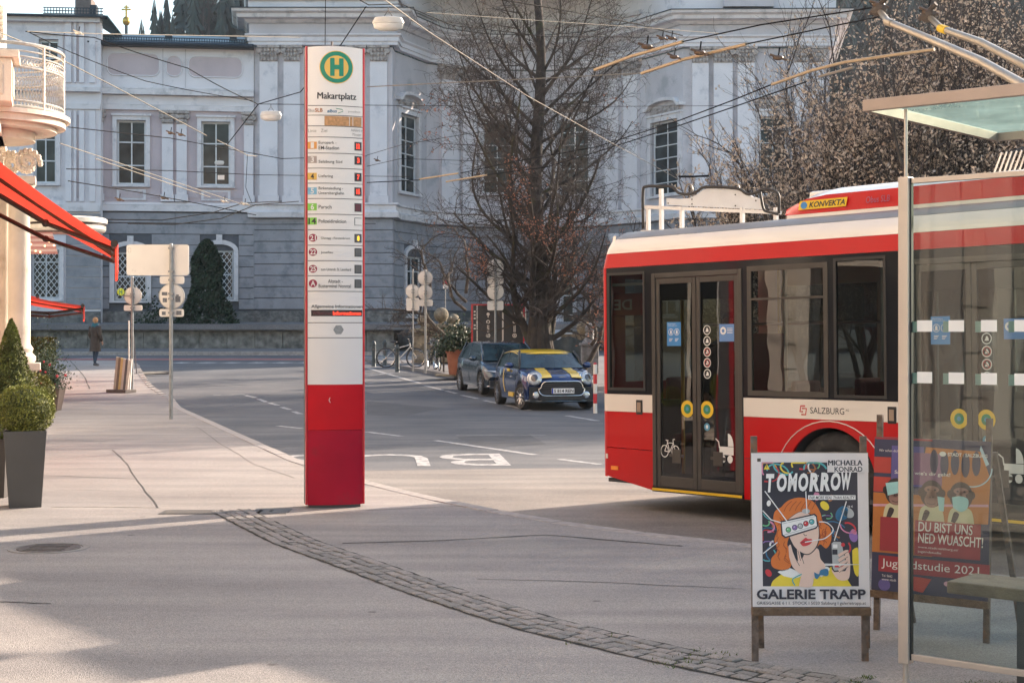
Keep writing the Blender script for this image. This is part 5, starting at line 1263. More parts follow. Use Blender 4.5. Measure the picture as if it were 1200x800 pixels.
B_.text(WT, 'DU BIST UNS', 232, 490, 478, 430, layer=12, bold=.01, shear=.05); B_.text(WT, 'NED WUASCHT!', 232, 540, 535, 485, layer=12, bold=.01, shear=.05)
B_.text(WT, 'www.stadt-salzburg.at/', 232, 425, 564, 550, layer=12); B_.text(WT, 'jugendstudie', 232, 345, 586, 572, layer=12)
B_.text(WT, 'Jugendstudie 2021', 55, 524, 680, 628, layer=12); B_.text(WT, 'STADT : SALZBURG', 366, 552, 99, 82, layer=12, bold=.02); B_.disc(WT, 342, 90, 16, 12, 12)
B_.text(WT, "Sag uns wie's dir geht!", 110, 380, 205, 182, layer=12, bold=.01); B_.text(WT, 'Wir sehen dich.', 30, 130, 92, 80, layer=12); B_.text(WT, 'Tel. 0662', 58, 110, 720, 708, layer=12); B_.text(WT, 'www.stadt', 58, 130, 738, 726, layer=12)
B_.disc(bk('pinkish', (.65, .35, .45)), 375, 725, 16, 12, 5); B_.poly(bk('brick', (.45, .05, .04)), [(150, 700), (300, 710), (260, 780), (180, 770)], 3); B_.disc(bk('violet', (.12, .10, .30)), 70, 760, 30, 30, 4)
B_.done(ps2, m_of)
# ================================================================== PEOPLE
m_skin = mat('skin', (.52, .33, .25), .5, var=.06)
def skin_body(name, pts, edges, radii, material, par, sub=2):
    me = bpy.data.meshes.new(name); me.from_pydata(pts, edges, []); me.materials.append(material)
    o = bpy.data.objects.new(name, me); COL.objects.link(o); o.parent = par
    s_ = o.modifiers.new('skin', 'SKIN'); s_.use_smooth_shade = True
    for i, r_ in enumerate(radii): v = me.skin_vertices[0].data[i]; v.radius = (r_, r_) if not isinstance(r_, tuple) else r_; v.use_root = (i == 0)
    b_ = o.modifiers.new('sub', 'SUBSURF'); b_.levels = sub; b_.render_levels = sub
    dg_ = bpy.context.evaluated_depsgraph_get(); dg_.update(); m2 = bpy.data.meshes.new_from_object(o.evaluated_get(dg_)); o.modifiers.clear(); o.data = m2; m2.name = name
    for p in m2.polygons: p.use_smooth = True
    return o
def head(par, c, r_, hair_m, yaw=0., longhair=False, material=None):
    """face with nose, brow, lips, ears; faces -y before yaw"""
    h = empty('head', tuple(c), yaw); h.parent = par
    q = MB(); material = material or m_skin
    def fn(u, v):
        a = 2*PI*u; t = PI*v; x = math.sin(t)*math.sin(a)*.78; y = -math.sin(t)*math.cos(a)*.92; z = math.cos(t)*1.12
        if z < -.2: x *= 1+.35*(z+.2); y = y*(1+.15*(z+.2))
        if y < 0:
            f = math.exp(-(x/.16)**2); y -= .20*f*math.exp(-((z+.12)/.16)**2)+.07*f*math.exp(-((z+.52)/.07)**2); y += .08*(math.exp(-((x-.28)/.14)**2)+math.exp(-((x+.28)/.14)**2))*math.exp(-((z-.08)/.1)**2)
        return (x*r_, y*r_, z*r_)
    q.grid(fn, 28, 18); q.build('face', material, h, smooth=True)
    for s_ in (-1, 1): MB().ball((s_*.28*r_, -.80*r_, .08*r_), .09*r_, 8, 6).build('eye', K1['white'], h); MB().ball((s_*.28*r_, -.885*r_, .08*r_), .035*r_, 6, 4).build('pupil', K1['black'], h); MB().ball((s_*.79*r_, 0, 0), .17*r_, 8, 6, (.4, .7, 1.2)).build('ear', material, h)
    q = MB()
    def hn(u, v):
        a = 2*PI*u; t = (.60 if not longhair else .78)*PI*v; k = 1.10+.04*noise.noise(Vector((a*3, t*3, 1))); x = math.sin(t)*math.sin(a)*.80*k; y = -math.sin(t)*math.cos(a)*.95*k; z = math.cos(t)*1.15*k
        if y < -.35*k and z < .62: y = max(y, -.62); x *= .98; z = max(z, .52)
        return (x*r_, y*r_+.04*r_, z*r_)
    q.grid(hn, 26, 12); q.build('hair', hair_m, h, smooth=True); return h
def hand(par, c, d, side, material=None, k=1.):
    """palm, four curled fingers and a thumb at the wrist point c, pointing along d"""
    d = Vector(d).normalized(); s_ = d.orthogonal().normalized() if abs(d.z) > .9 else d.cross(Vector((0, 0, 1))).normalized(); n_ = d.cross(s_)
    c = Vector(c); q = MB(); q.tube([c, c+d*.045*k, c+d*.09*k], [.026*k, .036*k, .033*k], 8)
    for i in range(4):
        b_ = c+d*.085*k+s_*(i-1.5)*.018*k; ln = (.062, .072, .068, .052)[i]*k
        q.tube([b_, b_+d*ln*.5+n_*.008, b_+d*ln*.85+n_*.025, b_+d*ln+n_*.045], [.010*k, .009*k, .0085*k, .006*k], 6)
    q.tube([c+d*.03*k+s_*side*.03*k, c+d*.06*k+s_*side*.052*k+n_*.01, c+d*.088*k+s_*side*.05*k+n_*.028], [.012*k, .010*k, .007*k], 6)
    return q.build('hand', material or m_skin, par, smooth=True)
def standing(name, loc, rz, label, coat_m, leg_m, hair_m, H=1.72, coat_len=.5, arm_up=False, shoe_m=None, longhair=False, stride=.0, group=None, thin=1.):
    e_ = empty(name, loc, rz, label=label, cat='person', group=group); k = H/1.72
    P_ = [(0, 0, .92), (0, .0, 1.12), (0, .01, 1.30), (0, .01, 1.42), (0, -.01, 1.52), (0, -.015, 1.58),
          (.09, 0, .88), (.10, -.03-stride*.3, .48), (.10, .02-stride, .09), (.10, -.13-stride, .035),
          (-.09, 0, .88), (-.10, -.03+stride*.4, .48), (-.10, .02+stride, .09), (-.10, -.13+stride, .035),
          (.19, .01, 1.40), (.25, .02, 1.12), (.23, -.10, .90), (-.19, .01, 1.40), (-.25, .02, 1.12), (-.23, -.10, .90)]
    if arm_up: P_[15] = (.28, -.12, 1.30); P_[16] = (.24, -.22, 1.60)
    E_ = [(0, 1), (1, 2), (2, 3), (3, 4), (4, 5), (0, 6), (6, 7), (7, 8), (8, 9), (0, 10), (10, 11), (11, 12), (12, 13), (3, 14), (14, 15), (15, 16), (3, 17), (17, 18), (18, 19)]
    Rr = [(.14, .10), (.13, .10), (.15, .10), (.10, .08), .05, .05, (.10, .10), .065, .045, .04, (.10, .10), .065, .045, .04, .06, .048, .036, .06, .048, .036]
    P_ = [tuple(c*k for c in p) for p in P_]; skin_body('body', P_, E_, Rr, leg_m, e_, 1)
    head(e_, (0, -.02*k, 1.63*k), .105*k, hair_m, longhair=longhair)
    q = MB(); n_ = 20        # coat: shell round trunk
    prof_ = [(1.47, .07, .07), (1.44, .13, .09), (1.38, .215, .13), (1.25, .20, .145), (1.08, .175, .135), (.95, .19, .145), (.78, .215, .16), (coat_len, .235*thin, .18)]
    q.grid(lambda u, v: (lambda i, f: ((prof_[i][1]+(prof_[min(i+1, 7)][1]-prof_[i][1])*f)*math.cos(2*PI*u)*k*(1+.03*math.sin(u*40)*v), (prof_[i][2]+(prof_[min(i+1, 7)][2]-prof_[i][2])*f)*math.sin(2*PI*u)*k, (prof_[i][0]+(prof_[min(i+1, 7)][0]-prof_[i][0])*f)*k))(min(6, int(v*7)), v*7-min(6, int(v*7))), n_, 14)
    q.build('coat', coat_m, e_, smooth=True)
    for (a, b, c) in ((14, 15, 16), (17, 18, 19)):
        q = MB(); q.tube([Vector(P_[a])+Vector((0, 0, .02)), P_[b], P_[c]], [.085*k, .07*k, .055*k], 10); q.build('sleeve', coat_m, e_, smooth=True)
    hand(e_, P_[16], (Vector(P_[16])-Vector(P_[15])), 1, k=k); hand(e_, P_[19], (Vector(P_[19])-Vector(P_[18])), -1, k=k)
    for i in (9, 13): MB().tube([Vector(P_[i-1])+Vector((0, .04, -.03)), Vector(P_[i])+Vector((0, .04, .005)), Vector(P_[i])+Vector((0, -.04, -.003))], [.045, .045, .032], 8).build('shoe', shoe_m or m_seam, e_, smooth=True)
    return e_
m_brown = mat('brown_coat', (.055, .042, .035), .9, var=.2); m_jean = mat('dark_jeans', (.03, .05, .085), .85, var=.15); m_blond = mat('ginger_hair', (.42, .22, .10), .7, var=.3, scale=30); m_dark = mat('dark_hair', (.02, .016, .014), .6, var=.3)
pp = standing('person', (X(111.5, 55), 55, g(55)), rad(150), 'person in a long brown coat and turquoise scarf walking past the low wall', m_brown, m_jean, m_blond, 1.70, .52, stride=.1)
q = MB(); q.grid(lambda u, v: ((.105+.035*v)*math.cos(2*PI*u), (.10+.03*v)*math.sin(2*PI*u)+.0, 1.52-.13*v+.02*math.sin(u*30)), 18, 4); q.build('scarf', mat('teal_scarf', (.03, .14, .18), .9, var=.2), pp, smooth=True)

# ================================================================== BUS
m_bred = mat('bus_red', (.49, .003, .006), .3, var=.04, scale=1.5, coat=.08, spec=.22, dirt=((.35, .01, .012), 1.5, .6))
m_bwhite = mat('bus_cream', (.76, .70, .63), .28, var=.03, scale=2, coat=.6)
m_bgut = mat('bus_roof_edge', (.24, .21, .18), .4, .3, var=.1, scale=3)
m_broof = mat('bus_roof', (.55, .53, .50), .6, var=.08)
m_bblack = mat('bus_black', (.013, .014, .017), .12, var=.1, spec=.3)
m_brub = mat('bus_rubber', (.022, .021, .021), .6)
m_bfr = mat('bus_door_frame', (.062, .056, .05), .42, .25, var=.1)
m_bin = mat('bus_interior', (.06, .06, .065), .8)
m_bfloor = mat('bus_floor', (.08, .085, .09), .8)
m_seat = mat('seat_fabric', (.16, .03, .03), .9, var=.2, scale=20)
m_steel = mat('brushed_steel', (.5, .5, .5), .3, .8)
m_yel = mat('signal_yellow', (.75, .48, .02), .5, var=.05)
g_bus = pane_glass('bus_glass', (.22, .25, .25), .09, .004, .26, .006)
g_far = pane_glass('bus_far_glass', (.36, .39, .38), .08, .01, .5, .02)
bus = empty('trolley_bus', (.948, 16.284, -.19), label='red and white articulated trolley bus standing at the stop', cat='bus', rot=(0, -.0113, math.atan2(-.755, .656)))
def bs(px): r_ = (px-600)/FPX; return (16.284*r_-.948)/(.656+.755*r_)
def bz(px, py): s_ = bs(px); return CAMZ+(HY-py)/FPX*(16.284-.755*s_)+.19-.0113*s_
LB = 9.2; BW = 2.5; RC = .10
# side skin: y offset by height
def sy(z): return 0 if z < 2.55 else (.05*((z-2.55)/.16) if z < 2.71 else .05+.10*((z-2.71)/.15)**1.3)
def side_strip(name, s0, s1, z0, z1, material, par=bus, out=0., nz=4, thick=.03):
    q = MB(); n_ = 1
    for s_ in (0, 1):
        pass
    q.grid(lambda u, v: (s0+(s1-s0)*u, sy(z0+(z1-z0)*v)-out, z0+(z1-z0)*v), n_, nz)
    q.grid(lambda u, v: (s0+(s1-s0)*(1-u), sy(z0+(z1-z0)*v)-out+thick, z0+(z1-z0)*v), n_, nz)
    for (a, b) in ((0, 0), (1, 1)):
        zz_ = z0 if a == 0 else z1; y_ = sy(zz_)-out; q.add([(s0, y_, zz_), (s1, y_, zz_), (s1, y_+thick, zz_), (s0, y_+thick, zz_)], [(0, 1, 2, 3)])
    for xx in (s0, s1): q.add([(xx, sy(z0)-out, z0), (xx, sy(z0)-out+thick, z0), (xx, sy(z1)-out+thick, z1), (xx, sy(z1)-out, z1)], [(0, 1, 2, 3)])
    return q.build(name, material, par, smooth=False)
D0, D1 = .765, 1.965          # first door
E0, E1 = 3.87, 5.07           # second door
# lower red panels with seams and the wheel arch
def lower(s0, s1, z0=.25, z1=1.045, name='lower_panel', bulge=.0):
    q = MB(); q.prism([(s0+.003, z0), (s1-.003, z0), (s1-.003, z1), (s0+.003, z1)], 0, .03); return q.build(name, m_bred, bus, bevel=.003)
q = MB(); q.prism([(RC, .365), (D0-.006, .255), (D0-.006, .655), (RC, .665)], 0, .03); q.build('lower_panel', m_bred, bus, bevel=.003)
q = MB(); q.prism([(RC, .672), (D0-.006, .662), (D0-.006, 1.045), (RC, 1.045)], 0, .03); q.build('lower_panel', m_bred, bus, bevel=.003)
WS, WZ, WR = 2.99, .47, .505
def arch_panel(s0, s1, c):
    n_ = 24; xs = [s0]+[c-WR*math.cos(PI*i/n_) for i in range(n_+1)]+[s1]
    q = MB()
    for a, b in zip(xs, xs[1:]):
        la = max(.25, WZ+math.sqrt(max(0, WR*WR-(a-c)**2))) if abs(a-c) < WR-1e-4 else .25; lb = max(.25, WZ+math.sqrt(max(0, WR*WR-(b-c)**2))) if abs(b-c) < WR-1e-4 else .25
        if b-a < 1e-6: continue
        q.prism([(a, la), (b, lb), (b, 1.045), (a, 1.045)], 0, .03)
    q.build('arch_panel', m_bred, bus)
    q = MB(); q.tube([(c-(WR+.12)*math.cos(PI*i/20), -.002, WZ+(WR+.06)*math.sin(PI*i/20)) for i in range(3, 18)], .005, 5, False); q.build('arch_seam', m_bwhite, bus)
    q = MB(); q.grid(lambda u, v: (c-WR*math.cos(PI*u), .03+.62*v, WZ+WR*math.sin(PI*u)), 20, 1); q.grid(lambda u, v: (c-WR+2*WR*u, .65, .25+.75*v), 1, 1); q.build('wheel_housing', m_seam, bus)
arch_panel(D1+.006, E0-.006, WS); lower(E1+.006, LB)
q = MB(); q.box(D1+.02, WS-WR-.01, -.004, 0, .642, .648); q.build('panel_seam', m_brub, bus)
# wheel
m_tyre = mat('tyre_rubber', (.028, .028, .029), .85, var=.2, scale=20, dirt=((.09, .085, .08), 5, .55)); m_hub = mat('hub_grey', (.10, .10, .10), .5, .5)
def bus_wheel(c):
    wh = empty('wheel', (c, .06, .47)); wh.parent = bus
    q = MB(); q.lathe([(.28, .28), (.40, .29), (.455, .26), (.47, .2), (.47, .08), (.455, .02), (.41, -.005), (.34, -.012), (.30, .0), (.28, .02)], n=40, axis='y'); q.build('tyre', m_tyre, wh, auto=50)
    q = MB(); q.lathe([(.285, .02), (.27, .0), (.25, .05), (.17, .1), (.12, .08), (.11, .02), (.0, .015)], n=28, axis='y'); q.build('rim', m_hub, wh, auto=35)
    for k in range(10): MB().ball((.205*math.cos(k*PI/5), .055, .205*math.sin(k*PI/5)), .018, 6, 4).build('wheel_nut', m_steel, wh)
bus_wheel(WS)
# white strips
for (a, b) in ((RC, D0-.006), (D1+.006, E0-.006), (E1+.006, LB)): side_strip('white_strip', a, b, 1.048, 1.228, m_bwhite, nz=1, out=.001)
# upper bands
for (a, b) in ((RC, 3.9), (3.903, LB)):
    side_strip('red_cant_rail', a, b, 2.553, 2.704, m_bred); side_strip('white_cant_rail', a, b, 2.706, 2.862, m_bwhite)
q = MB(); q.grid(lambda u, v: (RC+(LB-RC)*u, .152+.22*v, 2.865+.085*math.sin(v*PI/2)), 1, 4); q.build('roof_edge', m_bgut, bus, smooth=True)
q = MB(); q.grid(lambda u, v: (RC+(LB-RC)*u, .372+(BW-.744)*v, 2.95+.05*math.sin(v*PI)), 1, 6); q.build('roof', m_broof, bus, smooth=True)
q = MB(); q.add([(RC, BW-.372, 2.95), (LB, BW-.372, 2.95), (LB, BW, 2.6), (RC, BW, 2.6)], [(0, 1, 2, 3)]); q.build('far_cant_rail', m_bwhite, bus)
# rounded rear corner + rear wall
def corner_pts(z):
    out = []
    o = sy(z)
    for i in range(9):
        a = PI/2*i/8; out.append((RC-RC*math.sin(a), o+RC-RC*math.cos(a)))
    return out
for (z0, z1, mm, nm) in ((.36, 1.045, m_bred, 'rear_corner'), (1.048, 1.228, m_bwhite, 'rear_corner'), (1.23, 2.55, m_bred, 'rear_pillar'), (2.553, 2.704, m_bred, 'rear_corner'), (2.706, 2.9, m_bwhite, 'rear_corner')):
    q = MB(); n_ = 4
    for k in range(n_+1):
        z = z0+(z1-z0)*k/n_
        for p in corner_pts(min(z, 2.86)): q.v.append((p[0], p[1], z))
    for k in range(n_):
        for i in range(8): a = k*9+i; q.f.append((a, a+1, a+10, a+9)); q.m.append(0)
    q.build(nm, mm, bus, smooth=True)
q = MB(); cells(q, RC, BW-.1, .36, 2.56, -.0, .03, [(.35, BW-.35, 1.35, 2.45)]); q.v = [(y, x, z) for x, y, z in q.v]; q.f = [f[::-1] for f in q.f]; q.build('rear_wall', m_bred, bus)
MB().add([(.01, .35, 1.35), (.01, BW-.35, 1.35), (.01, BW-.35, 2.45), (.01, .35, 2.45)], [(0, 1, 2, 3)]).build('rear_pane', g_far, bus)
q = MB(); q.grid(lambda u, v: (.03+.10*u, .06+.30*u+(BW-.4)*v*(1), 2.56+.38*math.sin(u*PI/2)), 6, 2); q.build('rear_cap', m_bwhite, bus, smooth=True)
# glass band: pillars (black) + windows
wins = [(RC+.02, D0-.10, 1.27, 2.50, 'plain'), (2.03, 2.985, 1.25, 2.49, 'hopper'), (3.05, 3.62, 1.25, 2.52, 'plain'), (5.15, 6.9, 1.25, 2.52, 'plain'), (6.96, 8.2, 1.25, 2.52, 'plain')]
hs = [w_[:4] for w_ in wins]+[(D0, D1, .25, 2.47), (E0, E1, .25, 2.47)]
q = MB(); cells(q, RC, LB, 1.231, 2.55, .0, .03, hs); q.build('window_band', m_bblack, bus)
for (a, b, c, d, k) in wins:
    w_ = empty('window', ((a+b)/2, 0, c)); w_.parent = bus; W_ = (b-a)/2; H_ = d-c
    q = MB(); t = .028 if k == 'plain' else .05
    mm = m_brub if k == 'plain' else m_bfr
    for (p0, p1, r0, r1) in ((-W_, -W_+t, 0, H_), (W_-t, W_, 0, H_), (-W_+t, W_-t, 0, t), (-W_+t, W_-t, H_-t, H_)): q.box(p0, p1, -.006, .025, r0, r1)
    if k == 'hopper': q.box(-W_+t, W_-t, -.010, .02, H_*.735, H_*.735+.022)
    q.build('frame', mm, w_)
    zs = [t, H_-t] if k == 'plain' else [t, H_*.735, H_*.735+.022, H_-t]
    for i in range(0, len(zs), 2): MB().add([(-W_+t, .008, zs[i]), (W_-t, .008, zs[i]), (W_-t, .008, zs[i+1]), (-W_+t, .008, zs[i+1])], [(0, 1, 2, 3)]).build('pane', g_bus, w_)
# doors
m_dlab = {'ring': m_yel, 'green': mat('ring_green', (.03, .22, .10), .5), 'bluelab': mat('sticker_blue', (.04, .22, .52), .5, var=.05), 'bluelab2': mat('sticker_blue_pale', (.12, .25, .52), .5, var=.05), 'whitelab': mat('sticker_white', (.75, .74, .72), .5, var=.02), 'redlab': mat('sticker_red', (.5, .05, .05), .5), 'dotblue': mat('dot_blue', (.07, .28, .42), .5), 'blacklab': m_brub}
def door(a, b, full=True):
    d_ = empty('door', (a, 0, .25)); d_.parent = bus; W_ = b-a; H_ = 2.22
    q = MB()
    for (p0, p1, r0, r1) in ((0, .05, .05, H_), (W_-.05, W_, .05, H_), (.05, W_-.05, H_-.05, H_)): q.box(p0, p1, -.012, .05, r0, r1)
    q.build('door_frame', m_bfr, d_, bevel=.006)
    MB().box(0, W_, -.02, .05, 0, .045).build('door_sill', m_brub, d_); MB().box(.005, W_-.005, -.026, -.02, .012, .036).build('yellow_edge', m_yel, d_)
    for (p0, p1) in ((.053, W_/2-.004), (W_/2+.004, W_-.053)):
        q = MB()
        for (u0, u1, r0, r1) in ((p0, p0+.05, .05, H_-.053), (p1-.05, p1, .05, H_-.053), (p0+.05, p1-.05, .05, .16), (p0+.05, p1-.05, H_-.11, H_-.053)): q.box(u0, u1, .0, .03, r0, r1)
        q.build('leaf_frame', m_bfr, d_, bevel=.004)
        q = MB()
        for (u0, u1, r0, r1) in ((p0+.05, p0+.075, .16, H_-.11), (p1-.075, p1-.05, .16, H_-.11), (p0+.075, p1-.075, H_-.28, H_-.11), (p0+.075, p1-.075, .16, .2)): q.box(u0, u1, .011, .02, r0, r1)
        q.build('glass_border', m_bblack, d_)
        MB().add([(p0+.05, .009, .16), (p1-.05, .009, .16), (p1-.05, .009, H_-.11), (p0+.05, .009, H_-.11)], [(0, 1, 2, 3)]).build('pane', g_bus, d_)
        MB().box((p0+p1)/2-.06, (p0+p1)/2+.06, -.004, .006, .30, .44).box((p0+p1)/2-.10, (p0+p1)/2+.10, -.002, .006, .36, .39).build('latch', m_bfr, d_, bevel=.008)
        q = MB(); q.tube([(p1-.09, .10, .3), (p1-.09, .10, 1.5)], .014, 6); q.build('grab_rail', m_steel, d_)
    F = Flat(lambda u, v, L: (u, .007-.0006*L, v))
    cu = W_/2
    zf = lambda z: z-.25
    for i, u in enumerate((cu-.13, cu+.13)):
        F.ring('ring#%d' % i, u, zf(1.10), .048, .085, 2, n=28, ky=1.); F.disc('green#%d' % i, u, zf(1.10), .048, layer=3); F.disc('dotblue#%d' % i, u, zf(1.10), .02, layer=4)
    F.disc('dotblue#9', cu+.13, zf(.93), .038, layer=3); F.disc('whitelab#9', cu+.13, zf(.93), .015, .02, layer=4)
    u0 = cu-.40
    F.rect('bluelab#a', u0, u0+.19, zf(1.73), zf(1.97), 2); F.text('whitelab#a', 'Mund-Nasen', u0+.015, u0+.12, zf(1.945), zf(1.955), 4); F.text('whitelab#a', 'Schutzpflicht', u0+.015, u0+.14, zf(1.928), zf(1.938), 4)
    for j in (0, 1):
        F.ring('whitelab#a', u0+.055+j*.08, zf(1.87), .030, .035, 3, n=20); F.disc('whitelab#a', u0+.055+j*.08, zf(1.875), .012, .015, 3); F.rect('whitelab#a', u0+.04+j*.08, u0+.07+j*.08, zf(1.852), zf(1.862), 3)
        for r_ in range(3): F.rect('whitelab#a', u0+.03+j*.08, u0+.08+j*.08-.01*r_, zf(1.80-.012*r_), zf(1.805-.012*r_), 3)
    u1_ = cu+.30
    F.rect('bluelab2#b', u1_, u1_+.19, zf(1.77), zf(1.94), 2); F.ring('whitelab#b', u1_+.05, zf(1.875), .018, .038, 3, n=20)
    for r_ in range(4): F.rect('whitelab#b', u1_+.10, u1_+.17, zf(1.895-.015*r_), zf(1.90-.015*r_), 3)
    for k in range(5):
        zc3 = 1.885-k*.108; F.ring('whitelab#c%d' % k, cu+.14, zf(zc3), .040, .048, 3, n=24); F.disc('blacklab#c%d' % k, cu+.14, zf(zc3), .040, layer=2)
        if k in (2, 3): F.ring('redlab#c%d' % k, cu+.14, zf(zc3), .033, .039, 4, n=20); F.line('redlab#c%d' % k, [(cu+.115, zf(zc3)+.025), (cu+.165, zf(zc3)-.025)], .006, 5)
        F.poly('whitelab#d%d' % k, [(cu+.12, zf(zc3)-.018), (cu+.16, zf(zc3)-.018), (cu+.158, zf(zc3)+.003), (cu+.148, zf(zc3)+.02), (cu+.135, zf(zc3)+.02), (cu+.13, zf(zc3)+.0)], 4)
    # bicycle and pram pictograms
    bx, bzz = cu-.37, zf(.70)
    for s_ in (-1, 1): F.ring('whitelab#e', bx+s_*.075, bzz-.035, .047, .055, 3, n=26, ky=1.15)
    for p in ([(-.075, -.035), (-.035, .05), (.045, .05), (.075, -.035)], [(-.075, -.035), (-.005, -.04), (.045, .05)], [(-.005, -.04), (-.04, .07)], [(.045, .05), (.04, .085), (.065, .09)], [(-.06, .078), (-.02, .072)]): F.line('whitelab#e', [(bx+a_, bzz+b_) for a_, b_ in p], .009, 3)
    qx, qz = cu+.38, zf(.72)
    F.rect('whitelab#f', qx-.09, qx+.09, qz-.055, qz+.025, 3)
    F.poly('whitelab#f', [(qx+.02, qz+.03)]+[(qx+.02+.07*math.sin(a_*PI/16), qz+.03+.125*math.cos(a_*PI/16)) for a_ in range(9)], 3)
    F.line('whitelab#f', [(qx-.09, qz+.01), (qx-.10, qz+.07), (qx-.14, qz+.10)], .012, 3)
    for s_ in (-1, 1): F.disc('whitelab#f', qx+s_*.045, qz-.095, .034, .038, 3)
    F.done(d_, {k_: m_dlab[k_.split('#')[0]] for k_ in F.items})
    return d_
door(D0, D1); door(E0, E1)
for o in list(bpy.data.objects):
    b_ = o.name.split('.')[0]
    if b_ in m_dlab and o.parent and o.parent.name.startswith('door'): o.name = {'ring': 'sticker_ring', 'green': 'sticker_centre', 'dotblue': 'sticker_dot', 'blacklab': 'sticker_back', 'whitelab': 'sticker_print', 'redlab': 'sticker_print', 'bluelab': 'sticker', 'bluelab2': 'sticker'}[b_]
# print on the white strip, reflectors, rear lettering
F = Flat(lambda u, v, L: (u, -.0015-.0006*L, v))
F.text('lettering', 'SALZBURG', bs(951), bs(991), bz(970, 485), bz(970, 477.5), bold=.004); F.text('lettering', 'AG', bs(992.5), bs(996.5), bz(994, 482), bz(994, 479.2))
F.done(bus, {'lettering': m_ink})
F = Flat(lambda u, v, L: (u, -.0015-.0006*L, v)); lx = bs(939.5); lz = bz(944, 485); s1 = .062; 
F.line('logo', [(lx+.055, lz+.075), (lx+.005, lz+.075), (lx-.005, lz+.022), (lx+.03, lz+.022)], .015, 2); F.line('logo', [(lx+.02, lz+.052), (lx+.07, lz+.052), (lx+.06, lz-.005), (lx+.01, lz-.005)], .015, 2); F.done(bus, {'logo': m_dlab['redlab']})
for (a, c) in ((bs(750.5), 1.10), (bs(1047), 1.11)):
    q = MB(); q.box(a-.045, a+.045, -.008, 0, c-.075, c+.075); q.build('lamp_housing', m_brub, bus, bevel=.02); MB().box(a-.026, a+.026, -.014, -.008, c-.05, c+.05).build('side_lamp', mat('amber_lens_dull', (.35, .25, .18), .3), bus, bevel=.01)
MB().box(bs(717), bs(725), -.008, 0, .435, .475).build('side_reflector', mat('amber_lens', (.8, .25, .02), .3), bus); MB().box(bs(711), bs(713), -.008, 0, .55, .60).build('side_mark', m_bwhite, bus)
# interior
MB().box(.05, LB, .06, BW-.06, .30, .34).build('floor', m_bfloor, bus)
q = MB(); hs2 = [(.5+i*1.45, 1.75+i*1.45, 1.25, 2.4) for i in range(6)]; cells(q, RC, LB, .25, 2.6, BW-.03, BW, hs2); q.build('far_wall', m_bwhite, bus)
for (a, b, c, d) in hs2: MB().add([(a, BW-.015, c), (b, BW-.015, c), (b, BW-.015, d), (a, BW-.015, d)], [(0, 1, 2, 3)]).build('far_window_pane', g_far, bus)
MB().box(RC, LB, .1, BW-.1, 2.62, 2.66).build('ceiling', mat('bus_ceiling', (.35, .35, .34), .8), bus); MB().box(.04, .3, .2, BW-.2, .34, 1.15).build('rear_shelf', m_bin, bus)
for i, (x, y) in enumerate(((.42, 1.0), (.42, 1.5), (.42, 2.0), (2.5, 2.0), (2.5, 1.55), (3.3, 2.0), (3.3, 1.55), (2.6, .42), (3.4, .42), (6.2, .42), (6.2, .9))):
    s_ = empty('seat', (x, y, .34)); s_.parent = bus
    MB().box(-.2, .22, -.21, .21, .36, .44).build('cushion', m_seat, s_, bevel=.03); MB().box(-.24, -.17, -.2, .2, .44, 1.05).build('seat_back', m_seat, s_, bevel=.03); MB().box(-.1, .1, -.12, .12, 0, .36).build('seat_foot', m_bin, s_)
for (x, y) in ((.72, .5), (2.05, .55), (1.36, 1.3), (3.0, .8), (3.8, .5), (5.2, .5), (3.6, 1.3)): MB().tube([(x, y, .34), (x, y, 2.62)], .018, 8).build('grab_pole', m_yel if x in (.72, 1.36) else m_steel, bus)
MB().tube([(.4, 1.1, 1.95), (LB-.2, 1.1, 1.95)], .016, 8).build('grab_pole', m_steel, bus)
MB().box(1.2, 1.75, .9, .95, 1.0, 1.85).build('partition', mat('partition_rose', (.36, .10, .09), .6), bus)
# red notice above the rear side window, lettering seen from behind
q = MB(); q.box(RC+.03, .62, .06, .07, 2.05, 2.28); q.build('rear_notice', mat('notice_red', (.30, .03, .03), .6), bus)
F = Flat(lambda u, v, L: (u, .058-.0006*L, v)); F.text('mirrored_lettering', 'DE', .42, .16, 2.11, 2.22, layer=2, bold=.02); F.done(bus, {'mirrored_lettering': m_bwhite})
MB().box(RC+.03, .62, .06, .075, 2.36, 2.39).build('notice_rail', m_bwhite, bus); MB().box(.60, .63, .055, .075, 1.25, 2.28).build('red_stanchion', mat('stanchion_red', (.4, .03, .03), .5), bus)
# roof rack of white plates with a black hose, AC unit
rk = empty('roof_rack', (0, .75, 2.95)); rk.parent = bus
Yr = lambda s_: 16.284-.755*s_+.656*.75
def rs(px): # position along the bus for something .75 m in from the side
    r_ = (px-600)/FPX; return ((16.284+.656*.75)*r_-(.948+.755*.75))/(.656+.755*r_)
def rz_(px, py): s_ = rs(px); return CAMZ+(HY-py)/FPX*Yr(s_)+.19-.0113*s_-2.95
m_rack = mat('rack_white', (.70, .68, .66), .5, var=.04); m_rackp = mat('rack_plate', (.60, .62, .65), .5, var=.05)
ra, rb = rs(757), rs(918)
for px in (762.5, 778, 802, 873, 912.5):
    x = rs(px); MB().box(x-.018, x+.018, -.02, .02, rz_(px, 268)-.06, rz_(px, 243 if px != 778 else 221)).build('rack_post', m_rack, rk)
MB().beam((ra, 0, rz_(760, 242)), (rb, 0, rz_(918, 249)), .03, .035).build('rack_rail', m_rack, rk); MB().beam((ra-.02, 0, rz_(757, 269)-.03), (rs(770), 0, rz_(770, 269)-.03), .06, .05).build('rack_foot', m_rack, rk)
q = MB(); pts = [(785, 240), (897, 245.5), (896, 233), (886, 230.5), (880, 227), (870, 222), (835, 220.5), (828, 222), (820, 228), (812, 232), (800, 233), (785, 232)]
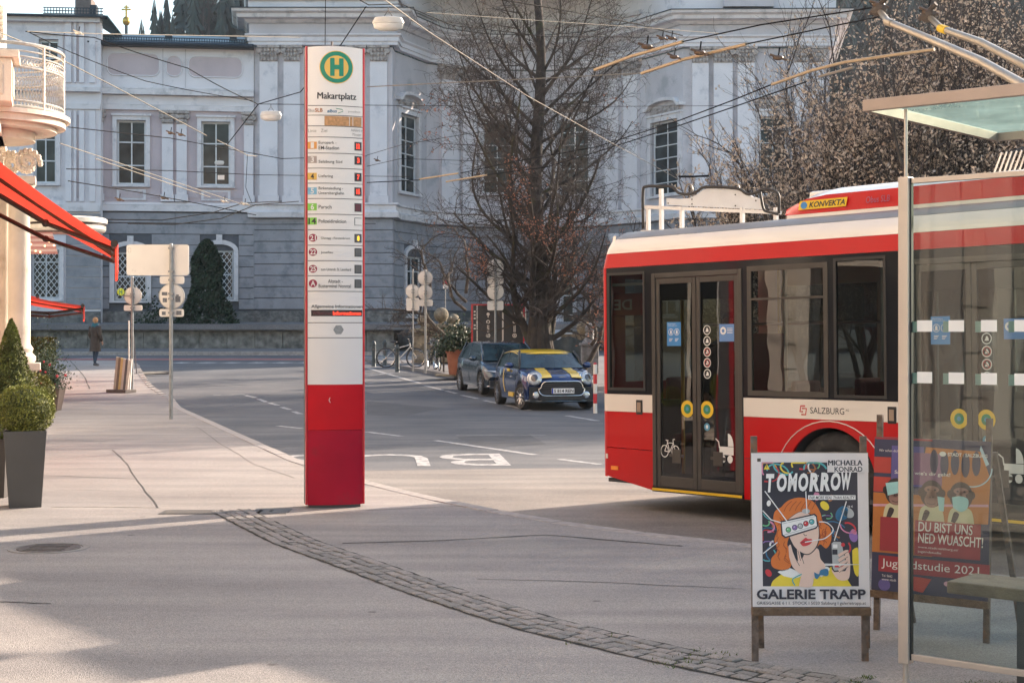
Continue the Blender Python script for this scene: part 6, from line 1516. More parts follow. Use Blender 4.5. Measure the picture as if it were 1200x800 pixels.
q.prism([(rs(a), rz_(a, b)) for a, b in pts][::-1], -.012, .012); q.build('rack_plate', m_rackp, rk)
q = MB(); q.tube([(rs(a), -.02, rz_(a, b)) for a, b in spl([(758, 268), (758, 225), (762, 218.5), (775, 218), (792, 218.5), (800, 226), (812, 227.5), (822, 224), (832, 219), (868, 220.5), (880, 227), (890, 226), (900, 222), (912, 223.5), (917.5, 230), (917.5, 250)], 4)], .016, 8); q.build('black_hose', m_brub, rk, smooth=True)
q = MB(); q.tube([(rs(a), -.03, rz_(a, b)) for a, b in spl([(896, 222), (900, 244), (905, 248), (917, 251)], 4)], .014, 6); q.build('black_hose', m_brub, rk, smooth=True)
for px in (808, 863): q = MB(); q.tube([(rs(px)+.055*math.cos(a*PI/8), .03, rz_(px, 226)+.10*math.sin(a*PI/8)) for a in range(9)], .012, 6); q.build('lifting_eye', m_bgut, rk, smooth=True)
for (a, b) in ((787, 238), (815, 239), (866, 241), (815, 233.5), (866, 228), (890, 235)): MB().ball((rs(a), -.014, rz_(a, b)), .008, 6, 4).build('bolt', m_brub, rk)
ac = empty('air_conditioner', (0, .5, 2.95)); ac.parent = bus
def as_(px): r_ = (px-600)/FPX; return ((16.284+.656*.5)*r_-(.948+.755*.5))/(.656+.755*r_)
def az(px, py): s_ = as_(px); return CAMZ+(HY-py)/FPX*(16.284-.755*s_+.328)+.19-.0113*s_-2.95
a0, a1 = as_(922), as_(1054)+1.6
zt0, zt1, zm0, zb0 = az(930, 236), az(1000, 226)-.0, az(930, 241), az(925, 256)
q = MB(); q.grid(lambda u, v: (a0+(a1-a0)*u, .02+.02*v, (.05+.17*v*min(1, .35+u*6))), 12, 3); q.build('unit_side', m_bred, ac, smooth=True)
q = MB(); q.grid(lambda u, v: (a0+.02+(a1-a0-.02)*u, .04+.28*v*1., (.05+.17*min(1, .35+u*6))+.085*math.sin(v*PI/2)*min(1, .3+u*8)), 12, 5); q.build('unit_cover', m_bwhite, ac, smooth=True)
q = MB(); q.add([(a0, .02, .0), (a0, 1.3, .0), (a0+.05, 1.3, .15), (a0+.02, .04, .11), (a0+.1, 1.3, .2)], [(0, 1, 2, 3)]); q.box(a0+.02, a1, .02, 1.3, 0.002, .048); q.build('unit_base', m_bwhite, ac)
q = MB(); q.box(a0+.05, a1, .32, 1.3, .1, .30); q.build('unit_top', m_bwhite, ac, bevel=.03)
F = Flat(lambda u, v, L: (u, .018-.0012*L-.005, v)); k0, k1 = as_(938), as_(996)
F.poly('name_plate', [(k0, .09), (k1-.02, .09), (k1, .175), (k0+.02, .175)], 2); F.text('name_lettering', 'KONVEKTA', k0+.13, k1-.03, .105, .16, layer=3, bold=.03, shear=.3); F.disc('name_mark', k0+.07, .132, .04, .035, 3, n=14)
F.done(ac, {'name_plate': m_yel, 'name_lettering': m_ink, 'name_mark': m_dlab['bluelab']})
F = Flat(lambda u, v, L: (u, .014-.0012*L-.005, v)); F.text('faded_lettering', 'Obus SLB', as_(1018), as_(1046), .10, .16, layer=2, shear=.2); F.done(ac, {'faded_lettering': mat('faded_blue', (.25, .08, .16), .5)})
gr_ = MB()
for k in range(9): gr_.beam((a1-.9+k*.05, .5, .32), (a1-.82+k*.05, .5, .50), .012, .012)
gr_.build('intake_grille', m_bwhite, ac); MB().box(a1-.5, a1+.4, .4, 1.2, .31, .50).build('roof_box', m_rackp, ac, bevel=.02)
# trolley poles
m_pole = mat('trolley_pole', (.42, .36, .28), .35, .6, var=.1); m_shoe = mat('trolley_shoe', (.06, .045, .035), .7)
Mi = bus.matrix_basis.inverted() if False else None
bm_ = Matrix.Translation(Vector((.948, 16.284, -.19))) @ (Matrix.Rotation(math.atan2(-.755, .656), 4, 'Z') @ Matrix.Rotation(-.0113, 4, 'Y')); bi_ = bm_.inverted()
for k, pl_ in enumerate(([(1030, 12, 17.6), (1041, 26, 17.3), (1080, 42, 16.7), (1150, 72, 15.6), (1200, 100, 14.8), (1250, 140, 13.9)], [(1088, 19, 17.2), (1104, 34, 16.9), (1150, 50, 16.2), (1200, 76, 15.4), (1260, 112, 14.6)])):
    pts = [bi_ @ P(*p) for p in pl_]
    pts2 = pts[:1]+[pts[1]]+pts[2:]
    MB().tube(pts2, [.032, .038, .042, .046, .05, .05][:len(pts2)], 10).build('trolley_pole', m_pole, bus, smooth=True)
    q = MB(); q.ball(pts[0], .075, 8, 6, (1.4, .8, 1)); q.tube([pts[0]-Vector((.12, 0, .02)), pts[0]+Vector((.1, 0, .12))], .03, 6); q.build('contact_shoe', m_shoe, bus)
    MB().tube([pts[1].lerp(pts[2], -.06), pts[1].lerp(pts[2], .12)], .045, 10).build('pole_collar', m_yel if k else m_pole, bus)
MB().tube([bi_ @ P(a, b, 14.9) for a, b in spl([(1180, 240), (1181, 195), (1190, 178), (1205, 174)], 4)], .02, 8).build('roof_hoop', m_brub, bus, smooth=True)
# passengers
def onbus(s_, y_, z_=.34): return tuple(bm_ @ Vector((s_, y_, z_)))
m_black_c = mat('black_jacket', (.018, .018, .02), .8, var=.1)
brz = math.atan2(-.755, .656)
standing('person', onbus(1.05, .85), brz+rad(30), 'person in a black jacket standing inside the bus behind the left door leaf', m_black_c, m_jean, m_dark, 1.70, .75)
standing('person', onbus(3.55, .95), brz-rad(40), 'person in dark clothes inside the bus behind the side window nearest the shelter post', m_black_c, m_jean, m_dark, 1.62, .75, arm_up=True)
# ================================================================== PARKED CARS
m_cglass = mat('car_glass', (.02, .042, .055), .07, var=.6, scale=2.2, spec=.5)
m_chrome = mat('chrome', (.62, .62, .63), .12, .95); m_black = mat('black_plastic', (.02, .02, .022), .5); m_lamp = mat('headlamp', (.62, .64, .66), .08, .3, var=.3, scale=20, coat=1); m_lampin = mat('headlamp_inner', (.12, .12, .13), .1, .6, var=.4, scale=18)
m_plate = mat('number_plate', (.76, .76, .75), .5, var=.02)
m_navy = mat('navy_paint', (.014, .036, .13), .2, .3, var=.08, scale=4, coat=1); m_cyel = mat('yellow_paint', (.86, .56, .015), .3, var=.03, coat=.8); m_slate = mat('slate_metallic', (.05, .075, .105), .25, .55, var=.1, scale=3, coat=.9, dirt=((.09, .09, .10), 3, .6)); m_slate2 = mat('slate_roof', (.03, .055, .085), .2, .4, coat=1)
def car(name, loc, rz, label, C):
    e_ = empty(name, loc, rz, label=label, cat='car', group='cars parked along the dashed line')
    L, W, H = C['L']/2, C['W']/2, C['H']; body_m = C['paint']; wb, wr, yc = C['wb']/2, C['wr'], C.get('yc', 0)
    def lerpt(T_, y):
        if y <= T_[0][0]: return T_[0][1]
        for (a, za), (b, zb) in zip(T_, T_[1:]):
            if y <= b: t = (y-a)/(b-a); t = t*t*(3-2*t); return za+(zb-za)*t
        return T_[-1][1]
    def Wd(y):
        t = max(0, abs(y)-(L-.62))/.62; return W*(1-(C['round'] if y < 0 else C['round']*.8)*t**2.6)
    zt = lambda y: lerpt(C['top'], y)
    surf = lambda x, y: zt(y)+.045*(1-(x/max(.1, Wd(y)))**2)-.02
    def zb(y):
        z = C['sill']+(.06 if abs(y) > L-.15 else 0)
        for c in (-wb+yc, wb+yc):
            if abs(y-c) < wr*1.16: z = max(z, wr+math.sqrt((wr*1.16)**2-(y-c)**2))
        return z
    ys_ = sorted(set([-L, -L+.03, -L+.08, -L+.15]+[-L+.25+i*(2*L-.5)/40 for i in range(41)]+[L-.15, L-.05, L]+[c+wr*1.16*math.cos(PI*i/14) for c in (-wb+yc, wb+yc) for i in range(15)]))
    q = MB(); rows = []
    for y in ys_:
        w_ = Wd(y); b_ = zb(y); t_ = zt(y); pts = [(-w_*.90, b_), (-w_*.965, b_+.02*(t_-b_)), (-w_*1., b_+.38*(t_-b_)), (-w_*1.0, b_+.62*(t_-b_)), (-w_*.975, b_+.80*(t_-b_)), (-w_*.95, b_+.93*(t_-b_))]
        pts += [(x*w_, surf(x*w_, y)) for x in (-.86, -.6, -.3, 0, .3, .6, .86)]+[(-a, c) for a, c in reversed(pts[:6])]
        rows.append([(x, y, z) for x, z in pts])
    n_ = len(rows[0])
    for r_ in rows: q.v += r_
    for i in range(len(rows)-1):
        for j in range(n_-1): a = i*n_+j; q.f.append((a, a+1, a+n_+1, a+n_)); q.m.append(0)
    q.f.append(tuple(range(n_))); q.m.append(0); q.f.append(tuple((len(rows)-1)*n_+j for j in reversed(range(n_)))); q.m.append(0)
    
    for i, v in enumerate(q.v):
        x, y, z = v; e = max(0, (abs(y)-(L-.9))/.9); y2 = y+(1 if y < 0 else -1)*C['bow']*abs(x/W)**2.4*e*e
        if abs(y) < L-.95: y2 = y
        q.v[i] = (x, y2, z)
    q.build('body', body_m, e_, auto=50, recalc=False)
    MB().box(-W*.86, W*.86, -L+.12, L-.12, C['sill']+.02, C['top'][0][1]-.1).build('underbody', m_black, e_)
    # greenhouse
    y0, y1, y2, y3 = C['gh']      # windscreen foot, windscreen top, roof end, rear foot
    bw, rw = W*.90, W*C.get('rw', .70); zr = H
    base = lambda y: surf(bw*.9, y)-.02
    def side(s_):
        q = MB(); n_ = 10
        lo = [(s_*bw, y0+.06+(y3-.06-y0)*i/n_, base(y0+(y3-y0)*i/n_)) for i in range(n_+1)]; hi = [(s_*rw, y1+(y2-y1)*i/n_, zr-.07-.03*abs(2*i/n_-1)**2) for i in range(n_+1)]
        q.v = lo+[tuple((a+b)/2+(s_*.018 if k == 0 else 0) for k, (a, b) in enumerate(zip(p, r_))) for p, r_ in zip(lo, hi)]+hi; m_ = n_+1
        for r_ in range(2):
            for i in range(n_): q.f.append((r_*m_+i, r_*m_+i+1, (r_+1)*m_+i+1, (r_+1)*m_+i)); q.m.append(0)
        return q.build('side_window', m_cglass, e_, smooth=True)
    side(-1); side(1)
    def scr(nm, ya, za_w, yb, zb_w):
        q = MB(); q.grid(lambda u, v: ((-1+2*u)*(za_w+(zb_w-za_w)*v), ya+(yb-ya)*v+(.14 if ya > yb else -.14)*(1-(2*u-1)**2)*(1-.4*v)*(1 if yb > ya else 1)*(1 if nm == 'x' else 1), surf(0, ya)-.015+(zr-.10-surf(0, ya)+.015)*v), 12, 6); return q.build(nm, m_cglass, e_, smooth=True)
    scr('windscreen', y0, bw, y1, rw); scr('rear_window', y3, bw, y2, rw)
    q = MB(); q.grid(lambda u, v: ((-1+2*u)*(rw+.02), y1-.03+(y2-y1+.06)*v-(.10 if v < .5 else -.10)*(1-(2*u-1)**2)*abs(2*v-1)**2, zr-.02-.085*abs(2*v-1)**2.2-.055*(2*u-1)**4), 14, 12); q.build('roof', C['roof'], e_, smooth=True, solid=.02)
    for s_ in (-1, 1):
        MB().tube([(s_*bw, y0+.02, base(y0)), (s_*(bw+rw)/2+s_*.01, (y0+y1)/2-.02, (base(y0)+zr)/2), (s_*rw, y1, zr-.06)], .03, 6).build('roof_pillar', C['pillar'], e_, smooth=True)
        for k_, (ya, yb) in enumerate((((y0+y3)/2+.1, (y1+y2)/2+.1), (y3-.1, y2-.03))): MB().beam((s_*(bw+.005), ya, base(ya)), (s_*(rw+.012), yb, zr-.08), .05 if k_ == 0 else .12, .02, (s_, 0, .4)).build('roof_pillar', C['pillar'], e_)
        m_ = empty('mirror', (s_*(W+.05), y0+.32, base(y0)+.09)); m_.parent = e_
        MB().ball((s_*.05, 0, 0), .11, 12, 8, (1.05, .6, .68)).build('mirror_cap', C['mirror'][0 if s_ < 0 else 1], m_, smooth=True); MB().beam((-s_*.12, .02, -.05), (s_*.0, .0, -.03), .05, .03).build('mirror_arm', m_black, m_)
        MB().box(s_*W-.006 if s_ > 0 else -W-.004, s_*W+.004 if s_ > 0 else -W+.006, y0+.55, y0+.72, base(y0)-.20, base(y0)-.17).build('door_handle', C['handle'], e_, bevel=.004)
        q = MB(); yy = y0+.15
        for ya in (y0+.12, y0+1.25): q.tube([(s_*(W+.0), ya, C['sill']+.14), (s_*(W*1.002), ya, C['sill']+.35), (s_*(W*.985), ya+.02, base(ya)-.06)], .005, 4, False)
        q.build('door_gap', m_black, e_)
    for k_ in (-1, 1): q = MB(); q.beam((k_*.02+k_*.3, y0-.03, surf(.3, y0)+.015), (k_*.05+k_*.02, y0-.02+.10, surf(0, y0)+.09), .015, .01); q.build('wiper', m_black, e_)
    # wheels
    for (s_, c) in ((-1, -wb+yc), (1, -wb+yc), (-1, wb+yc), (1, wb+yc)):
        w_ = empty('wheel', (s_*(W-.10), c, wr)); w_.parent = e_; st_ = C.get('steer', 0) if c < 0 else 0; w_.rotation_euler = (0, 0, st_)
        q = MB(); a = s_*.10; q.lathe([(wr*.66, a-s_*.02), (wr*.72, a), (wr*.93, a), (wr, a-s_*.04), (wr, -a+s_*.04), (wr*.93, -a), (wr*.6, -a)], n=30, axis='x'); q.build('tyre', m_tyre, w_, auto=50)
        q = MB(); q.lathe([(wr*.68, a-s_*.012), (wr*.63, a-s_*.008), (wr*.60, a-s_*.06), (wr*.2, a-s_*.07), (0, a-s_*.07)], n=26, axis='x')
        q.build('rim', m_hub, w_, auto=40)
        q = MB()
        for k in range(C.get('spokes', 10)):
            t = 2*PI*k/C.get('spokes', 10); q.beam((a-s_*.02, .05*math.cos(t), .05*math.sin(t)), (a-s_*.012, wr*.64*math.cos(t), wr*.64*math.sin(t)), .035, .02, (1, 0, 0))
        q.lathe([(0, a-s_*.0), (.055, a-s_*.005), (.06, a-s_*.04)], n=14, axis='x'); q.build('spokes', m_chrome if not C.get('darkrim') else m_lamp, w_)
        MB().lathe([(wr*1.15, a*.9), (wr*1.22, a*1.02+s_*.004), (wr*1.26, a*.98)], (s_*(W-.105)-0, c, wr), 24, 'x', .0, PI).build('arch_trim', C['arch'], e_)
    return e_, surf, Wd, L, W
mini, msurf, mW, mL, mWh = car('hatchback_car', (.74, 37.45, road_z(37.5)), rad(13), 'small dark blue hatchback with yellow roof, bonnet stripes and side flashes',
    dict(L=3.82, W=1.72, H=1.415, paint=m_navy, roof=m_cyel, pillar=m_black, mirror=(m_navy, m_navy), handle=m_chrome, arch=m_black, wb=2.49, wr=.31, yc=.02, sill=.20, round=.10, bow=.30, gh=(-.92, -.42, 1.28, 1.72), rw=.78, steer=rad(14),
         top=[(-1.91, .64), (-1.85, .74), (-1.68, .82), (-1.2, .90), (-.9, .955), (0, .965), (1.4, .98), (1.75, .93), (1.91, .70)]))
def front_y(x, z=0): return -mL+.30*abs(x/mWh)**2.4
for s_ in (-1, 1):
    q = MB(); q.grid(lambda u, v: (s_*(.24+.26*u)*(1-.10*v if True else 1), -1.86+.93*v, msurf(s_*(.24+.26*u), -1.86+.93*v)+.010), 4, 10); q.build('bonnet_stripe', m_cyel, mini, smooth=True)
    hl = empty('headlight', (s_*.615, front_y(.615)+.05, .735)); hl.parent = mini; hl.rotation_euler = (rad(-18), 0, s_*rad(24))
    MB().lathe([(.175, .10), (.175, -.035), (.150, -.05), (.148, -.03)], n=28, axis='y').build('headlight_rim', m_chrome, hl, auto=40); MB().lathe([(.149, -.03), (.12, -.055), (0, -.075)], n=24, axis='y').build('lens', m_lamp, hl, smooth=True)
    MB().lathe([(.085, -.072), (.05, -.082), (0, -.085)], n=20, axis='y').build('projector', m_lampin, hl, smooth=True)
    fg_ = empty('fog_lamp', (s_*.60, front_y(.6)-.02, .35)); fg_.parent = mini; MB().lathe([(.085, .03), (.085, -.012), (.065, -.02)], n=20, axis='y').build('lamp_rim', m_chrome, fg_, auto=40); MB().lathe([(.065, -.016), (0, -.022)], n=18, axis='y').build('lens', m_lamp, fg_)
# yellow flashes on the side, panel behind the mirror, sill square
q = MB(); q.grid(lambda u, v: (-mWh-.006-.0*u, .25+.08*u+.22*math.sin(PI*v*.9), .36+.56*v), 2, 10); q.build('side_flash', m_cyel, mini, smooth=True); q = MB(); q.box(-mWh-.008, -mWh+.01, -.55, -.05, .27, .38); q.build('side_flash', m_cyel, mini); MB().box(-mWh-.012, -mWh+.03, -.12, .10, .86, .95).build('side_flash', m_cyel, mini, bevel=.02)
def rrect(w_, h_, r_, n=6):
    out = []
    for (cx, cz, a0) in ((w_-r_, h_-r_, 0), (-w_+r_, h_-r_, 90), (-w_+r_, -h_+r_, 180), (w_-r_, -h_+r_, 270)):
        for k in range(n+1): a = rad(a0+90*k/n); out.append((cx+r_*math.cos(a), cz+r_*math.sin(a)))
    return out
gp_ = [(x*(1.0-.10*(z > 0)), z) for x, z in rrect(.55, .165, .15)]
q = MB(); q.add([(x, front_y(x)-.025, .505+z) for x, z in gp_], [tuple(range(len(gp_)))]); q.build('grille', m_black, mini)
q = MB(); q.tube([(x, front_y(x)-.035, .505+z) for x, z in gp_+[gp_[0]]], .018, 8, False); q.build('grille_ring', m_chrome, mini, smooth=True)
q = MB()
for k in range(6): zz_ = .40+k*.042; q.tube([(x*.08*6, front_y(x*.48)-.033, zz_) for x in (-1, -.6, -.2, .2, .6, 1)], .006, 4)
q.build('grille_bar', m_seam, mini)
np_ = empty('number_plate', (0, -mL-.05, .455)); np_.parent = mini; MB().box(-.27, .27, 0, .012, -.06, .06).build('plate', m_plate, np_); MB().box(-.27, -.235, -.003, 0, -.058, .058).build('blue_band', mat('plate_blue', (.02, .06, .4), .5), np_)
F = Flat(lambda u, v, L: (u, -.002-.0008*L, v)); F.text('plate_lettering', 'S 814 REN', -.215, .25, -.038, .038, bold=.02); F.done(np_, {'plate_lettering': m_ink})
q = MB(); q.prism([(-.5, .24), (.5, .24), (.56, .33), (-.56, .33)], -mL-.012, -mL+.1); q.build('lower_intake', m_black, mini); q = MB(); q.tube([(x*mWh*.95, front_y(x*mWh)-.005, .215) for x in (-1, -.8, -.5, 0, .5, .8, 1)], .03, 6); q.build('front_lip', m_slate, mini, smooth=True)
q = MB(); q.prism([(-.10, 0), (.10, 0), (.04, .018), (-.04, .018)], 0, .012); q.build('bonnet_badge', m_chrome, mini, loc=(0, -mL-.0, .77)); MB().box(-.55, -.30, -.80, -.795, .99, 1.07).build('parking_ticket', m_plate, mini, rot=(rad(0), 0, 0)); MB().ball((.02, -.52, 1.27), .05, 8, 6, (1.4, .4, .6)).build('inner_mirror', m_black, mini)
for (x, y) in ((-.35, .1), (.35, .1)): MB().box(x-.22, x+.22, y, y+.14, .7, 1.18).build('seat_back', m_black, mini, bevel=.05)

pg_, psurf, pW, pL, pWh = car('family_car', (-.36, 43.2, road_z(43.2)), rad(15), 'dark slate blue family car parked behind the small striped hatchback',
    dict(L=4.03, W=1.72, H=1.48, paint=m_slate, roof=m_slate2, pillar=m_slate, mirror=(m_slate, m_slate), handle=m_slate, arch=m_black, wb=2.54, wr=.31, yc=.03, sill=.20, round=.12, bow=.34, gh=(-1.18, -.45, 1.35, 1.85), rw=.72,
         top=[(-2.01, .50), (-1.93, .62), (-1.75, .76), (-1.35, .87), (-1.1, .93), (0, .95), (1.5, .98), (1.9, .9), (2.01, .66)]))
for s_ in (-1, 1):
    q = MB(); q.grid(lambda u, v: (s_*(.40+.42*u), -1.93+.10*u+.42*u*v+.12*(1-u)*v-.0+.17*u*u, .585+.07*u+(.13+.02*u)*v), 8, 4); q.build('headlight', m_lamp, pg_, smooth=True)
    fp = MB(); fp.ball((s_*.62, -1.84, .33), .07, 10, 6, (1, .5, 1)); fp.build('fog_lamp', m_lamp, pg_, smooth=True)
q = MB(); q.prism([(-.62, .42), (.62, .42), (.5, .24), (-.5, .24)][::-1], -2.03, -1.9); q.build('grille', m_black, pg_, bevel=.03); MB().box(-.26, .26, -2.045, -2.03, .33, .43).build('number_plate', m_plate, pg_)
q = MB(); q.tube([(x*.8, -1.99+.22*abs(x)**2.2, .24) for x in (-1, -.7, -.3, .3, .7, 1)], .02, 6); q.build('bumper_trim', m_chrome, pg_, smooth=True)

# ================================================================== ROAD SIGNS (seen from behind)
m_galv = mat('galvanised_steel', (.26, .27, .28), .45, .6, var=.2, scale=8); m_sback = mat('sign_back', (.70, .67, .63), .55, .2, var=.05, scale=3, dirt=((.42, .40, .37), 6, .62)); m_srim = mat('sign_rim', (.40, .39, .37), .5, .4)
m_stk = mat('sticker_dark', (.13, .14, .16), .6, var=.5, scale=40)
def sign(name, px, Y, ytop, label, items, gz=None, group='sign posts seen from behind', r_=.035):
    gz = gz if gz is not None else g(Y); e_ = empty(name, (X(px, Y), Y, gz), label=label, cat='road sign', group=group); zt_ = Z(ytop, Y)-gz
    MB().tube([(0, 0, 0), (0, 0, zt_)], r_, 10).ball((0, 0, zt_), r_*1.02, 10, 6).build('post', m_galv, e_)
    for it in items:
        k = it[0]
        if k == 'disc':
            _, cx, cy, rp = it; q = MB(); rr = rp/FPX*Y; cz = Z(cy, Y)-gz; ox = (cx-px)/FPX*Y
            q.lathe([(0, .045), (rr-.01, .045), (rr, .05), (rr, .075), (0, .075)], (ox, 0, cz), 36, 'y'); q.build('round_plate', m_sback, e_, auto=40)
            MB().lathe([(rr-.005, .038), (rr+.006, .04), (rr+.006, .08)], (ox, 0, cz), 36, 'y').build('plate_rim', m_srim, e_); zs_ = [cz-.05, cz+.05]
        else:
            _, x0, x1, y0, y1 = it; a, b = (x0-px)/FPX*Y, (x1-px)/FPX*Y; c, d = Z(y1, Y)-gz, Z(y0, Y)-gz
            q = MB(); q.prism([(x+(a+b)/2, z+(c+d)/2) for x, z in rrect((b-a)/2, (d-c)/2, min(.05, (d-c)/4))], .05, .075); q.build('plate', m_sback, e_)
            zs_ = [c+(d-c)*.12, c+(d-c)*.88] if d-c > .3 else [(c+d)/2]
        for z in zs_: MB().box(-.05, .05, -.045, .05, z-.018, z+.018).build('clamp', m_galv, e_)
    return e_
s1_ = sign('sign_post', 200.5, 29.7, 287, 'tall sign post with a large blank cream board and a stickered round sign', [('rect', 147.5, 220.5, 286.5, 322.5), ('rect', 186.5, 215, 323.5, 332.5), ('disc', 200.5, 347, 14.7), ('rect', 186, 214.5, 362, 371)])
F = Flat(lambda u, v, L: (u, .043-.001*L, v)); zq = lambda py: Z(py, 29.7)
for (x0, x1, y0, y1) in ((189, 195.5, 342, 346), (205, 211, 347, 354), (190, 195, 349, 354), (206, 209, 345, 347)): F.rect('sticker', (x0-200.5)/60.6, (x1-200.5)/60.6, zq(y1), zq(y0), 1)
F.done(s1_, {'sticker': m_stk}); F = Flat(lambda u, v, L: (u, .048-.001*L, v)); F.rect('sticker', (189-200.5)/60.6, (193.5-200.5)/60.6, zq(369), zq(365), 1); F.rect('sticker', (206-200.5)/60.6, (212-200.5)/60.6, zq(369), zq(364), 1); F.line('faint_mark', [((151+2*math.cos(a)-200.5)/60.6, zq(293+3*math.sin(a))) for a in range(7)], .008, 1); F.done(s1_, {'sticker': m_stk, 'faint_mark': m_srim})
s2_ = sign('sign_post', 155, 42.3, 325, 'shorter sign post with a small round plate and yellow green H disc beside it', [('disc', 155, 346.5, 10.3), ('rect', 144.5, 166, 357.5, 364)])
m_hgr = mat('h_yellow_green', (.45, .62, .05), .5, var=.05)
q = MB(); q.lathe([(0, -.05), (.10, -.05), (.10, -.03), (0, -.03)], ((142-155)/FPX*42.3, 0, Z(342, 42.3)-g(42.3)), 24, 'y'); q.build('h_disc', m_hgr, s2_)
F = Flat(lambda u, v, L: (u, -.052, v)); F.text('letter_h', 'H', -.345, -.265, Z(345, 42.3)-g(42.3), Z(339.3, 42.3)-g(42.3), bold=.03); F.done(s2_, {'letter_h': m_hg}); MB().beam((-.3, 0, Z(346.5, 42.3)-g(42.3)), (0, 0, Z(346.5, 42.3)-g(42.3)), .02, .02).build('bracket', m_galv, s2_)
MB().box(-.11, -.085, .0, .03, .55, 1.9).build('side_strip', m_sback, s2_)
gz_ = g(50.6)-.03
sign('sign_post', 498.5, 50.6, 317, 'grey sign post with two round plates and a small plate beside the bicycle', [('disc', 498, 325.5, 8.6), ('disc', 498, 342.5, 8.6), ('rect', 490, 507, 351, 358.5)], gz_)
sign('sign_post', 484, 51.6, 316, 'thin post with a square plate and greyish disc behind the bicycle', [('disc', 483, 341, 8), ('rect', 476, 491, 349, 364)], g(51.6)-.03, r_=.025)
sign('sign_post', 580.5, 45.2, 304, 'sign post with two large round plates and two square plates beside the dark board', [('disc', 580.5, 313.5, 9.8), ('rect', 571, 590, 323.5, 332.5), ('disc', 580.5, 341.5, 9.8), ('rect', 571, 590, 352.5, 363.5)], g(45.2)-.03)
sp = empty('sign_post', (X(522, 58), 58, g(58)), label='thin post with a small red and white plate behind the stone balls', cat='road sign', group='sign posts seen from behind'); MB().tube([(0, 0, 0), (0, 0, Z(328, 58)-g(58))], .02, 6).build('post', m_galv, sp); z_ = Z(333, 58)-g(58)
MB().box(-.1, .1, -.03, -.01, z_, z_+.16).build('plate', mat('plate_red', (.4, .04, .05), .5), sp); MB().box(-.1, .1, -.03, -.01, z_-.17, z_-.003).build('plate', m_sback, sp)
# striped advertising board on the pavement
ab = empty('advert_board', (X(141, 41), 41, g(41)), rad(-28), label='leaning board with vertical yellow and brown stripes standing on the left pavement', cat='board')
h_, w2 = .95, .20
for k, c in enumerate(((.40, .36, .30), (.16, .13, .10), (.55, .42, .18), (.50, .46, .42), (.10, .10, .11), (.60, .56, .50))):
    a = -w2*1.25+k*w2*2.5/6; b = a+w2*2.5/6; q = MB(); ht = h_-.07*(a+w2)/w2*.5
    q.add([(a, 0, .08), (b, 0, .08), (b, .12, ht-.03), (a, .12, ht), (a, .03, .08), (b, .03, .08), (b, .15, ht-.03), (a, .15, ht)], [(0, 1, 2, 3), (7, 6, 5, 4), (0, 4, 5, 1), (2, 6, 7, 3), (1, 5, 6, 2), (0, 3, 7, 4)]); q.build('stripe_panel', mat('board_stripe_%s' % 'abcdef'[k], c, .6), ab)
MB().box(-.34, .34, -.18, .25, 0, .08).build('foot', mat('board_foot', (.12, .10, .09), .8), ab, bevel=.01); MB().beam((.30, .03, .05), (.27, .14, h_-.05), .03, .04).build('frame', m_sback, ab)
# thin pole beyond the board, round the pavement's end
tp = empty('thin_pole', (X(160, 50), 50, g(50)), label='thin dark leaning pole at the far corner of the left pavement', cat='pole'); MB().tube([(0, 0, 0), (-.10, 0, 1.3)], .02, 6).build('pole', m_seam, tp); MB().lathe([(.0, .02), (.06, .02), (.07, 0)], n=12).build('foot', m_seam, tp)
m_far_kerb = mat('weathered_kerb', (.13, .125, .12), .9, var=.2)
q = MB(); q.tube([(X(163, 50.5)+t*.07, 50.5+1.2*math.sin(t/10*1.4), g(51)-.04) for t in range(11)], .06, 6); tag(q.build('corner_kerb', m_far_kerb), kind='structure')

# ================================================================== BOLLARDS, BICYCLES, STONEWORK
m_bol = mat('blue_grey_bollard', (.035, .05, .06), .5, .3)
for k, (px, Y, lb) in enumerate(((438, 55, 'dark bollard just right of the stop pillar'), (451, 56, 'dark bollard behind the rear wheel of the white bicycle'), (465.5, 51.5, 'dark bollard in front of the white bicycle'))):
    e_ = empty('bollard', (X(px, Y), Y, g(Y)-.03), label=lb, cat='bollard', group='dark bollards by the bicycle'); MB().lathe([(.09, 0), (.075, .03), (.07, .75), (.085, .77), (.085, .82), (.05, .9), (0, .93)], n=16).build('shaft', m_bol, e_, auto=35); MB().lathe([(.088, .60), (.088, .64)], n=16).build('ring', m_seam, e_)
rb_ = empty('striped_bollard', (X(697.5, 34.6), 34.6, road_z(34.6)), label='slim red and white striped bollard between the small car and the bus', cat='bollard')
for k in range(5): MB().tube([(0, 0, k*.22), (0, 0, (k+1)*.22-.001)], .045, 12).build('band', (m_sback, m_prs)[k % 2], rb_)
MB().ball((0, 0, 1.1), .045, 12, 6).build('cap', m_prs, rb_)
m_bk = mat('bike_white', (.55, .54, .52), .3, coat=.5); m_bkd = mat('bike_dark', (.03, .03, .033), .4)
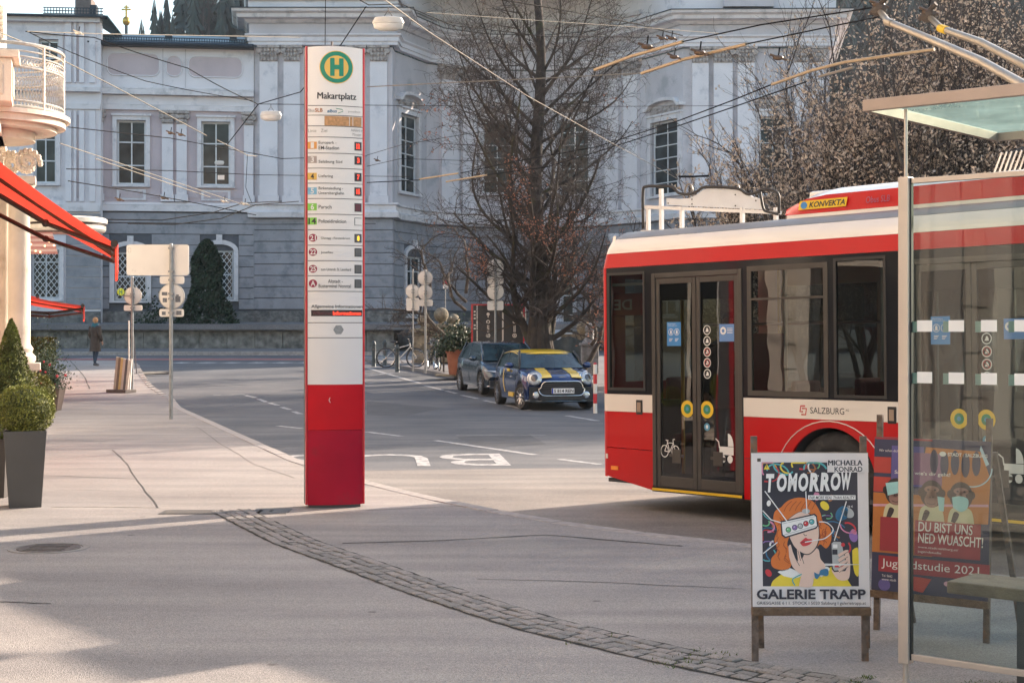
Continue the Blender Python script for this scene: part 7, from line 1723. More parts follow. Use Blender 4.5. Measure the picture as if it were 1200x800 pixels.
def bicycle(name, loc, rz, label, fm, basket=False, lean=0):
    e_ = empty(name, loc, label=label, cat='bicycle', rot=(lean, 0, rz)); wr = .335
    for s_ in (-1, 1):
        w_ = empty('wheel', (s_*.53, 0, wr)); w_.parent = e_
        q = MB(); q.tube([(wr*math.cos(a*PI/16), 0, wr*math.sin(a*PI/16)) for a in range(33)], .02, 6, False); q.build('tyre', m_tyre, w_, smooth=True)
        q = MB(); q.tube([((wr-.03)*math.cos(a*PI/16), 0, (wr-.03)*math.sin(a*PI/16)) for a in range(33)], .009, 5, False)
        for k in range(18): a = 2*PI*k/18; q.tube([(0, .012*(-1)**k, 0), ((wr-.03)*math.cos(a), 0, (wr-.03)*math.sin(a))], .0035, 3, False)
        q.tube([(0, -.04, 0), (0, .04, 0)], .025, 8); q.build('rim_spokes', m_chrome, w_)
    bb, st, hd, hd2 = (-.07, 0, .30), (-.22, 0, .78), (.33, 0, .72), (.30, 0, .86)
    q = MB()
    for a, b, r_ in ((bb, st, .018), (bb, hd, .024), ((-.19, 0, .66), (.32, 0, .80), .020), (bb, (-.53, 0, wr), .012), ((-.20, 0, .70), (-.53, 0, wr), .010), (hd, hd2, .025)): q.tube([a, b], r_, 8)
    q.build('frame', fm, e_); q = MB(); q.tube([(.34, 0, .70), (.40, 0, .55), (.53, 0, wr)], .016, 8); q.build('fork', m_bkd, e_)
    q = MB(); q.tube([hd2, (.27, 0, .98)], .014, 6); q.tube([(.20, -.27, 1.0), (.27, -.12, 1.0), (.30, 0, .98), (.27, .12, 1.0), (.20, .27, 1.0)], .013, 6); q.build('handlebar', m_bkd, e_, smooth=True)
    q = MB(); q.ball((-.26, 0, .90), .13, 10, 6, (1, .5, .28)); q.tube([st, (-.25, 0, .88)], .013, 6); q.build('saddle', m_bkd, e_, smooth=True)
    q = MB(); q.lathe([(.09, -.006), (.09, .006)], (bb[0], -.05, bb[2]), 20, 'y'); q.tube([(bb[0], -.06, bb[2]), (bb[0]+.12, -.06, bb[2]-.12)], .01, 5); q.box(bb[0]+.07, bb[0]+.17, -.13, -.05, bb[2]-.135, bb[2]-.115); q.build('crank', m_bkd, e_)
    if basket:
        q = MB()
        for k in range(4): zz_ = .85+k*.07; q.tube([(.40+.14*math.cos(a*PI/6), .16*math.sin(a*PI/6), zz_) for a in range(13)], .006, 4, False)
        for k in range(12): q.tube([(.40+.13*math.cos(k*PI/6), .15*math.sin(k*PI/6), .84), (.40+.15*math.cos(k*PI/6), .17*math.sin(k*PI/6), 1.07)], .004, 3, False)
        q.build('basket', m_chrome, e_)
    return e_
bicycle('bicycle', (X(470, 54.5), 54.5, g(54.5)-.03), rad(4), 'white framed bicycle standing side on between the bollards', m_bk)
bicycle('bicycle', (X(505, 53.2), 53.6, g(53.2)-.03), rad(-72), 'dark bicycle with wire basket seen nearly end on beside the sign post', m_bkd, True)
bicycle('bicycle', (X(512, 52.5), 52.9, g(52.5)-.03), rad(-80), 'dark bicycle parked tight against the terracotta pot', m_bkd)
m_old = mat('old_sandstone', (.24, .20, .14), .95, var=.45, scale=5, bump=1, bscale=18, dirt=((.09, .09, .07), 3, .5))
gate = empty('stone_balustrade', (X(517, 57.5), 57.5, g(57.5)), label='old sandstone gate piers topped with stone balls behind the bicycles', cat='stone balustrade')
sc_ = 57.5/FPX
for (px, yt, w_, dy) in ((497, 389, .36, -.3), (517, 384, .42, 0), (531, 389, .38, .5)):
    x = (px-517)*sc_; zt_ = Z(yt, 57.5)-g(57.5)
    MB().box(x-w_, x+w_, dy-w_, dy+w_, .25, zt_).build('pier', m_old, gate, bevel=.03); MB().box(x-w_-.06, x+w_+.06, dy-w_-.06, dy+w_+.06, 0, .247).build('pier_base', m_old, gate, bevel=.03); MB().box(x-w_-.09, x+w_+.09, dy-w_-.09, dy+w_+.09, zt_+.003, zt_+.14).build('pier_cap', m_old, gate, bevel=.03)
    r_ = .24 if w_ < .4 else .28
    q = MB(); q.ball((x, dy, zt_+.20+r_), r_, 20, 14); q.lathe([(.14, zt_+.14), (.1, zt_+.2), (.12, zt_+.25)], (x, dy, 0), 14); q.build('stone_ball', m_old, gate, smooth=True)
q = MB(); q.box(.9, 2.3, .3, .6, 0, Z(392, 57.5)-g(57.5)); q.box(.85, 2.35, .22, .68, Z(392, 57.5)-g(57.5)+.003, Z(388, 57.5)-g(57.5)); q.build('low_wall', m_old, gate, bevel=.02)
for k in range(5): MB().lathe([(.10, .5), (.13, .56), (.07, .72), (.14, .98), (.08, 1.25), (.12, 1.3)], (-1.6+k*.0+(-.35)*k*0, 0, 0), 12) if False else None
# big terracotta pot with a shrub
m_terra = mat('terracotta', (.27, .10, .055), .85, var=.2, scale=4, dirt=((.2, .14, .1), 4, .55))
pot = empty('terracotta_pot', (X(538, 49.3), 49.3, g(49.3)-.03), label='big terracotta pot with a dark green shrub left of the parked cars', cat='potted plant')
MB().lathe([(.0, .0), (.30, .0), (.33, .08), (.40, .72), (.44, .74), (.44, .86), (.39, .86), (.38, .78), (0, .78)], n=28).build('pot', m_terra, pot, auto=35); q = MB(); leaf_mass(q, 3500, lambda: Vector((R.gauss(0, .27), R.gauss(0, .26), .8+abs(R.gauss(.05, .33)))), .10); q.build('crown', m_leaf_d, pot); MB().tube([(0, 0, .7), (0, 0, 1.3)], .03, 5).build('stem', m_bark, pot)
MB().box(-.75, .9, -.35, .45, -.0, .04).build('pot_stand', m_old, pot)
hd_ = empty('low_shrub', (X(520, 51.5), 51.5, g(51.5)-.03), label='sprawling dark green shrub over the bicycles left of the terracotta pot', cat='shrub'); q = MB(); leaf_mass(q, 1100, lambda: Vector((R.gauss(.1, .22), R.gauss(.3, .15), .5+abs(R.gauss(.2, .18)))), .08); q.build('crown', m_yew, hd_); MB().tube([(0, 0, 0), (0, 0, .6)], .03, 5).build('stem', m_bark, hd_)
# dark information board, two panels with pictograms
ib = empty('info_board', (X(552, 48), 48, g(48)-.03), label='dark two-panel information board with white pictograms behind the parked cars', cat='information board')
si = 48/FPX; zi = lambda py: Z(py, 48)-g(48)+.03; m_bd = mat('board_dark', (.03, .032, .038), .45, var=.15)
for (a, b, nm, mm) in ((0, 2.2, 'red_edge', m_prs), (2.6, 6, 'side_strip', m_bd), (6.6, 7.6, 'white_edge', m_sback), (8, 36, 'panel', m_bd), (36.5, 38, 'white_edge', m_sback), (61, 63, 'red_edge', m_prs), (38.5, 60.6, 'panel', m_bd)):
    MB().box(a*si, b*si, 0, .12, .1, zi(358)).build(nm, mm, ib)
MB().box(63.4*si, 64.6*si, 0, .1, .1, zi(358)).build('white_edge', m_sback, ib); MB().box(0, 64.6*si, -.01, .13, zi(358)+.003, zi(358)+.05).build('top_rail', m_prs, ib)
F = Flat(lambda u, v, L: (u*si, -.002, v))
for u in (20, 51):
    F.disc('pictogram', u, zi(368), 1.9, .05, n=12); F.rect('pictogram', u-.5, u+.5, zi(372), zi(369)); F.ring('pictogram', u, zi(377), 1.2*1, 2.3, n=16, ky=si); F.rect('pictogram', u-1.2, u-.2, zi(389), zi(381)); F.rect('pictogram', u+.4, u+1.2, zi(389), zi(381)); F.ring('pictogram', u, zi(393), 1.6, 2.6, n=16, ky=si); F.disc('pictogram', u, zi(393), 1.0, 1.0*si, n=10)
for k, yy in enumerate((364, 368, 372, 380, 384)): F.rect('small_print', 3.2, 5.4, zi(yy+2), zi(yy))
F.done(ib, {'pictogram': m_sback, 'small_print': m_sback})
# things right of the big tree: covered stand, pedestal, gravestone like block
m_cov = mat('blue_grey_cover', (.05, .075, .09), .5, var=.4, scale=4); m_stone2 = mat('grey_pedestal', (.30, .30, .31), .9, var=.3, scale=5, dirt=((.14, .15, .14), 4, .5))
cv = empty('covered_stand', (X(658, 52), 52, g(52)), label='low stand under crumpled blue grey covers right of the big tree trunk', cat='stand')
MB().box(-.75, .95, -.3, .5, 1.12, 1.22).build('shelf', m_old, cv); q = MB(); q.grid(lambda u, v: (-.8+1.7*u, -.3+.05*math.sin(u*17), .35+.75*v*(1+.08*math.sin(u*13))+.10*noise.noise(Vector((u*9, v*5, 0)))), 20, 8); q.build('cover', m_cov, cv, smooth=True)
for x in (-.7, .9): MB().box(x-.04, x+.04, .2, .28, 0, 1.12).build('leg', m_bkd, cv)
MB().box(-.85, 1.0, -.25, .5, 0, .35).build('plinth', m_stone2, cv)
pd = empty('stone_pedestal', (X(691, 50), 50, g(50)), label='weathered grey stone pedestal with a rounded bust-like top left of the bus', cat='pedestal')
MB().box(-.28, .28, -.28, .28, 0, .9).box(-.33, .33, -.33, .33, .903, 1.0).build('block', m_stone2, pd, bevel=.03); MB().lathe([(.26, 1.0), (.2, 1.1), (.12, 1.2), (.16, 1.3), (.05, 1.34)], n=18).ball((0, 0, 1.45), .15, 14, 10, (1, 1, 1.2)).build('urn', m_stone2, pd, smooth=True)
pd2 = empty('ball_finial', (X(684, 53), 53, g(53)), label='old stone ball on a small pier in front of the church', cat='finial'); MB().box(-.22, .22, -.22, .22, 0, 1.15).build('pier', m_old, pd2, bevel=.02); MB().ball((0, 0, 1.4), .25, 16, 12).build('stone_ball', m_old, pd2, smooth=True)
# ================================================================== HANGING LAMPS AND WIRES
m_wire = mat('dark_wire', (.012, .012, .014), .9, spec=.1); m_wirel = mat('pale_sunlit_wire', (.26, .235, .20), .8, spec=.2); m_gold2 = mat('section_rod', (.36, .27, .165), .5, .2, var=.15, scale=30); m_lampb = mat('lamp_shell', (.58, .55, .50), .4, var=.06); m_lampg = mat('lamp_bowl', (.62, .62, .60), .15, var=.05, coat=1)  # bright wires carry their sunlit look in the base colour
def hanging_lamp(px, py, Y, W_, label):
    e_ = empty('street_lamp', (X(px, Y), Y, Z(py, Y)), label=label, cat='street lamp', group='street lamps hung from wires'); k = W_/2
    q = MB(); q.lathe([(0, k*.42), (k*.5, k*.44), (k*.86, k*.38), (k, k*.1), (k, 0), (0, 0)], n=28); o = q.build('lamp_housing', m_lampb, e_, smooth=False, auto=35); o.scale = (1, .45, 1)
    q = MB(); q.lathe([(k*.97, -.004), (k*.9, -k*.3), (k*.55, -k*.45), (0, -k*.48)], n=28); o = q.build('lamp_bowl', m_lampg, e_, smooth=True); o.scale = (1, .45, 1)
    q = MB(); q.tube([(-k*.3, 0, k*.4), (0, 0, k*.85), (k*.3, 0, k*.4)], .012, 6); q.tube([(0, 0, k*.85), (0, 0, k*1.05)], .014, 6); q.build('hanger', m_seam, e_)
    return e_
hanging_lamp(455, 28, 33, .68, 'large cream street lamp hanging above and right of the stop pillar'); hanging_lamp(317.5, 136, 52, .74, 'smaller street lamp hanging left of the stop pillar in front of the church')
hanging_lamp(257, 191, 66, .42, 'tiny far lamp hanging before the second palace window')
zl = empty('wire_sign', (X(259, 60), 60, Z(208, 60)), label='tiny cream plate hanging from a wire below the far lamp', cat='plate'); MB().box(-.13, .13, -.01, .01, -.09, .09).build('plate', m_sback, zl); MB().tube([(0, 0, .09), (0, 0, .4)], .008, 5).build('hanger', m_wire, zl)
def wire(pts, label, r_=.011, material=None, sag=.0, group='overhead wires and stays', fit=None, name='overhead_wire', cat='wire'):
    P3 = [P(*p) for p in pts]; out = []
    for a, b in zip(P3, P3[1:]):
        for k in range(8): t = k/8; out.append(a.lerp(b, t)-Vector((0, 0, sag*4*t*(1-t)*(b-a).length)))
    out.append(P3[-1]); o = MB().tube(out, r_*.8, 5).build(name, material or m_wire, None); tag(o, label, cat, group); return o
CW = lambda py: (5.55-CAMZ)*FPX/(HY-py)      # distance of a contact wire (hung at one height) seen at that row
def cwire(pts, label, **k): return wire([(a, b, CW(b)) for a, b in pts], label, **k)
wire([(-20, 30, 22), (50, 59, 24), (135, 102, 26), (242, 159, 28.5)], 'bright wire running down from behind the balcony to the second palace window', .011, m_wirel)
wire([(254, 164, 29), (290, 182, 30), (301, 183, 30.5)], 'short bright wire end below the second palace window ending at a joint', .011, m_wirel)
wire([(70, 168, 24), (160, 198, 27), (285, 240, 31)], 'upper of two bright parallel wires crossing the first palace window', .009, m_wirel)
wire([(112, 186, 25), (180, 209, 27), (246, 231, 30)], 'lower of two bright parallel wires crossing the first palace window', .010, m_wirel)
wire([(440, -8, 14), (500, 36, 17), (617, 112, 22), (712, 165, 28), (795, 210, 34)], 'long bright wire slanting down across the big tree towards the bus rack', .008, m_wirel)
wire([(795, 207, 34), (812, 207, 34), (830, 206, 34.5)], 'dark wire joint above the roof rack', .03)
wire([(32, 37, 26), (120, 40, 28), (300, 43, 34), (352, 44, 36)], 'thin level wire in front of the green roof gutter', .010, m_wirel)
wire([(30, 37, 26), (110, 44, 27), (220, 80, 29), (300, 121, 33)], 'dark wire sagging from the balcony to the church corner', .012, sag=.008)
wire([(32, 37, 26.2), (80, 60, 27), (170, 95, 29), (297, 118, 33)], 'second dark wire sagging just below the first towards the church corner', .010, sag=.006)
wire([(80, 149, 30), (200, 162, 34), (330, 186, 40), (430, 183, 44)], 'dark wire passing across both palace windows near mid height', .013)
wire([(78, 198, 30), (200, 200, 36), (300, 205, 44), (480, 207, 50)], 'level dark wire across the lower sashes of the palace windows', .013)
wire([(80, 212, 30), (160, 225, 34), (240, 240, 38), (300, 252, 42)], 'dark wire sloping down left to right above the rusticated storey', .014)
wire([(110, 257, 42), (190, 258, 44), (250, 249, 46), (285, 238, 48), (330, 236, 52)], 'dark contact wire curving up to the junction left of the pillar', .02)
wire([(150, 262, 42), (205, 263, 44), (260, 256, 46), (300, 240, 48), (350, 236, 52)], 'second dark contact wire curving up to the junction left of the pillar', .02)
wire([(80, 260, 50), (310, 263, 55), (440, 262, 58)], 'level dark wire along the top of the rusticated storey', .014)
wire([(290, 181, 40), (288, 220, 40), (295, 238, 40)], 'near-vertical stay dropping to the wire junction', .010)
wire([(266, 170, 40), (303, 122, 38), (352, 108, 37), (400, 52, 36), (429, 8, 34)], 'dark stay rising from the palace window to the street lamp above the pillar', .016)
wire([(300, 122, 40), (490, 124, 46), (700, 125, 52), (860, 124, 58)], 'thin dark level wire across the church front below the capitals', .012)
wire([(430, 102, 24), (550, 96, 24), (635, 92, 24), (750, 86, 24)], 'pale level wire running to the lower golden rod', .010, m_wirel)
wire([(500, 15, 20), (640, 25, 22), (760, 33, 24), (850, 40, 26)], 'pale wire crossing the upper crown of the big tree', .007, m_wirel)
wire([(560, -5, 20), (660, 12, 22), (745, 28, 25), (800, 42, 27)], 'dark wire from the top edge ending at an insulator near the church cornice', .013)
wire([(410, -6, 30), (432, 6, 32), (470, 5, 33), (530, 30, 35), (640, 43, 38), (770, 44, 42)], 'dark span wire carrying the large street lamp', .014)
wire([(381, 53, 24), (381.5, -10, 24)], 'vertical thin wire above the stop pillar', .008)
cwire([(800, 49), (893, 29), (1030, 8)], 'dark contact wire from the upper golden rod to the left trolley pole', r_=.012)
cwire([(874, 52), (970, 32), (1030, 20)], 'dark contact wire from the lower golden rod to the trolley pole', r_=.012)
cwire([(905, 99), (858, 118), (797, 141), (700, 172), (600, 190), (540, 203)], 'dark contact wire running left from the right hand golden rod', r_=.014)
cwire([(945, 96), (870, 122), (797, 147), (700, 178), (640, 196), (571, 205)], 'dark contact wire just below the one from the right hand golden rod', r_=.014)
cwire([(492, 211), (430, 214)], 'short contact wire left of the far golden rods', r_=.016)
wire([(430, 182, 45), (470, 170, 48), (560, 155, 50), (700, 150, 52)], 'thin dark wire rising behind the bare tree from the pillar', .012); wire([(430, 195, 45), (470, 186, 48), (600, 190, 50)], 'thin dark wire below it beside the tall church window', .012)
for (a, lb) in (([(697, 82), (740, 66), (800, 49)], 'upper golden insulating rod in front of the church cornice'), ([(752, 86), (800, 70), (874, 52)], 'lower golden insulating rod beneath the upper one'), ([(905, 99), (950, 83), (990, 73), (1050, 64), (1095, 58)], 'long golden insulating rod in front of the budding trees')):
    cwire(a, lb, r_=.032, material=m_gold2, group='golden insulating rods on the contact wires', name='insulating_rod', cat='insulating rod')
cwire([(492, 210), (537, 203)], 'far thin golden rod before the big tree, the upper of two', r_=.028, material=m_gold2, group='golden insulating rods on the contact wires', name='insulating_rod', cat='insulating rod'); cwire([(523, 213), (571, 205)], 'far thin golden rod before the big tree, the lower of two', r_=.028, material=m_gold2, group='golden insulating rods on the contact wires', name='insulating_rod', cat='insulating rod')
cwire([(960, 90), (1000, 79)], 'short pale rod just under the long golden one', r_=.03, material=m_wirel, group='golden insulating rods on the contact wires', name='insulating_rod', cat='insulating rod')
m_ceram = mat('insulator_brown', (.10, .06, .035), .4)
def fitting(px, py, Y, label, k=1., material=None):
    k *= .62
    e_ = empty('wire_fitting', (X(px, Y), Y, Z(py, Y)), label=label, cat='wire fitting', group='small fittings on the wires')
    q = MB(); q.ball((0, 0, 0), .09*k, 8, 6, (1.5, .8, .7)); q.tube([(-.2*k, 0, .05), (.2*k, 0, -.03)], .03*k, 6); q.build('clamp', material or m_ceram, e_); MB().tube([(0, 0, 0), (.02, 0, .25*k)], .018*k, 5).build('hanger', m_wire, e_)
fitting(758, 55, CW(60), 'brown clamp on the upper golden rod'); fitting(820, 62, CW(62), 'brown clamp in the middle of the lower golden rod'); fitting(790, 67, CW(67), 'small clamp near the left end of the lower golden rod', .8); fitting(912, 68, CW(80), 'brown insulator hanging above the long golden rod'); fitting(776, 45, 26, 'dark insulator right of the church corner', .8); fitting(787, 45, 26, 'dark insulator just right of its twin under the cornice', .8)
fitting(1030, 6, 17.6, 'dark head fitting above the left trolley pole', .9); fitting(1088, 14, 17.2, 'dark head fitting above the right trolley pole', .9)
fitting(200, 156, 33, 'left one of two small dark spreaders between the palace windows', .8); fitting(212, 158, 33, 'right one of two small dark spreaders between the palace windows', .8); fitting(140, 234, 36, 'dark spreader below the first palace window', .9); fitting(192, 232, 36, 'dark spreader between the palace windows low down', .9); fitting(442, 188, 45, 'dark spreader right of the stop pillar', .8)
m_por = mat('insulator_cream', (.6, .56, .48), .3)
fitting(263, 236, 44, 'cream insulator left in the wire junction', 1., m_por); fitting(287, 239, 44, 'cream insulator right in the wire junction', 1., m_por); fitting(92, 39, 25.5, 'cream clamp where two wires meet beside the balcony', .7, m_por)
# ================================================================== TREES
m_twig = mat('twig_bark', (.06, .048, .042), .95, var=.4, scale=3)
m_trunk = mat('mossy_bark', (.045, .037, .032), .95, var=.45, scale=5, bump=1, bscale=18, dirt=((.075, .085, .03), 1.5, .56))
m_bud = mat('tan_bud', (.62, .50, .39), .7, var=.35, scale=2.5); m_dry = mat('dry_leaf', (.42, .20, .13), .8, var=.4, scale=4)
class Tree:
    def __init__(s, seed): s.r = random.Random(seed); s.limbs = []; s.twigs = MB(); s.tips = []; s.nodes = []
    def grow(s, p, d, L, r_, depth, P_):
        rr = s.r; n_ = max(3, int(L/P_['step'])); pts = [p.copy()]; rs = [r_]; d = d.copy(); r_end = r_*P_['taper']
        for i in range(n_):
            wig = P_['wig']*(1+.5*depth); d = (d+Vector((rr.gauss(0, wig), rr.gauss(0, wig), rr.gauss(0, wig*.7)+P_['up']*(1 if depth < P_['maxd']-1 else .4)))).normalized()
            if P_.get('flat') and depth: pass
            p = p+d*(L/n_); pts.append(p.copy()); rs.append(r_+(r_end-r_)*(i+1)/n_)
        if depth <= 1: s.limbs.append((pts, rs, depth))
        else: s.twigs.tube(pts, rs, 4 if depth == 2 else 3, False)
        if depth >= P_['maxd']-1: s.nodes += pts[1:]
        if depth >= P_['maxd']: s.tips.append((p, d)); return
        nb = P_['nb'][min(depth, len(P_['nb'])-1)]
        for k in range(nb):
            t = P_['t0'][min(depth, len(P_['t0'])-1)]+(1-P_['t0'][min(depth, len(P_['t0'])-1)])*((k+rr.random())/nb); i = min(n_-1, int(t*n_)); f = t*n_-i
            q = pts[i].lerp(pts[i+1], f); base = (pts[i+1]-pts[i]).normalized(); o = base.orthogonal().normalized(); o = Matrix.Rotation(rr.uniform(0, 2*PI), 3, base) @ o
            a = rad(rr.uniform(*P_['ang'])); nd = (base*math.cos(a)+o*math.sin(a)).normalized(); ll = L*rr.uniform(*P_['len'])*(1-.35*t); r2 = max(P_['rmin'], rs[i]*rr.uniform(.42, .62))
            s.grow(q, nd, ll, r2, depth+1, P_)
        s.grow(p, d, L*P_['lead'], r_end, depth+1, P_)
    def emit(s, root, bark=None, twig=None):
        for k, (pts, rs, dp) in enumerate(s.limbs):
            MB().tube(pts, rs, 9 if dp == 0 else 6).build('trunk' if dp == 0 else 'limb', bark or m_trunk, root, smooth=True)
        s.twigs.build('twigs', twig or m_twig, root)['kind'] = 'stuff'
BIG = dict(step=.42, wig=.11, up=.035, taper=.55, maxd=5, nb=(6, 5, 5, 4, 4), t0=(.42, .25, .2, .1), ang=(22, 62), len=(.5, .8), lead=.6, rmin=.008)
bt = empty('bare_tree', (X(632, 46), 46, g(46)), label='large bare tree with dark mossy trunk standing before the church', cat='tree')
class Curly(Tree):
    def branch(s, p, d, L, r_, depth, maxd):
        rr = s.r; n_ = max(4, int(L/(.30, .20, .13, .09, .07)[min(depth-1, 4)])); pts = [p.copy()]; rs = [r_]; d = d.normalized(); cv = Vector((rr.gauss(0, 1), rr.gauss(0, 1), rr.gauss(0, .6))); amp = (.13, .20, .26, .32, .3)[min(depth-1, 4)]
        for i in range(n_):
            cv = (cv*.72+Vector((rr.gauss(0, 1), rr.gauss(0, 1), rr.gauss(0, .8)))*.75)
            up = (.10 if depth == 1 else .03)*(1 if i > n_*.25 else .2)
            d = (d+cv*amp*.42+Vector((0, 0, up))).normalized(); p = p+d*(L/n_); pts.append(p.copy()); rs.append(max(.004, r_*(1-.80*(i+1)/n_)))
        if depth == 1: s.limbs.append((pts, rs, 1))
        else: s.twigs.tube(pts, rs, 4 if depth == 2 else 3, False)
        if depth >= 3: s.nodes += pts[1:]
        if depth >= maxd: return
        nb = int(L/(.30, .18, .13, .085)[depth-1])
        for k in range(nb):
            t = (.18+.82*(k+rr.random())/nb); f = t*n_; i = min(n_-1, int(f)); q = pts[i].lerp(pts[i+1], f-i); base = (pts[i+1]-pts[i]).normalized(); o = Matrix.Rotation(rr.uniform(0, 2*PI), 3, base) @ base.orthogonal().normalized(); a = rad(rr.uniform(28, 68))
            s.branch(q, base*math.cos(a)+o*math.sin(a), (L*rr.uniform(.26, .50)*(1.15-.55*t)) if depth < 3 else rr.uniform(.20, .46), max(.0075, rs[i]*.5), depth+1, maxd)
T_ = Curly(11)
tr_ = [Vector((0, 0, 0))]; rs_ = [.34]
for k in range(1, 27): tr_.append(Vector((.10*math.sin(k*.45)-.03*k*.1, .08*math.sin(k*.6), k*.55))); rs_.append(.31*(1-k/33))
T_.limbs.append((tr_, rs_, 0))
rr = T_.r
for k in range(40):
    z = 1.1+k*.225+rr.uniform(-.1, .1); i = min(25, int(z/.55)); q_ = tr_[i].lerp(tr_[i+1], z/.55-i); side = -1 if k % 2 else 1
    az = rr.uniform(-1.1, 1.1)+(0 if side > 0 else PI); out = rad(rr.uniform(34, 62)) if z < 7 else rad(rr.uniform(30, 55)); Lb = (5.6-.22*z)*rr.uniform(.72, 1.12) if z > 2.2 else rr.uniform(2.8, 4.0)
    T_.branch(q_, Vector((math.cos(az)*math.sin(out), math.sin(az)*math.sin(out), math.cos(out))), Lb, max(.05, rs_[i]*rr.uniform(.25, .42)), 1, 4)
for (dx, L) in ((-.5, 4.6), (.55, 4.2), (-.25, 5), (.3, 5)):      # heavy low forks
    T_.branch(Vector((dx*.3, 0, .9)), Vector((dx, rr.uniform(-.2, .2), 1)), L, .15, 1, 4)
m_twigl = mat('pale_twig', (.06, .048, .042), .95, var=.35, scale=2)
T_.emit(bt, None, m_twigl)
q = MB()
for a in range(9): an = a*2*PI/9; q.tube([(math.cos(an)*.60, math.sin(an)*.5, -.1), (math.cos(an)*.38, math.sin(an)*.32, .4), (math.cos(an)*.24, math.sin(an)*.2, 1.2), (math.cos(an)*.16, math.sin(an)*.12, 2.4)], [.20, .18, .16, .12], 8)
q.build('trunk', m_trunk, bt, smooth=True)
def scatter_leaves(T_, root, n, size, fn, material, name='leaves', long_=1.):
    q = MB(); rr = T_.r; nd = T_.nodes
    cnt = 0; tr = 0
    while cnt < n and tr < n*12:
        tr += 1; p = nd[rr.randrange(len(nd))]
        if not fn(p): continue
        cnt += 1; d = Vector((rr.gauss(0, 1), rr.gauss(0, 1), rr.gauss(0, 1)+.4)).normalized(); t = d.orthogonal().normalized(); b_ = d.cross(t); s_ = size*rr.uniform(.6, 1.3); c = p+Vector((rr.gauss(0, .03), rr.gauss(0, .03), rr.gauss(0, .03)))
        q.add([c, c+d*s_*.5*long_+t*s_*.28, c+d*s_*long_, c+d*s_*.5*long_-t*s_*.28], [(0, 1, 2, 3)])
        q.add([c, c+d*s_*.5*long_+b_*s_*.28, c+d*s_*long_, c+d*s_*.5*long_-b_*s_*.28], [(0, 1, 2, 3)])
    if q.v: q.build(name, material, root)['kind'] = 'stuff'
def clump(p): w_ = noise.noise(Vector((p.x*.8+5, p.z*.8, 2))); return (p.x > .1 and p.z < 5.8 and w_ > -.02) or (w_ > .30 and p.z < 8.5)
scatter_leaves(T_, bt, 2200, .08, clump, m_dry, 'dry_leaves')
print('big tree', len(T_.twigs.f), len(T_.limbs))
# smaller crooked tree
SM = dict(step=.22, wig=.16, up=.02, taper=.55, maxd=4, nb=(5, 5, 4, 3), t0=(.35, .25, .2, .1), ang=(30, 70), len=(.5, .8), lead=.6, rmin=.006)
st_ = empty('crooked_tree', (X(546, 52.5), 52.5, g(52.5)), label='small crooked bare tree with spreading twigs left of the dark board', cat='tree'); T_ = Tree(5)
T_.grow(Vector((0, 0, 0)), Vector((-.1, 0, 1)).normalized(), 3.0, .11, 0, SM); T_.grow(Vector((.02, 0, 2.3)), Vector((-.7, 0, .8)).normalized(), 2.0, .06, 1, SM); T_.grow(Vector((0, 0, 2.0)), Vector((-.9, .1, .9)).normalized(), 1.9, .06, 1, SM); T_.grow(Vector((0, 0, 2.6)), Vector((.1, .1, 1)).normalized(), 2.2, .06, 1, SM); T_.emit(st_, m_bark)
st_ = empty('crooked_tree', (X(700, 48), 48, g(48)), label='thin twisting bare tree leaning between the big tree and the bus', cat='tree'); T_ = Tree(8)
T_.grow(Vector((-.5, 0, 0)), Vector((.35, 0, 1)).normalized(), 3.0, .09, 0, SM); T_.grow(Vector((-.2, 0, 1.0)), Vector((.8, 0, .7)).normalized(), 2.2, .06, 1, SM); T_.grow(Vector((0, 0, 2.0)), Vector((-.1, .1, 1)).normalized(), 2.4, .06, 1, SM); T_.emit(st_, m_bark)
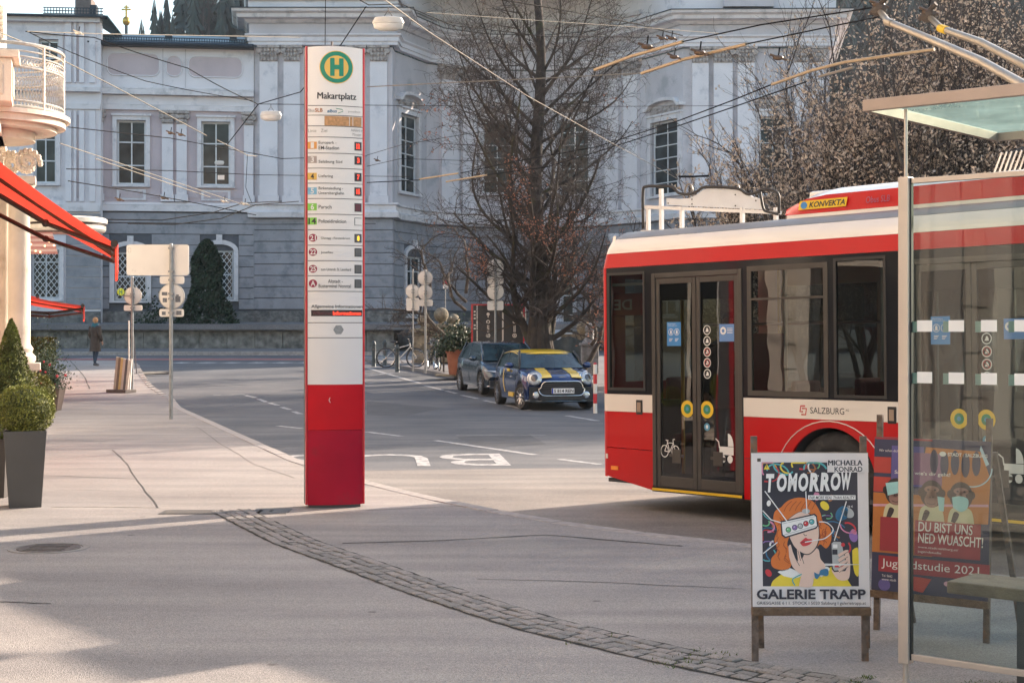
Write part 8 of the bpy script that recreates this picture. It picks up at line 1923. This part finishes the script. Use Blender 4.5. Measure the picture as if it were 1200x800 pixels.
scatter_leaves(T_, st_, 500, .08, lambda p: noise.noise(p*.8) > 0, m_dry, 'dry_leaves')
# budding magnolias behind the bus
MG = dict(step=.35, wig=.07, up=.10, taper=.6, maxd=4, nb=(7, 6, 5, 4), t0=(.2, .15, .1, .1), ang=(18, 45), len=(.5, .8), lead=.65, rmin=.006)
labels = ['budding tree with pale tan buds left above the bus roof unit', 'dense budding tree right behind the bus roof unit', 'tall budding tree behind the first trolley pole', 'budding tree seen through and above the shelter roof', 'budding tree at the right edge behind the trolley poles', 'darker budding tree in the second row beside the church corner']
for i, (px, Y, hgt, seed) in enumerate(((868, 41, 4.4, 21), (950, 40, 5.8, 22), (1030, 39, 7.6, 23), (1105, 38, 7.6, 24), (1190, 38, 8.2, 25), (1010, 48, 9.6, 26), (1090, 47, 10.5, 27), (1160, 50, 11, 28), (1240, 40, 7.5, 29), (1290, 44, 9, 30))):
    lb = (labels+['tall tree in the second row between the trolley poles', 'tall tree in the second row near the right edge', 'tree just beyond the right edge of the view, front row', 'tree beyond the right edge of the view, second row'])[i]
    e_ = empty('budding_tree', (X(px, Y), Y, g(Y)), label=lb, cat='tree', group='budding trees behind the bus'); T_ = Tree(seed)
    for k in range(4): a = k*PI/2+.5; T_.grow(Vector((.15*math.cos(a), .15*math.sin(a), 0)), Vector((.36*math.cos(a), .30*math.sin(a), 1)).normalized(), hgt*.60, .085, 0, MG)
    T_.emit(e_, m_bark)
    scatter_leaves(T_, e_, 10500 if i < 5 else 6500, .10, lambda p: True, m_bud, 'buds', 1.1)
print('trees done')
# ================================================================== HAZE
hz = MB().box(-215, 330, -25, 420, -1.4, 110).build('haze', [], None); tag(hz, kind='stuff')
hm = bpy.data.materials.new('haze_air'); hm.use_nodes = True; n, l = nodes_of(hm); n.remove(n['Principled BSDF'])
pv = n.new('ShaderNodeVolumePrincipled'); pv.inputs['Color'].default_value = (.80, .88, 1, 1); pv.inputs['Density'].default_value = .00018; pv.inputs['Anisotropy'].default_value = .3
l.new(pv.outputs[0], n['Material Output'].inputs['Volume']); hz.data.materials.append(hm)
